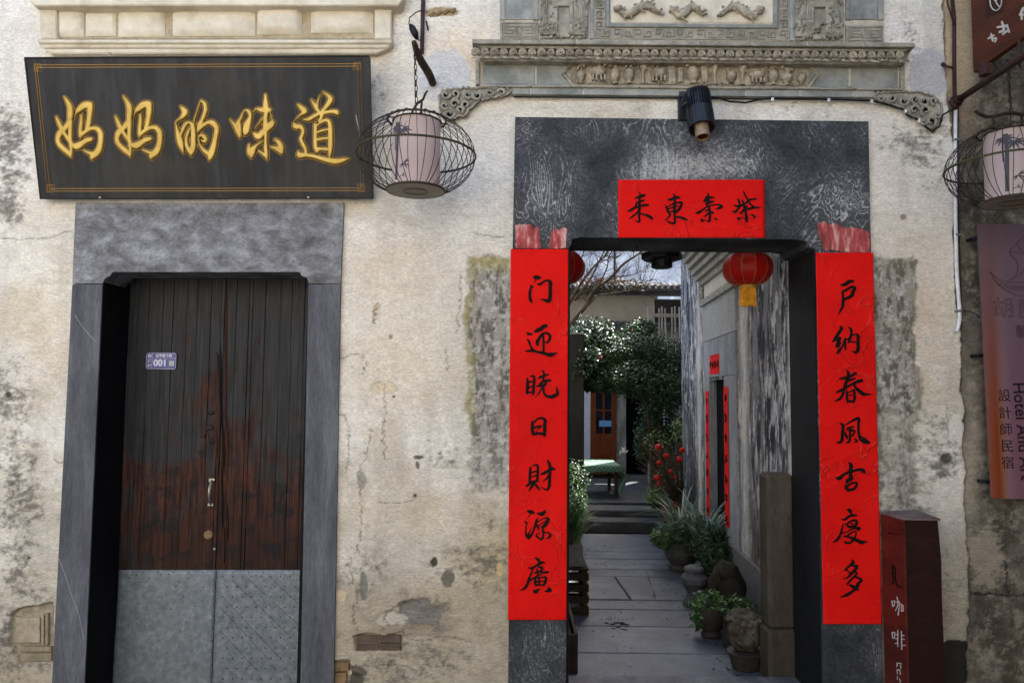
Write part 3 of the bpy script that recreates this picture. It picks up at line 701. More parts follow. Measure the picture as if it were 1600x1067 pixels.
for k in range(9): nails += [(334 - k * .5, 905 + k * 19), (468, 905 + k * 19)]
for x, y in nails:
    if x < 469: c = P(x, y, YD - .0145); mb.lathe([(.0036, 0), (.0026, -.0016)], c, 6, M3=Matrix.Rotation(R(-90), 3, 'X'))
o = mb.build('nail_heads', nm, door); o['kind'] = 'stuff'
# diagonal punched seams on the right-hand sheet
mb = MB()
for a, b_ in (((362, 905), (470, 1010)), ((350, 934), (440, 1030)), ((386, 902), (468, 978)), ((420, 900), (468, 945)), ((346, 950), (420, 1030)), ((344, 985), (400, 1045)), ((355, 976), (398, 940)), ((348, 960), (380, 925))):
    p, q = P(*a, YD - .0148), P(*b_, YD - .0148); mb.tube([p, q], .0005, 4)
mb.build('seam', nm, door)
M_['steel'] = mat('worn_steel', [(130, 126, 114), (176, 170, 156)], .35, 20, bump=.05, metal=.8)
h = empty('door_handle', parent=door)
mb = MB(); mb.box(P(331, 750, YD - .008), (.034, .006, .02), bev=.002); mb.box(P(329, 788, YD - .008), (.032, .006, .016), bev=.002)
mb.tube([P(331, 750, YD - .012), P(329.5, 754, YD - .036), P(327.5, 764, YD - .05), P(327, 774, YD - .05), P(328, 784, YD - .034), P(329, 788, YD - .012)], [.005, .006, .0075, .0075, .006, .005], 8)
o = mb.build('handle', M_['steel'], door); smooth_by_angle(o); bpy.data.objects.remove(h)
mb = MB(); M90 = Matrix.Rotation(R(90), 3, 'X')
mb.lathe([(.024, 0), (.024, .006), (.02, .010), (.012, .010), (.012, .014), (.002, .014)], P(326, 835, YD - .003), 18, M3=M90); smooth_by_angle(mb.build('keyhole', M_['brick_warm'], door))
o = MB().lathe([(.006, 0), (.006, .004)], P(335, 857, YD - .006), 8, M3=M90).build('screw', M_['steel'], door)

# ---------------- enamel number plate on the door
plate = empty('number_plate'); tag(plate, 'small blue and white enamel house number plate 001 on the left plank door', 'number plate')
YP = YD - .012
M_['enamel'] = plain('blue_enamel', (36, 36, 120), .3, spec=.5); M_['enamel_w'] = plain('white_enamel', (216, 216, 236), .35)
c0, c1 = P(229, 551, YP), P(275, 577, YP); W_, H_ = c1.x - c0.x, c0.z - c1.z
def rrect(x0, z0, x1, z1, r, y0, y1, mb):
    pts = []
    for cx_, cz_, a0 in ((x1 - r, z1 - r, 0), (x0 + r, z1 - r, 90), (x0 + r, z0 + r, 180), (x1 - r, z0 + r, 270)):
        for k in range(4): a_ = R(a0 + k * 30); pts.append((cx_ + r * math.cos(a_), cz_ + r * math.sin(a_)))
    mb.prism(pts, y0, y1, px=False)
mb = MB(); rrect(c0.x, c1.z, c1.x, c0.z, .012, YP, YD - .004, mb); mb.build('plate', M_['enamel'], plate)
mb = MB(); t = .0016; i_ = .0022
rim = [(c0.x + i_, c1.z + i_), (c1.x - i_, c1.z + i_), (c1.x - i_, c0.z - i_), (c0.x + i_, c0.z - i_)]
pts = []
for cx_, cz_, a0 in ((c1.x - .012, c0.z - .012, 0), (c0.x + .012, c0.z - .012, 90), (c0.x + .012, c1.z + .012, 180), (c1.x - .012, c1.z + .012, 270)):
    for k in range(4): a_ = R(a0 + k * 30); pts.append((cx_ + .0098 * math.cos(a_), YP - .0006, cz_ + .0098 * math.sin(a_)))
mb.tube(pts + [pts[0]], .0011, 4)
xs_ = c0.x + W_ * .2; zs_ = c0.z - H_ * .34
mb.tube([(xs_, YP - .0006, c1.z + .002), (xs_, YP - .0006, c0.z - .002)], .001, 4); mb.tube([(xs_, YP - .0006, zs_), (c1.x - .002, YP - .0006, zs_)], .001, 4)
mb.build('border', M_['enamel_w'], plate)
fx, fz = (1, 0, 0), (0, 0, 1)
glyphs('001', .050, M_['enamel_w'], plate, (c0.x + W_ * .47, YP - .001, c1.z + H_ * .37), fx, fz, bold=.0022)
glyphs('追慕堂下弄', .0185, M_['enamel_w'], plate, (c0.x + W_ * .58, YP - .001, c0.z - H_ * .19), fx, fz, bold=.0005)
for k, ch in enumerate('西递村'): glyphs(ch, .022, M_['enamel_w'], plate, (c0.x + W_ * .115, YP - .001, c0.z - H_ * (.22 + .29 * k)), fx, fz, bold=.0006)
MB().box((c0.x + W_ * .845, YP - .0006, c1.z + H_ * .36), (.028, .001, .028)).build('code_panel', plain('pale_grey_print', (176, 178, 176), .5), plate)
reroot(plate, (c0.x, YP, c1.z))

# ---------------- gate frame
gframe = empty('stone_gate_frame', parent=house)
lp = [(805, 183), (1357, 190), (1361, 396), (1277, 396), (1274, 389), (1264, 386), (1262, 377), (1241, 374), (906, 371), (894, 374), (892, 382), (888, 388), (801, 389)]
def lintel_grid():
    # front face as a fine sheet so the washed stain can be carried by the stone
    mb = MB().prism(lp, -.022, .35); o = mb.build('lintel', M_['swirl'], gframe)
    import bmesh
    bm = bmesh.new(); bm.from_mesh(o.data); bmesh.ops.triangulate(bm, faces=bm.faces)
    for k in range(5): 
        bmesh.ops.subdivide_edges(bm, edges=[e for e in bm.edges if e.calc_length() > .05], cuts=1)
        bmesh.ops.triangulate(bm, faces=bm.faces)
    bm.to_mesh(o.data); bm.free(); me = o.data
    co = np.empty(len(me.vertices) * 3); me.vertices.foreach_get('co', co); co = co.reshape(-1, 3)
    px, py = topx(co[:, 0], co[:, 1], co[:, 2])
    wv = .9 * np.exp(-((px - 1040) / 90) ** 2 - ((py - 255) / 45) ** 2) + .8 * np.exp(-((px - 1110) / 40) ** 2 - ((py - 225) / 30) ** 2) + .5 * np.exp(-((px - 1120) / 90) ** 2 - ((py - 265) / 25) ** 2) + .25 * np.exp(-((px - 1330) / 60) ** 2 - ((py - 280) / 70) ** 2) + .2 * np.exp(-((px - 860) / 60) ** 2 - ((py - 300) / 90) ** 2)
    at = me.attributes.new('wash', 'FLOAT', 'POINT'); at.data.foreach_set('value', wv.astype(np.float32))
    me.polygons.foreach_set('use_smooth', [False] * len(me.polygons))
lintel_grid()
M_['jamb_dark'] = mat('dark_slate_jamb', [(30, 31, 33), (58, 60, 62), (96, 97, 98)], .6, 6, (1, 1, .4), bump=.25, bscale=50, contrast=.2, fine=.3)
MB().prism([(801, 390.5), (888, 390.5), (884, 1110), (793.5, 1110)], -.02, .35).build('jamb', M_['swirl'], gframe)
MB().prism([(1277, 397.5), (1361, 397.5), (1381, 1110), (1288, 1110)], -.02, .35).build('jamb', M_['swirl'], gframe)
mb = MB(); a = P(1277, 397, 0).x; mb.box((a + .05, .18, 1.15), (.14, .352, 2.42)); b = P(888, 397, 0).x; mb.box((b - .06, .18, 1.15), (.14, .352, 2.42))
mb.box(((a + b) / 2, .18, 2.44), (a - b + .2, .352, .05)); mb.build('liner', mat('near_black_reveal', [(11, 12, 12), (26, 26, 26)], .7, 6, (1, 1, .4), bump=.1, spec=.2), gframe)  # near-black lining boxes at the sides and head of the gate
MB().box(((a + b) / 2, .17, -.0), (a - b + .1, .4, .09), bev=.01).build('threshold', M_['stone_grey'], gframe)
# transom over the passage on which the lanterns hang
MB().box((1.0, .62, 2.62), (2.6, .22, .16), bev=.01).build('timber_beam', M_['black_liner'], gframe)

M_['brick_tan'] = mat('dusty_tan_brick', [(112, 102, 82), (150, 138, 114)], .9, 14, bump=.5)
M_['old_block'] = mat('old_tan_block', [(140, 128, 104), (170, 158, 134)], .9, 9, bump=.5)
# ---------------- exposed bricks
for x0, y0, x1, y1, mm in ((557, 992, 626, 1004, 'brick_dark'), (557, 1006, 592, 1016, 'brick_dark'), (594, 1005.5, 626, 1016, 'brick_dark'), (522, 1034, 545, 1048, 'brick_warm'), (522, 1051, 541, 1075, 'brick_warm'),
                           (64, 960, 68, 1006, 'old_block'), (70, 958, 75, 1008, 'brick_tan'), (30, 1010, 80, 1018, 'brick_tan'), (32, 1020.5, 80, 1033, 'brick_tan'), (24, 965, 62, 1004, 'old_block')):
    MB().rect(x0, y0, x1, y1, .005 + random.uniform(0, .003), .03, inset=.003).build('brick', M_[mm], house)
mb = MB()
for k in range(4): mb.prism([(669 + k * 11, 24 - k * 2), (677 + k * 11, 18 - k * 2), (680 + k * 11, 20 - k * 2), (674 + k * 11, 27 - k * 2)], -.004, .02)
mb.build('lath', M_['brick_warm'], house)

# ---------------- cream moulded cornice above the plank door
dc = empty('door_cornice', parent=house); cm = M_['cream_mould']
def mould(name, pts, y0, y1=.02, inset=.006, parent=dc, m=cm): 
    o = MB().prism(pts, y0, y1, inset=inset).build(name, m, parent); return o
mould('top_moulding', [(44, -70), (640, -70), (628, 2), (622, 9), (52, 9), (46, 2)], -.09)
mould('top_fillet', [(57, 9.5), (617, 9.5), (615, 13), (58, 13)], -.06)
mould('frame_post', [(61, 13.5), (88, 13.5), (88, 61), (63, 61)], -.045)
mould('frame_post', [(585, 13.5), (612, 13.5), (611, 61), (585, 61)], -.045)
mould('panel_back', [(88, 13.5), (585, 13.5), (585, 61), (88, 61)], -.010, inset=0, m=mat('darker_cream_recess', [(150, 134, 106), (188, 174, 146)], .9, 8, bump=.3))  # recess panel in a darker cream than the mouldings
mould('bottom_rail', [(57, 61.5), (613, 61.5), (612, 68), (60, 68)], -.065)
mould('ledge_moulding', [(60, 68.5), (612, 68.5), (606, 75), (68, 75)], -.052)
mould('base_moulding', [(68, 75.5), (608, 75.5), (588, 84), (78, 84)], -.04)
for x0, x1, y0, y1, d in ((91, 132, 16, 58, .018), (134, 182, 20, 57, .020), (185, 258, 17, 58, .020), (270, 399, 16, 57, .021), (402, 472, 10, 55, .034), (486, 583, 15, 52, .022)):
    mb = MB(); V = []; nx_, nz_ = 14, 8
    for j in range(nz_ + 1):
        for i in range(nx_ + 1):
            u, v = i / nx_, j / nz_; e = min(1, (1 - abs(2 * u - 1) ** 6) * (1 - abs(2 * v - 1) ** 6)) ** .5
            p = P(x0 + (x1 - x0) * u, y0 + (y1 - y0) * v, -.012); p.y -= d * e + .004 * mnoise.noise(Vector((p.x * 9, p.z * 9, d * 50))) * e; V.append(p)
    F = [(j * (nx_ + 1) + i, (j + 1) * (nx_ + 1) + i, (j + 1) * (nx_ + 1) + i + 1, j * (nx_ + 1) + i + 1) for j in range(nz_) for i in range(nx_)]
    mb.add(V, F); mb.build('rounded_block', cm, dc, True)

# ---------------- carved grey brick cornice over the gate
gc = empty('gate_cornice', parent=house)
TG, TS, TW, MO = M_['tile_grey'], M_['tile_smooth'], M_['tile_warm'], M_['mortar']
def row(name, xs, y0, y1, ya, yb, m, sk=lambda x: 0, inset=.003, gap=2.0):
    for a_, b_ in zip(xs[:-1], xs[1:]): MB().prism([(a_ + gap / 2, y0 + sk(a_)), (b_ - gap / 2, y0 + sk(b_)), (b_ - gap / 2, y1 + sk(b_)), (a_ + gap / 2, y1 + sk(a_))], ya, yb, inset=inset).build(name, m, gc)
sk = lambda x: (x - 1080) * .0085
mort = MB(); mort.prism([(752, 98), (1406, 102), (1404, 136), (754, 132)], -.0125, .03); mort.prism([(802, 138), (1364, 142), (1364, 151), (802, 147)], -.0305, .03); mort.prism([(742, 62), (1424, 68), (1424, 73), (742, 67)], -.111, .02); mort.prism([(781, -60), (1383, -60), (1380, 66), (781, 62)], -.008, .03); mort.build('mortar_bed', MO, gc)
row('capping_slab', [737, 812, 900, 990, 1072, 1090, 1175, 1262, 1350, 1431], 64, 71, -.115, .02, TG, sk)
MB().prism([(742, 71.5 + sk(742)), (1426, 71.5 + sk(1426)), (1416, 78 + sk(1416)), (752, 78 + sk(752))], -.088, .02, inset=.003).build('under_moulding', TG, gc)
MB().prism([(738, 60), (742, 64), (820, 66), (778, 61), (745, 58)], -.10, .0).build('broken_plaster_lip', M_['cream_mould'], gc)
MB().prism([(742, 76 + sk(742)), (1424, 76 + sk(1424)), (1412, 97 + sk(1412)), (753, 97 + sk(753))], -.05, .02).build('scroll_bed', TW, gc)
# one running scroll = peaked coil; copied along the moulding
def scroll_mesh():
    mb = MB(); s_ = scale(-.09); pts = []
    for k in range(26):
        a_ = -.6 + k * .52; r_ = (1 - k / 28) * 6.2 * s_; pts.append((r_ * math.cos(a_), -.006 * (k / 26), r_ * math.sin(a_)))
    mb.tube([(p[0], p[1] - .005, p[2]) for p in pts], [.0056 * (1 - .35 * k / 26) for k in range(26)], 5)
    mb.add([(-7 * s_, .004, 0), (0, .002, 9.5 * s_), (7 * s_, .004, 0), (5 * s_, .0, -5 * s_), (0, 0, -7 * s_), (-5 * s_, 0, -5 * s_), (0, .001, 0)], [(0, 1, 6), (1, 2, 6), (2, 3, 6), (3, 4, 6), (4, 5, 6), (5, 0, 6)][::1])
    for q in range(3): mb.tube([(-2 * s_ - q * 2 * s_, -.002, (-7 - q * .7) * s_), (4 * s_ + q * s_, -.006, (-8.2 - q * 1.1) * s_), (13 * s_ + q * s_, -.003, (-6.6 - q * 1.3) * s_)], .0026, 4)
    return mb
sm0 = None; n_s = 46
for i in range(n_s):
    x = 742.5 + i * 14.72; p = P(x, 85 + sk(x), -.088)
    if sm0 is None: o = scroll_mesh().build('carved_scroll', TW, gc, True); sm0 = o
    else: o = sm0.copy(); link(o, gc)
    o.location = p; q = random.uniform(.9, 1.08); o.scale = (q, 1, q * random.uniform(.95, 1.05)); o.rotation_euler = (0, random.uniform(-.12, .12), 0)
MB().prism([(752, 93.5 + sk(752)), (1414, 93.5 + sk(1414)), (1408, 98.5 + sk(1408)), (757, 98.5 + sk(757))], -.066, .02, inset=.003).build('rope_moulding', TW, gc)
# frieze
row('end_block', [742, 750], 97, 134, -.03, .02, TG, lambda x: -2); row('end_block', [1407, 1415], 99, 142, -.03, .02, TG)
for x0, x1 in ((754, 836), (838.5, 893), (1264, 1326), (1329.5, 1403)):
    y0, y1 = 98 + sk(x0) + 1, 133 + sk(x0) + 1.5
    MB().rect(x0, y0, x1, y1, -.016, .02, inset=.003).build('frieze_tile', TS, gc)
    MB().rect(x0, y1 - .5, x1, y1 + 3, -.03, .02, inset=.002).build('tile_ledge', TS, gc)
cp = [(879, 116), (896, 97), (1262, 99), (1278, 118), (1262, 138), (896, 135)]
MB().prism(cp, -.013, .02).build('carved_panel', TW, gc)
mb = MB(); q = [P(a_, b_, -.024) for a_, b_ in cp]; mb.tube(q + [q[0]], .0085, 5); q = [P(a_, b_, -.018) for a_, b_ in [(884, 116), (898, 101), (1259, 103), (1272, 118), (1259, 134), (898, 131)]]; mb.tube(q + [q[0]], .0025, 4); mb.build('panel_border', TW, gc)
# little relief objects: vases, censers, beasts, fruit stands
def vase(x, y, w_, h_, kind):
    mb = MB(); s_ = scale(-.03); c = P(x, y, -.024); hw, hh = w_ * s_ / 2, h_ * s_ / 2
    if kind == 'vase': pr = [(.45, -1), (.5, -.9), (.3, -.75), (.85, -.35), (1, -.05), (.7, .3), (.3, .5), (.28, .8), (.5, 1)]
    elif kind == 'bowl': pr = [(.5, -1), (.55, -.85), (.35, -.7), (.9, -.3), (1, .1), (.9, .5), (.95, .6), (.4, .75), (.2, 1)]
    elif kind == 'cup': pr = [(.5, -1), (.45, -.85), (.25, -.3), (.3, .1), (.8, .6), (1, .95), (.9, 1)]
    else: pr = None
    if pr:
        mb.lathe([(r_ * hw, z_ * hh) for r_, z_ in pr], c, 12, sy=min(1.4, .036 / max(hw, .001)))
        for k in range(5): mb.blob(c + Vector((random.uniform(-1, 1) * hw * .9, -.012, hh * random.uniform(.5, 1.15))), (hw * .3, .010, hh * .2), 6, 4, .3)
    elif kind == 'beast':
        mb.blob(c + Vector((0, 0, hh * .25)), (hw, .034, hh * .62), 12, 8, .18)
        for sx in (-.75, -.3, .3, .75): mb.box(c + Vector((sx * hw, -.014, -hh * .55)), (hw * .18, .02, hh * .7))
        for k in range(9): mb.blob(c + Vector((random.uniform(-.9, .9) * hw, -.014, hh * random.uniform(.2, .95))), (hw * .16, .012, hh * .14), 6, 4, .3)
    elif kind == 'drape':
        for k in range(4): mb.tube([c + Vector(((k - 1.5) * hw * .5, -.002, hh)), c + Vector(((k - 1.5) * hw * .3, -.012, 0)), c + Vector(((k - 1.2) * hw * .45, -.004, -hh))], [.007, .011, .006], 6)
    smooth_by_angle(mb.build('relief_figure', TW, gc), 60)
for a_ in ((908, 117, 15, 30, 'vase'), (935, 116, 25, 28, 'beast'), (961, 119, 17, 27, 'bowl'), (983, 119, 18, 26, 'bowl'), (1005, 118, 12, 28, 'cup'), (1028, 118, 25, 26, 'beast'), (1049, 119, 12, 30, 'drape'), (1063, 118, 6, 22, 'drape'),
           (1083, 118, 22, 28, 'bowl'), (1100, 117, 8, 26, 'drape'), (1117, 118, 10, 30, 'cup'), (1143, 121, 17, 20, 'bowl'), (1160, 120, 14, 28, 'cup'), (1183, 121, 25, 24, 'beast'), (1208, 121, 18, 26, 'bowl'), (1229, 121, 19, 28, 'vase'), (1252, 124, 14, 18, 'bowl')): vase(*a_)
mb = MB()
for k in range(90): 
    x = random.uniform(898, 1262); mb.blob(P(x, random.choice((103, 105, 130, 132)) + random.uniform(-2, 2) + sk(x), -.022), (.007, .008, .006), 6, 4, .4)
mb.build('relief_leaves', TW, gc, True)['kind'] = 'stuff'
row('base_tile', [799, 829, 911, 996, 1080, 1165, 1250, 1333, 1368], 139, 150, -.034, .02, TS, sk)
row('base_rail', [752, 830, 915, 1000, 1085, 1170, 1255, 1340, 1412], 135.6, 138.4, -.046, .02, TG, sk)
# upper register: pilasters, fret tiles, scene panels, key-fret frame, dragon panel
for x0, x1 in ((781, 841), (1322, 1381)):
    MB().rect(x0, -60, x0 + 8, 31, -.02, .02, inset=.002).build('pilaster_strip', TS, gc); MB().rect(x1 - 8, -60, x1, 31, -.02, .02, inset=.002).build('pilaster_strip', TS, gc)
    MB().rect(x0 + 9.5, -60, x1 - 9.5, 31, -.014, .02, inset=.002).build('pilaster_panel', TS, gc)
    yy = 34 if x0 < 900 else 40
    MB().rect(x0, yy, x1, yy + 27, -.02, .02, inset=.002).build('fret_tile', TG, gc)
    mb = MB()
    def seg(pts, r_=.0032): mb.tube([P(a_, b_, -.022) for a_, b_ in pts], r_, 4)
    X_ = lambda u: x0 + (x1 - x0) * u; Y_ = lambda v: yy + 27 * v
    seg([(X_(.06), Y_(.1)), (X_(.94), Y_(.1)), (X_(.94), Y_(.88)), (X_(.06), Y_(.88)), (X_(.06), Y_(.1))])
    for sgn in (-1, 1):
        C_ = lambda u: X_(.5 + sgn * u)
        seg([(C_(.1), Y_(.3)), (C_(.35), Y_(.3)), (C_(.35), Y_(.7)), (C_(.16), Y_(.7)), (C_(.16), Y_(.5)), (C_(.27), Y_(.5))]); seg([(C_(.4), Y_(.25)), (C_(.4), Y_(.75))]); seg([(C_(.05), Y_(.2)), (C_(.12), Y_(.45)), (C_(.05), Y_(.8))])
    seg([(X_(.5 + .07 * math.cos(t_)), Y_(.5 + .22 * math.sin(t_))) for t_ in np.linspace(0, 6.28, 12)])
    mb.build('fret_carving', TG, gc)
def scene(x0, x1, y0, y1, flip):
    MB().rect(x0, y0, x1, y1, -.012, .02).build('scene_panel', TG, gc)
    mb = MB(); fx_ = (lambda u: x0 + (x1 - x0) * (1 - u)) if flip else (lambda u: x0 + (x1 - x0) * u); fy_ = lambda v: y0 + (y1 - y0) * v
    def pr(p, a_, b_=-.01): MB().prism([(fx_(u), fy_(v)) for u, v in p], a_, b_, inset=.003).build('relief_block', TG, gc)
    pr([(.0, .55), (.36, .55), (.36, .95), (.0, .95)], -.026); pr([(.6, .55), (.98, .55), (.98, .95), (.6, .95)], -.028)
    pr([(.36, .45), (.62, .45), (.62, .62), (.36, .62)], -.030); pr([(-.0, .42), (1, .42), (.95, .5), (.05, .5)], -.042)
    pr([(.66, .6), (.92, .6), (.92, .76), (.66, .76)], -.032)
    for k in range(5): pr([(.67 + k * .05, .61), (.69 + k * .05, .61), (.69 + k * .05, .75), (.67 + k * .05, .75)], -.035)
    pr([(.36, .93), (.62, .93), (.62, .98), (.36, .98)], -.03)
    for k in range(150):
        u, v = random.random(), random.random()
        if .33 < u < .64 and .5 < v < .92: continue
        if random.random() < .45: v = random.uniform(.8, 1) if random.random() < .7 else random.uniform(.3, .45)
        mb.blob(P(fx_(u), fy_(v), -.026), (random.uniform(.004, .011), .012, random.uniform(.004, .010)), 6, 4, .5)
    for k in range(14):
        u, v = random.choice((.08, .14, .8, .9)) + random.uniform(-.05, .05), random.uniform(.5, .9)
        mb.tube([P(fx_(u), fy_(v), -.028), P(fx_(u + random.uniform(-.08, .08)), fy_(v - .12), -.034), P(fx_(u + random.uniform(-.12, .12)), fy_(v - .25), -.028)], [.005, .004, .002], 5)
    mb.build('scene_relief', TG, gc, True)['kind'] = 'stuff'
scene(844, 920, -75, 61, False); scene(1242, 1318, -75, 64, True)
for x0, x1 in ((922, 927), (1234, 1240)): MB().rect(x0, -60, x1, 62 + sk(x0), -.02, .02, inset=.002).build('border_strip', TS, gc)
# key-fret frame
MB().prism([(929, -60), (946, -60), (946, 43), (1217, 45), (1217, -60), (1232, -60), (1232, 63), (929, 61)], -.014, .02).build('fret_frame', TG, gc)
mb = MB(); mb.prism([(947, -60), (953, -60), (953, 36), (1209, 38), (1209, -60), (1216, -60), (1216, 44), (947, 42)], -.026, .02, inset=.004); mb.build('inner_frame', TS, gc)
mb = MB()
def key(cx_, cy_, s_, rot, mir):
    mb = MB()
    base_ = [(-1, 1), (-1, -.9), (.55, -.9), (.55, .3), (-.35, .3), (-.35, -.3)]
    pts = []
    for u, v in base_:
        u *= mir; a_ = R(rot); pts.append(P(cx_ + s_ * (u * math.cos(a_) - v * math.sin(a_) * .8), cy_ + s_ * (u * math.sin(a_) + v * math.cos(a_) * .8), -.017))
    mb.tube(pts, .0046, 4); mb.build('key_fret', TG, gc)
k = 0
for x in np.arange(948, 1225, 16.2): key(x, 52.5 + sk(x), 7.2, 0 if k % 2 else 180, 1 if (k // 2) % 2 else -1); k += 1
for y in np.arange(-60, 40, 16.5):
    for x in (937.5, 1224.5): key(x, y, 6.8, 90 if k % 2 else 270, 1); k += 1
MB().rect(954, -60, 1208, 35.5, -.010, .02).build('plain_field', M_['cream_mould'], gc)
def dragon(x0, x1, yc, flip):
    mb = MB(); n = 30; pts = []; rr = []
    for k in range(n + 1):
        t_ = k / n; u = t_ if not flip else 1 - t_
        pts.append(P(x0 + (x1 - x0) * u, yc + 8 * math.sin(t_ * 7.5) * (1 - .3 * t_) - 1, -.022 - .006 * math.sin(t_ * 9))); rr.append(.011 + .012 * math.sin(math.pi * min(1, t_ * 1.1)) ** 1.2)
    mb.tube(pts, rr, 8)
    hd = pts[0]; mb.blob(hd + Vector((0, -.006, .004)), (.026, .018, .018), 10, 6, .3)
    for k in range(26):
        p = random.choice(pts); mb.blob(p + Vector((random.uniform(-.02, .02), -.010, random.uniform(-.022, .022))), (.008, .009, .006), 6, 4, .5)
    for k in range(7):
        p = pts[3 + k * 3]; d_ = Vector((random.uniform(-.03, .03), -.004, random.choice((-1, 1)) * .035)); mb.tube([p, p + d_ * .6 + Vector((0, -.01, 0)), p + d_ + Vector((.012, 0, 0))], [.008, .006, .003], 5)
    smooth_by_angle(mb.build('dragon_relief', TW, gc), 60)
dragon(966, 1033, 17, False); dragon(1053, 1100, 19, False); dragon(1124, 1187, 18, True)

# ---------------- scrolled corner brackets under the cornice
def bracket(outline, curls, flip=False):
    random.seed(3); o2 = []
    for (a1, b1), (a2, b2) in zip(outline, outline[1:] + outline[:1]):
        n_ = max(2, int(math.hypot(a2 - a1, b2 - b1) / 4))
        for k in range(n_): o2.append((a1 + (a2 - a1) * k / n_ + random.uniform(-1, 1), b1 + (b2 - b1) * k / n_ + random.uniform(-1, 1) + (1.6 if k % 2 else -.6)))
    outline = o2
    b = empty('scroll_bracket', parent=house)
    MB().prism(outline, -.028, .015, inset=.002).build('bracket_plate', TG, b)
    mb = MB(); q = [P(a_, c_, -.032) for a_, c_ in outline]; mb.tube(q + [q[0]], .0065, 5)
    for cx_, cy_, r_, a0, dr in curls:
        pts = []; rr = []
        for k in range(20):
            t_ = k / 19; a_ = R(a0) + dr * t_ * 6.6; rad = r_ * (1.12 - t_ * .95); pts.append(P(cx_ + rad * math.cos(a_), cy_ + rad * math.sin(a_), -.036 - .014 * t_)); rr.append(.0088 - .0045 * t_)
        mb.tube(pts, rr, 6)
    mb.build('curl', TG, b, True)
    for cx_, cy_, r_, a0, dr in curls:
        s_ = scale(-.03); MB().lathe([(r_ * .55 * s_, 0), (r_ * .55 * s_, .004)], P(cx_, cy_, -.0285), 8, M3=Matrix.Rotation(R(90), 3, 'X')).build('hole_shade_disc', M_['dark_void'], b)  # flat dark discs stand for the shade inside the carving's holes
    pass
bracket([(686, 150), (692, 141), (716, 138), (752, 137), (800, 139), (796, 146), (776, 152), (750, 155), (742, 164), (732, 170), (728, 180), (714, 182), (703, 188), (690, 180), (686, 168), (688, 160)],
        [(696, 148, 7, 0, 1), (711, 147, 6.5, 90, -1), (731, 148, 6, 30, 1), (746, 149, 7.5, 200, -1), (765, 144, 6, 10, 1), (784, 145, 6, 180, 1), (728, 164, 7, 100, 1), (710, 163, 7, 0, -1), (695, 165, 6, 50, 1), (702, 178, 8, 0, 1), (718, 172, 6, 60, -1)])
bracket([(1362, 150), (1372, 145), (1400, 144), (1432, 143), (1458, 150), (1470, 162), (1472, 180), (1468, 196), (1456, 201), (1446, 194), (1441, 186), (1432, 183), (1422, 178), (1418, 168), (1400, 165), (1380, 159)],
        [(1376, 153, 5.5, 0, 1), (1394, 153, 6.5, 150, -1), (1412, 158, 7.5, 0, 1), (1430, 156, 6.5, 60, 1), (1445, 158, 8.5, 200, -1), (1460, 158, 6, 90, 1), (1429, 172, 7, 0, -1), (1447, 173, 8.5, 120, 1), (1465, 179, 5.5, 0, 1), (1455, 190, 8, 60, -1), (1443, 190, 5, 0, 1)])
# ================================================================== brush writing, traced stroke by stroke
MA = [[(185,105,20),(235,180,60),(268,260,85),(270,350,85),(262,430,70),(265,480,80)],[(265,450,80),(210,530,80),(130,610,90),(100,690,70),(115,760,70),(180,830,75),(250,890,70),(285,945,22)],
      [(75,380,22),(100,440,50),(130,510,66),(160,570,66),(205,640,56),(250,700,60),(290,750,55)],[(275,470,60),(270,560,62),(268,640,62),(272,720,60),(280,800,50),(285,880,44),(288,940,20)],
      [(325,400,10),(355,330,40),(400,280,80),(460,230,100),(520,215,100)],[(540,220,95),(545,300,84),(535,400,74),(520,490,74),(500,545,60)],[(425,365,42),(425,450,56),(415,550,58),(412,640,52),(418,672,30)],
      [(425,640,50),(500,575,68),(570,545,62),(640,550,74),(690,610,80),(695,700,76),(680,800,84),(640,880,100),(585,925,90),(575,975,25)],[(600,905,70),(520,880,50),(440,838,14)],
      [(312,785,60),(370,790,104),(430,755,84),(500,712,80),(552,700,72)]]
DE = [[(200,238,22),(240,280,70),(262,325,88),(232,378,70),(190,415,38),(140,455,22),(138,490,26),(152,560,50),(175,660,80),(200,750,88),(220,820,62),(238,880,24)],
      [(205,640,36),(235,560,56),(270,490,56),(320,462,44),(362,500,66),(378,600,76),(378,700,78),(375,800,84),(355,870,76),(348,922,26)],[(325,548,34),(300,620,46),(278,700,48),(290,790,60),(330,865,70)],
      [(492,160,30),(470,185,18),(440,280,18),(400,400,18),(388,470,20)],[(488,162,34),(535,205,58),(550,280,60),(528,360,60),(500,430,56),(465,500,70),(445,570,46),(440,602,18)],
      [(455,560,56),(520,500,62),(590,462,64),(650,475,86),(702,540,76),(692,640,76),(672,740,76),(650,830,90),(618,915,96),(602,985,26)],[(610,905,80),(535,862,58),(485,800,42),(455,735,28),(452,670,34),(500,638,58),(542,680,66),(540,728,48),(500,718,32),(480,692,12)]]
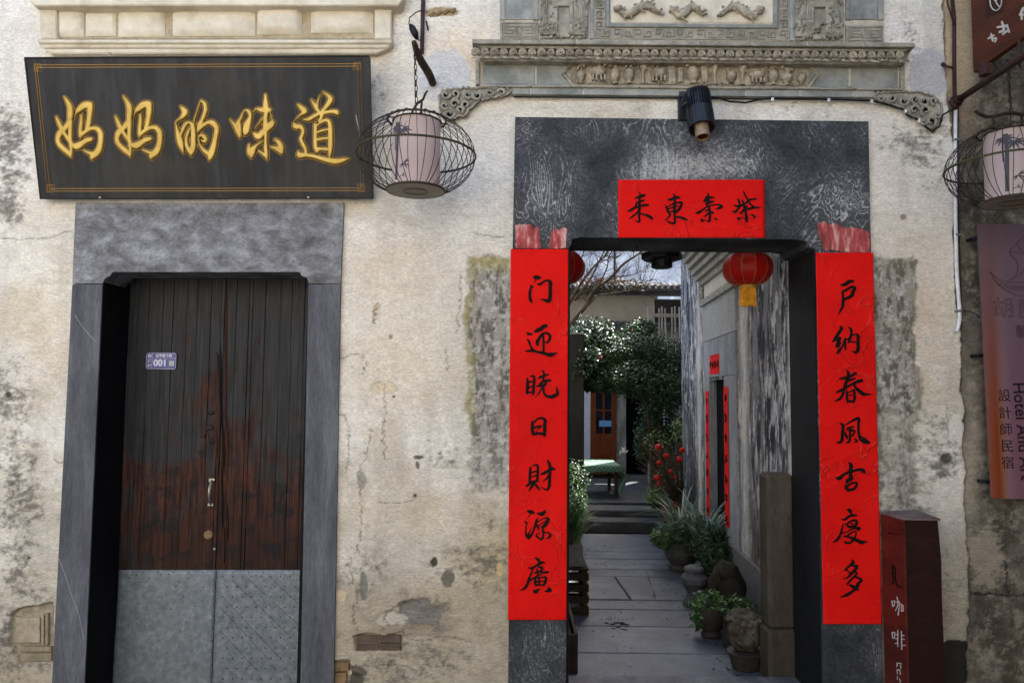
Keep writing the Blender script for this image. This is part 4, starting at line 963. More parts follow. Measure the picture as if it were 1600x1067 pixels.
WEI = [[(88,420,18),(130,472,44),(180,530,84),(210,600,84),(226,672,30)],[(190,470,50),(240,400,44),(270,325,24),(310,292,30),(355,322,60),(368,390,56),(328,490,100),(312,570,104),(300,622,44)],[(205,470,70),(225,540,50),(236,650,26)],
       [(578,80,36),(582,150,60),(585,230,86),(590,310,80),(580,400,66),(580,500,80),(582,600,64),(584,700,46),(582,800,58),(592,900,54),(602,975,24)],[(420,320,14),(455,272,30),(510,290,70),(580,290,96),(635,292,70)],
       [(425,620,46),(482,655,100),(540,600,86),(600,550,90),(658,490,100),(676,462,70)],[(645,330,20),(664,390,18),(680,440,30)],[(545,400,36),(500,460,24),(440,538,10)],[(352,765,26),(352,840,66),(380,885,108),(405,835,84),(450,790,48),(500,750,30),(560,722,12)],[(380,900,96),(385,945,36)],
       [(470,848,18),(520,880,40),(575,920,56),(602,970,24)],[(635,800,16),(700,815,46),(765,835,92),(805,885,50)],[(712,700,34),(758,735,66),(795,800,80),(808,870,56)]]
DAO = [[(138,212,28),(190,262,76),(232,306,84),(190,350,46),(140,392,26),(98,445,12)],[(90,478,46),(112,520,84),(170,522,78),(212,572,58),(205,632,56),(182,690,56),(210,765,58),(245,830,56),(252,890,56)],
       [(150,878,50),(165,918,86),(250,915,66),(350,930,60),(450,958,66),(560,985,78),(660,1002,86),(740,990,76),(800,976,48),(845,968,12)],[(328,148,24),(358,195,50),(392,245,70),(420,300,58),(462,342,58)],[(450,85,14),(418,175,34),(402,235,60)],
       [(488,38,18),(545,78,48),(592,135,80),(572,190,76),(522,260,62),(475,322,58),(472,380,58),(440,440,48)],[(222,422,28),(290,420,58),(370,372,62),(440,342,60),(520,326,58),(600,312,62),(670,318,76),(695,350,38)],
       [(385,490,56),(382,600,60),(382,700,60),(386,800,64),(410,862,56)],[(392,520,26),(460,462,44),(530,432,60),(578,462,66),(592,550,72),(592,650,76),(592,750,76),(588,850,64),(582,935,40)],[(400,602,40),(480,576,44),(560,560,44)],[(400,702,50),(480,690,50),(570,680,50)],[(402,832,60),(470,830,50),(540,836,56)]]
# ---- shop board, leaning out at the top
YT, YB = -.20, -.055
pT, pB = P(300, 90, YT), P(300, 310, YB)
nrm = Vector((0, -(pT.z - pB.z), (pT.y - pB.y))); nrm = -nrm if nrm.y > 0 else nrm; nrm.normalize(); 
nrm = np.array(nrm); p0 = np.array(pB)
board = empty('shop_signboard'); tag(board, 'dark lacquered shop board with five raised gold characters above the plank door', 'signboard')
def SB(px, py, h=0.0):
    return [Vector(v) for v in hit(np.array(px, float), np.array(py, float), p0 + nrm * h, nrm)]
def lacquer():
    m = mat('weathered_black_lacquer', [(20, 22, 23), (30, 30, 28), (50, 45, 36)], .5, 3.0, (1, 1, 1), bump=.06, bscale=60, contrast=.2, fine=.12, spec=.2)
    N = m.node_tree.nodes; K = m.node_tree.links; b = N['Principled BSDF']; src = b.inputs['Base Color'].links[0].from_socket
    tc = N.new('ShaderNodeTexCoord'); mp = N.new('ShaderNodeMapping'); mp.inputs['Scale'].default_value = (9, 1, 1.1); K.new(tc.outputs['Object'], mp.inputs[0])
    n = N.new('ShaderNodeTexNoise'); n.inputs['Scale'].default_value = 3; n.inputs['Detail'].default_value = 7; K.new(mp.outputs[0], n.inputs[0])
    r = N.new('ShaderNodeMapRange'); r.inputs[1].default_value = .45; r.inputs[2].default_value = .75; r.inputs[3].default_value = 0; r.inputs[4].default_value = .55; K.new(n.outputs[0], r.inputs[0])
    mx = N.new('ShaderNodeMix'); mx.data_type = 'RGBA'; K.new(r.outputs[0], mx.inputs[0]); K.new(src, mx.inputs[6]); mx.inputs[7].default_value = L4((60, 63, 66)); K.new(mx.outputs[2], b.inputs['Base Color'])
    return m
M_['lacquer'] = lacquer(); M_['edge_black'] = plain('black_board_edge', (15, 15, 16), .5)
cs = [(39, 91), (577, 88), (582, 309.5), (63, 310.5)]
f = SB([c[0] for c in cs], [c[1] for c in cs]); th = Vector(nrm) * -.035; b2 = [v + th for v in f]
MB().add(f + b2, [(3, 2, 1, 0), (4, 5, 6, 7), (0, 1, 5, 4), (1, 2, 6, 5), (2, 3, 7, 6), (3, 0, 4, 7)]).build('board', M_['lacquer'], board)
mb = MB(); g_ = [v + Vector(nrm) * .0005 for v in f]; mb.tube(g_ + [g_[0]], .0045, 6); mb.build('board_edge', M_['edge_black'], board)
M_['gold'] = mat('gold_leaf_paint', [(160, 128, 56), (186, 154, 74), (206, 176, 96)], .38, 7, bump=.06, metal=.25, contrast=.25, fine=.06, spec=.3)
M_['gold_line'] = plain('gold_painted_line', (190, 142, 60), .5)
M_['groove'] = plain('dark_brown_groove', (36, 22, 12), .7)
for name_, S_, ox in (('妈', MA, 80), ('妈', MA, 172.3), ('的', DE, 260), ('味', WEI, 350), ('道', DAO, 450)):
    oy = 140 if ox != 172.3 else 139
    st = char_px(S_, ox, oy, 8.89)
    ch = write_char(st, plane_place(p0, nrm, .0042), M_['gold'], board, .62, 0.0, .25, dome=lambda d: .0085 * np.sqrt(1 - (1 - np.clip(d / 2.6, 0, 1)) ** 2))
    o = write_char(st, plane_place(p0, nrm, .0026), M_['groove'], ch, .8, 1.1, .25, name='groove')
    o = write_char(st, plane_place(p0, nrm, .0014), M_['gold_line'], ch, .8, 1.9, .25, name='outline')
    o = write_char(st, plane_place(p0, nrm, .0005), M_['groove'], ch, .9, 2.7, .25, name='groove')
# painted border with knotted corners
mb = MB()
def sline(pts, r_=.0017):
    q = SB([p[0] for p in pts], [p[1] for p in pts], .0008); mb.tube(q, r_, 4)
o1 = [(54, 102), (563, 100), (569, 298), (74, 299)]; o2 = [(58, 106), (559, 104), (564, 294), (78, 295)]
for q in (o1, o2): sline(q + [q[0]])
for (cx_, cy_), sx, sy in (((58, 105), 1, 1), ((559, 103), -1, 1), ((565, 295), -1, -1), ((78, 296), 1, -1)):
    for a_, c_, e in ((0, 0, 5), (3.2, 3.2, 4), (-1, 4, 3)):
        sline([(cx_ + sx * a_ - e, cy_ + sy * c_ - e), (cx_ + sx * a_ + e, cy_ + sy * c_ - e), (cx_ + sx * a_ + e, cy_ + sy * c_ + e), (cx_ + sx * a_ - e, cy_ + sy * c_ + e), (cx_ + sx * a_ - e, cy_ + sy * c_ - e)], .0009)
mb.build('painted_border', M_['gold_line'], board)
mb = MB(); c = SB([171], [86], -.01)[0]; mb.tube([c + Vector((.012 * math.cos(t_), 0, .012 * math.sin(t_))) for t_ in np.linspace(0, 6.28, 10)], .0022, 5)
for x in (157, 482): c = SB([x], [309], .004)[0]; mb.lathe([(.005, 0), (.005, .006)], c, 8, M3=Matrix.Rotation(R(90), 3, 'X'))
mb.build('hanging_hook', M_['steel'], board)
mb = MB(); q = SB([556, 558, 561], [180, 190, 205], .004); mb.tube(q, [.003, .004, .001], 5); mb.build('paint_scrape', plain('pale_scrape', (140, 152, 166), .5), board)
mb = MB()
for x in (100, 545):
    a_ = SB([x], [110], -.03)[0]; mb.tube([a_, Vector((a_.x, .01, a_.z + .02))], .006, 6)
mb.build('fixing_rod', M_['iron'], board)
reroot(board, f[3])

# ---- red paper
def paper_mat(name, cols):
    m = mat(name, cols, .8, 2.2, bump=.03, bscale=50, contrast=.3, fine=.04, spec=.15)
    N = m.node_tree.nodes; K = m.node_tree.links; b = N['Principled BSDF']; src = b.inputs['Base Color'].links[0].from_socket; old = b.inputs['Normal'].links[0].from_node
    g = N.new('ShaderNodeNewGeometry'); n = N.new('ShaderNodeTexNoise'); n.inputs['Scale'].default_value = 5.5; n.inputs['Detail'].default_value = 3; n.inputs['Distortion'].default_value = .8; K.new(g.outputs['Position'], n.inputs[0])
    def mt(op, a, c):
        q = N.new('ShaderNodeMath'); q.operation = op
        for i, v in enumerate((a, c)):
            if hasattr(v, 'name'): K.new(v, q.inputs[i])
            else: q.inputs[i].default_value = v
        return q.outputs[0]
    r = mt('POWER', mt('SUBTRACT', 1.0, mt('MULTIPLY', mt('ABSOLUTE', mt('SUBTRACT', n.outputs[0], .5), 0), 4.0)), 26.0)
    n2 = N.new('ShaderNodeTexNoise'); n2.inputs['Scale'].default_value = 3.0; K.new(g.outputs['Position'], n2.inputs[0])
    r = mt('MULTIPLY', r, mt('MAXIMUM', mt('MULTIPLY', mt('SUBTRACT', n2.outputs[0], .45), 6.0), 0.0)); r = mt('MINIMUM', r, 1.0)
    bp = N.new('ShaderNodeBump'); bp.inputs['Strength'].default_value = 1; bp.inputs['Distance'].default_value = .006; K.new(r, bp.inputs['Height']); K.new(old.outputs[0], bp.inputs['Normal']); K.new(bp.outputs[0], b.inputs['Normal'])
    mx = N.new('ShaderNodeMix'); mx.data_type = 'RGBA'; K.new(mt('MULTIPLY', r, .35), mx.inputs[0]); K.new(src, mx.inputs[6]); mx.inputs[7].default_value = L4((236, 70, 56)); K.new(mx.outputs[2], b.inputs['Base Color'])
    return m
M_['red_paper'] = paper_mat('red_scroll_paper', [(190, 11, 7), (214, 16, 9), (228, 30, 20)])
M_['red_old'] = mat('faded_torn_red_paper', [(110, 56, 54), (172, 76, 74), (206, 168, 160)], .8, 14, (2.5, 1, .6), bump=.3, contrast=.18, fine=.3)
M_['ink'] = mat('black_brush_ink', [(16, 11, 10), (28, 20, 17)], .7, 12, bump=.05, fine=.15, spec=.08)
def sheet(root, x0a, y0, x1a, x0b, y1, x1b, Y, creases=(), amp=.0011):
    nx_ = 44; nz_ = int(44 * (y1 - y0) / max(40, x1a - x0a)); nz_ = max(30, min(280, nz_)); V = []; cr_ = [(random.uniform(x0a, x1a), random.uniform(y0, y1), random.uniform(0, math.pi), random.uniform(12, 55), random.uniform(.5, 1) * random.choice((-1, 1))) for _ in range(int(8 + (y1 - y0) / 18))]
    sd_ = random.random() * 99
    for j in range(nz_ + 1):
        for i in range(nx_ + 1):
            u, v = i / nx_, j / nz_; xx = (x0a + (x1a - x0a) * u) * (1 - v) + (x0b + (x1b - x0b) * u) * v; yy = y0 + (y1 - y0) * v
            p = P(xx, yy, Y); dd = amp * (mnoise.noise(Vector((p.x * 11, sd_, p.z * 6))) + .5 * mnoise.noise(Vector((p.x * 30, sd_, p.z * 22))))
            for cy_, s_ in creases: dd -= .0022 * math.exp(-((yy - cy_ - (u - .5) * s_) / 2.2) ** 2)
            for ca, cb2, cc_, cl2, cs2 in cr_:
                ex_, ey_ = xx - ca, yy - cb2
                if abs(ex_) + abs(ey_) < 70: a1 = ex_ * math.cos(cc_) + ey_ * math.sin(cc_); a2 = -ex_ * math.sin(cc_) + ey_ * math.cos(cc_) + .004 * a1 * a1; dd += cs2 * .0030 * math.exp(-(a1 / cl2) ** 2 * 2 - abs(a2) / 1.8)
            e = min(u, 1 - u, v * 4, (1 - v) * 4); dd += -.0022 * math.exp(-e / .03) * abs(mnoise.noise(Vector((p.x * 7, 3, p.z * 5))))
            p.y += dd; V.append(p)
    F = [(j * (nx_ + 1) + i, (j + 1) * (nx_ + 1) + i, (j + 1) * (nx_ + 1) + i + 1, j * (nx_ + 1) + i + 1) for j in range(nz_) for i in range(nx_)]
    o = meshobj('paper', V, F, M_['red_paper'], root, True); s = o.modifiers.new('thickness', 'SOLIDIFY'); s.thickness = .0008; s.offset = 1
    return o
YC = -.026
inkpl = lambda: plane_place((0, YC - .0050, 0), (0, -1, 0), 0)
MEN=[[(372,165,16),(430,180,90),(500,185,66),(535,188,24)],[(430,235,28),(385,300,8)],[(322,348,36),(372,382,36)],[(330,385,40),(308,470,58),(305,570,62),(322,650,66),(350,702,36)],[(478,318,46),(530,318,58),(590,270,46),(665,242,46),(732,285,80),(732,400,78),(732,500,78),(725,600,82),(700,668,88),(620,655,58),(560,640,32),(510,628,8)]]
YING=[[(410,240,46),(480,212,88),(560,162,86),(628,115,76),(660,140,30)],[(582,262,26),(540,320,58),(490,400,68),(460,460,78),(468,522,52)],[(600,280,40),(660,272,48),(722,325,58),(718,400,58),(678,458,50),(628,470,24)],[(580,290,46),(590,420,48),(590,540,52),(590,660,50)],[(225,258,16),(290,288,58),(345,296,36)],[(262,300,26),(262,340,8)],[(250,400,26),(290,450,50),(312,530,36),(350,600,50)],[(225,650,36),(300,640,52),(370,636,58),(460,664,50),(560,680,66),(650,708,66),(740,724,92),(820,702,46),(888,684,8)]]
XIAO=[[(250,280,36),(260,380,64),(256,480,70),(240,595,44)],[(318,238,30),(392,238,48),(398,340,56),(386,450,62),(380,550,60),(370,622,34)],[(285,350,44),(350,350,44)],[(280,480,34),(355,440,36)],[(265,572,46),(350,570,36)],[(568,118,36),(600,170,38),(590,240,52)],[(496,268,44),(580,232,56),(688,198,34)],[(590,240,50),(590,330,46)],[(728,322,50),(640,330,52),(560,362,52),(515,400,46)],[(575,300,34),(636,370,52),(618,430,34)],[(455,440,40),(540,430,62),(628,408,44)],[(600,450,34),(560,500,54)],[(545,510,38),(490,595,34),(408,684,8)],[(592,490,38),(600,590,46),(660,650,58),(760,662,78),(840,632,80),(882,600,66),(870,520,48),(864,440,8)]]
RI=[[(358,250,46),(358,350,70),(358,440,70),(380,508,66)],[(388,262,34),(468,192,42),(550,172,48),(618,212,70),(615,320,74),(615,430,74),(610,530,66)],[(398,372,38),(470,350,48),(538,342,36),(470,410,18),(430,460,12)],[(395,510,56),(480,490,56),(560,502,58)]]
CAI=[[(318,268,46),(310,370,58),(304,480,58),(300,570,56)],[(376,226,32),(458,218,46),(472,320,56),(466,430,58),(460,545,56)],[(328,372,34),(430,352,40)],[(328,470,26),(440,432,36)],[(330,572,52),(450,548,46)],[(240,650,48),(320,602,56),(400,600,66)],[(370,630,58),(320,700,46),(285,762,20)],[(428,630,46),(480,700,48),(500,735,32)],[(678,128,44),(715,200,66),(726,320,60),(720,450,62),(715,570,64),(708,660,66),(668,732,46),(600,710,28),(518,668,10)],[(542,410,36),(620,378,66),(700,330,66),(780,290,62),(826,312,36)],[(700,430,46),(650,500,42),(566,562,10)]]
YUAN=[[(248,240,24),(320,256,88),(392,282,36)],[(308,320,24),(228,422,8)],[(198,448,20),(238,492,48)],[(228,530,28),(220,640,28),(230,740,48),(280,788,76),(330,740,56),(380,650,42),(410,560,48),(440,460,56),(462,390,26)],[(255,760,56),(300,670,28),(348,578,8)],[(455,284,26),(530,300,76),(600,272,76),(624,240,40)],[(550,330,44),(590,330,20)],[(450,420,36),(430,500,56),(480,580,46),(490,645,20)],[(460,470,26),(560,410,22),(640,388,36),(690,405,56),(660,480,78),(610,550,76),(555,572,44)],[(490,540,24),(590,470,20),(645,440,16)],[(568,560,46),(580,660,46),(586,750,46),(548,828,46),(500,808,36),(438,758,44),(465,710,24),(540,684,12)],[(600,680,16),(680,690,34),(730,742,52),(708,782,44),(640,806,10)]]
GUANG=[[(488,218,36),(540,250,66),(570,300,46)],[(345,418,28),(420,430,56),(500,380,48),(580,332,56),(650,308,46),(688,322,16)],[(430,460,36),(390,560,36),(352,660,56),(320,770,56),(260,848,56),(200,880,28),(142,900,6)],[(468,530,36),(560,500,46),(640,520,44),(742,510,56)],[(560,400,46),(620,430,56),(600,520,44)],[(520,450,36),(540,540,44),(540,600,34)],[(380,682,46),(440,640,36),(540,582,34),(625,560,24)],[(488,640,46),(480,720,56),(500,788,48)],[(520,640,34),(620,622,32),(702,622,48),(700,700,58),(660,780,48)],[(500,712,44),(660,700,28)],[(500,782,46),(640,776,36)],[(570,620,36),(570,780,36)],[(448,890,24),(490,920,88),(540,880,46),(582,858,8)],[(668,910,8),(740,900,56),(792,892,78),(762,842,44)]]
HU=[[(388,268,36),(470,260,76),(560,202,78),(642,190,46)],[(408,410,36),(430,480,52),(430,580,58),(425,700,60),(390,782,46),(328,890,12)],[(428,410,56),(520,358,56),(610,312,60),(680,332,66),(642,400,78),(620,480,78),(540,532,66),(458,572,56)]]
NA=[[(378,205,46),(402,240,66),(340,340,68),(280,430,68),(215,512,34)],[(222,508,36),(300,462,56),(372,440,56)],[(370,440,56),(330,530,78),(310,600,76),(290,642,24)],[(368,540,56),(340,622,44)],[(310,752,46),(350,708,76),(400,640,46),(440,560,36),(468,458,34)],[(480,442,36),(475,560,52),(482,675,46)],[(558,216,34),(600,270,56),(600,370,56),(570,450,56),(538,552,24)],[(498,472,26),(560,450,36),(620,390,28),(690,365,32),(742,392,68),(742,500,74),(748,620,76),(736,700,74),(690,742,56),(640,720,28),(588,698,8)],[(560,510,34),(620,525,32),(692,530,26)]]
CHUN=[[(438,165,16),(472,230,58),(472,310,70),(430,430,70),(390,530,56),(370,630,58),(340,720,56),(280,780,56),(168,830,8)],[(305,352,34),(400,342,56),(500,312,58),(628,240,56)],[(400,440,36),(480,392,56),(606,350,46)],[(226,640,36),(310,602,58),(420,542,56),(520,482,48),(620,432,58),(740,395,76),(772,412,28)],[(588,440,46),(620,530,56),(700,608,78),(780,670,80),(870,680,48),(985,680,8)],[(438,590,26),(445,700,54),(450,800,52),(466,872,16)],[(460,642,36),(520,622,26),(590,592,48),(602,690,58),(602,780,58),(580,830,56),(500,820,56)],[(470,702,22),(550,690,26)]]
FENG=[[(296,276,26),(358,320,66),(360,430,68),(350,540,68),(340,640,68),(290,680,56),(222,680,16)],[(418,312,26),(520,250,42),(630,192,58),(692,190,66),(685,300,58),(685,420,58),(700,540,58),(740,622,68),(820,660,90),(890,680,66),(922,680,26)],[(728,540,16),(800,590,36),(880,640,36)],[(450,382,34),(540,360,48),(592,362,24)],[(408,470,26),(430,540,56),(452,600,34)],[(430,420,24),(530,430,56),(612,440,34),(572,520,46),(530,562,24)],[(520,370,46),(510,500,48),(500,620,46),(470,692,34)],[(438,682,26),(520,640,44)],[(600,602,26),(652,652,48),(600,676,24)]]
JI=[[(480,98,26),(532,160,78),(522,270,78),(520,380,78),(540,432,76),(470,470,88),(432,532,34)],[(212,412,26),(290,430,76),(370,360,56),(470,302,56),(560,280,58),(660,250,58),(750,250,76),(802,282,66),(800,320,16)],[(418,570,36),(430,622,76),(482,680,56)],[(460,582,56),(540,530,46),(642,520,46),(640,580,58),(600,640,58),(500,672,58)]]
QING=[[(448,148,26),(500,160,78),(530,212,56)],[(330,344,22),(400,350,56),(480,290,56),(570,262,56),(646,266,36)],[(370,440,26),(345,540,42),(320,640,52),(270,730,62),(220,788,58),(138,830,6)],[(408,450,26),(480,420,46),(560,370,46),(642,382,58),(640,450,58),(600,490,56),(480,500,56),(456,452,34)],[(540,440,36),(580,440,26)],[(348,632,36),(430,620,26),(520,560,32),(620,530,42),(702,535,68),(668,570,44)],[(376,700,26),(450,690,46),(540,620,36),(622,590,26)],[(400,702,28),(500,720,46),(600,760,68),(700,808,78),(760,824,78),(872,810,12)],[(630,600,26),(630,680,36),(560,790,56),(500,840,48),(420,830,46),(380,798,16)]]
DUO=[[(488,128,36),(510,180,68),(440,240,58),(370,300,46),(298,362,8)],[(500,250,36),(582,260,78),(550,330,68),(480,400,68),(400,482,46),(276,525,10)],[(350,310,36),(410,370,28),(450,410,34)],[(540,350,36),(580,400,46),(540,460,46),(470,530,46),(400,610,48),(386,642,16)],[(560,480,46),(640,510,58),(692,550,46),(620,610,68),(582,700,78),(500,770,56),(420,830,76),(330,870,56),(215,910,6)],[(440,650,46),(520,690,78),(600,742,56)]]
LAI=[[(345,80,20),(365,130,36),(355,260,56),(350,400,66),(345,520,66),(345,640,56),(350,740,56),(300,750,36),(240,700,10)],[(250,210,26),(340,190,66),(450,150,66),(490,160,16)],[(280,330,26),(360,290,46),(460,260,36)],[(290,320,46),(270,400,46)],[(80,510,26),(150,490,56),(250,430,56),(380,390,46),(520,370,56),(570,380,16)],[(310,520,36),(250,590,46),(180,640,42),(108,690,12)],[(380,570,36),(470,590,46),(560,620,66),(620,660,66),(640,690,46)]]
DONG=[[(1120,120,26),(1160,190,56),(1155,300,56),(1150,420,66),(1150,540,56),(1150,660,46),(1155,770,56),(1100,790,46),(1020,760,42),(968,720,12)],[(1000,250,36),(1080,240,66),(1180,200,76),(1260,205,46)],[(940,370,20),(965,430,46),(1000,510,56),(1040,580,46)],[(980,420,26),(1080,360,36),(1200,320,42),(1310,320,56),(1290,400,66),(1240,480,66),(1180,540,46)],[(1010,460,34),(1130,420,34),(1222,390,26)],[(1030,540,34),(1150,500,42)],[(1060,600,36),(1000,660,36),(918,720,10)],[(1170,640,36),(1280,650,52),(1370,680,56),(1432,710,36)]]
QI=[[(375,100,26),(390,150,46),(340,210,56),(300,280,56)],[(340,210,46),(430,200,56),(520,200,36)],[(310,280,46),(400,260,56)],[(340,340,46),(420,310,56),(500,290,46)],[(360,380,36),(380,350,30)],[(108,550,36),(170,540,66),(260,480,48),(380,400,36),(500,370,32),(620,365,42),(692,400,66),(640,440,66),(548,455,16)],[(410,420,46),(420,500,66),(430,580,56),(425,670,56),(410,740,56),(360,730,26),(310,710,16),(250,730,56),(230,690,36)],[(298,630,36),(370,580,46),(430,530,56),(502,550,46)],[(310,510,26),(400,480,46)],[(530,660,16),(560,690,46),(592,702,26)]]
ZI=[[(1190,58,30),(1230,150,46),(1280,240,46),(1340,340,46),(1400,400,46),(1470,430,46),(1582,425,24)],[(1250,310,46),(1340,250,52),(1460,235,36),(1492,240,12)],[(1058,228,34),(1090,300,56),(1110,380,56)],[(1160,260,34),(1190,340,56),(1210,430,56),(1210,500,56)],[(978,370,34),(1050,400,56),(1150,380,56),(1250,330,46),(1290,280,36)],[(948,520,36),(1010,520,56),(1070,450,46),(1120,400,46)],[(1120,560,36),(1190,490,56),(1270,400,46)],[(1270,470,46),(1340,450,56),(1400,440,46),(1500,420,36)],[(1240,500,46),(1250,600,66),(1262,700,66),(1252,750,34)],[(1048,650,26),(1080,690,56),(1130,650,22),(1200,670,16),(1240,690,26)],[(1330,590,12),(1400,600,36),(1442,642,56)]]
s1, s2 = 13.34, 14.55
cpl = empty('couplet_scroll'); tag(cpl, 'long red paper scroll with seven black characters on the left jamb of the carved gateway', 'couplet', 'red paper couplets on the carved gateway')
sheet(cpl, 798, 389.5, 888, 793.5, 968, 885, YC, ((530, 2), (606, 90), (665, -60), (748, 0)))
for S_, ox, oy in ((MEN, 805, 420), (YING, 805, 500), (XIAO, 805, 570), (RI, 805, 640), (CAI, 805, 710), (YUAN, 805, 780), (GUANG, 800, 855)):
    write_char(char_px(S_, ox, oy, s1), inkpl(), M_['ink'], cpl, .55, 0, .5)
reroot(cpl, P(840, 968, YC))
cpr = empty('couplet_scroll'); tag(cpr, 'long red paper scroll with seven black characters on the right jamb, beside the brown post', 'couplet', 'red paper couplets on the carved gateway')
sheet(cpr, 1274.5, 395, 1364, 1286.5, 974.5, 1378, YC, ((540, 6), (665, 40), (712, -40), (742, -60), (900, 80)))
for S_, ox, oy in ((HU, 1285, 425), (NA, 1285, 495), (CHUN, 1290, 565), (FENG, 1290, 640), (JI, 1290, 715), (QING, 1290, 785), (DUO, 1295, 865)):
    write_char(char_px(S_, ox, oy, s1), inkpl(), M_['ink'], cpr, .55, 0, .5)
reroot(cpr, P(1330, 974, YC))
ban = empty('red_banner'); tag(ban, 'horizontal red paper strip with four black characters over the carved gateway opening', 'banner')
sheet(ban, 966, 281, 1194.5, 966, 371.5, 1195, YC, ((330, -20), (352, 14)))
for S_, ox, oy in ((LAI, 975, 295), (DONG, 975, 295), (QI, 1080, 295), (ZI, 1080, 295)):
    write_char(char_px(S_, ox, oy, s2), inkpl(), M_['ink'], ban, .5, 0, .45)
reroot(ban, P(1080, 371, YC))
# torn remains of last year's papers
def torn(label, polys):
    t_ = MB()
    for pl in polys:
        q = []
        for (a_, b_), (c_, d_) in zip(pl, pl[1:] + pl[:1]):
            n = max(2, int(math.hypot(c_ - a_, d_ - b_) / 3))
            for k in range(n):
                u = k / n; j = .9 if 0 < k else 0; q.append((a_ + (c_ - a_) * u + random.uniform(-j, j), b_ + (d_ - b_) * u + random.uniform(-j, j)))
        t_.prism(q, -.0245, -.021)
    o = t_.build('torn_red_paper', M_['red_old']); tag(o, label, 'paper scrap'); return o
torn('two faded jagged tatters of red paper above the left gate scroll', [[(805, 352), (820, 350), (831, 351), (833, 358), (838, 353), (842, 357), (843, 372), (846, 386), (840, 388), (806, 388)], [(862, 362), (868, 356), (873, 362), (880, 354), (886, 357), (885, 372), (883, 388), (857, 388)]])
torn('faded streaky rag of old red paper above the right gate scroll', [[(1277, 350), (1288, 346), (1294, 352), (1306, 349), (1318, 357), (1330, 356), (1345, 358), (1358, 363), (1359, 380), (1360, 394), (1318, 394), (1300, 390), (1290, 392), (1282, 376)]])
# ================================================================== bamboo-cage lanterns
M_['bamboo'] = mat('dark_bamboo_cane', [(30, 24, 20), (46, 38, 30), (60, 56, 36)], .5, 8, bump=.1)
M_['bamboo_g'] = mat('green_brown_cane', [(44, 36, 28), (64, 58, 38), (92, 92, 46)], .5, 3, bump=.1)
M_['yellowish'] = plain('dull_brass_ring', (150, 128, 80), .5)
def shade_mat():
    m = mat('pink_silk_shade', [(204, 182, 176), (218, 200, 194)], .75, 3, bump=.06, bscale=120, fine=.05, spec=.2)
    N = m.node_tree.nodes; K = m.node_tree.links; b = N['Principled BSDF']; t = N.new('ShaderNodeBsdfTranslucent'); mx = N.new('ShaderNodeMixShader'); mx.inputs[0].default_value = .35
    src = b.inputs['Base Color'].links[0].from_socket; K.new(src, t.inputs[0]); K.new(b.outputs[0], mx.inputs[1]); K.new(t.outputs[0], mx.inputs[2]); K.new(mx.outputs[0], N['Material Output'].inputs[0]); return m
M_['shade'] = shade_mat(); M_['blueprint'] = plain('grey_violet_print', (78, 76, 82), .7); M_['plate_grey'] = plain('grey_base_board', (150, 146, 134), .6)
RA, RZ, ZH = .277, .193, .168
def rib(sgn):
    mb = MB(); pts = []; tw = R(3) * sgn
    for k in range(17):
        z = -ZH + 2 * ZH * k / 16; r_ = RA * math.sqrt(max(0, 1 - (z / RZ) ** 2)); a_ = tw * (k / 16 - .5); pts.append((r_ * math.cos(a_), r_ * math.sin(a_), z))
    return mb.tube(pts, .0019, 4)
def ring(r_, z, t_, seg=40): return MB().tube([(r_ * math.cos(a_), r_ * math.sin(a_), z) for a_ in np.linspace(0, 2 * math.pi, seg + 1)], t_, 6)
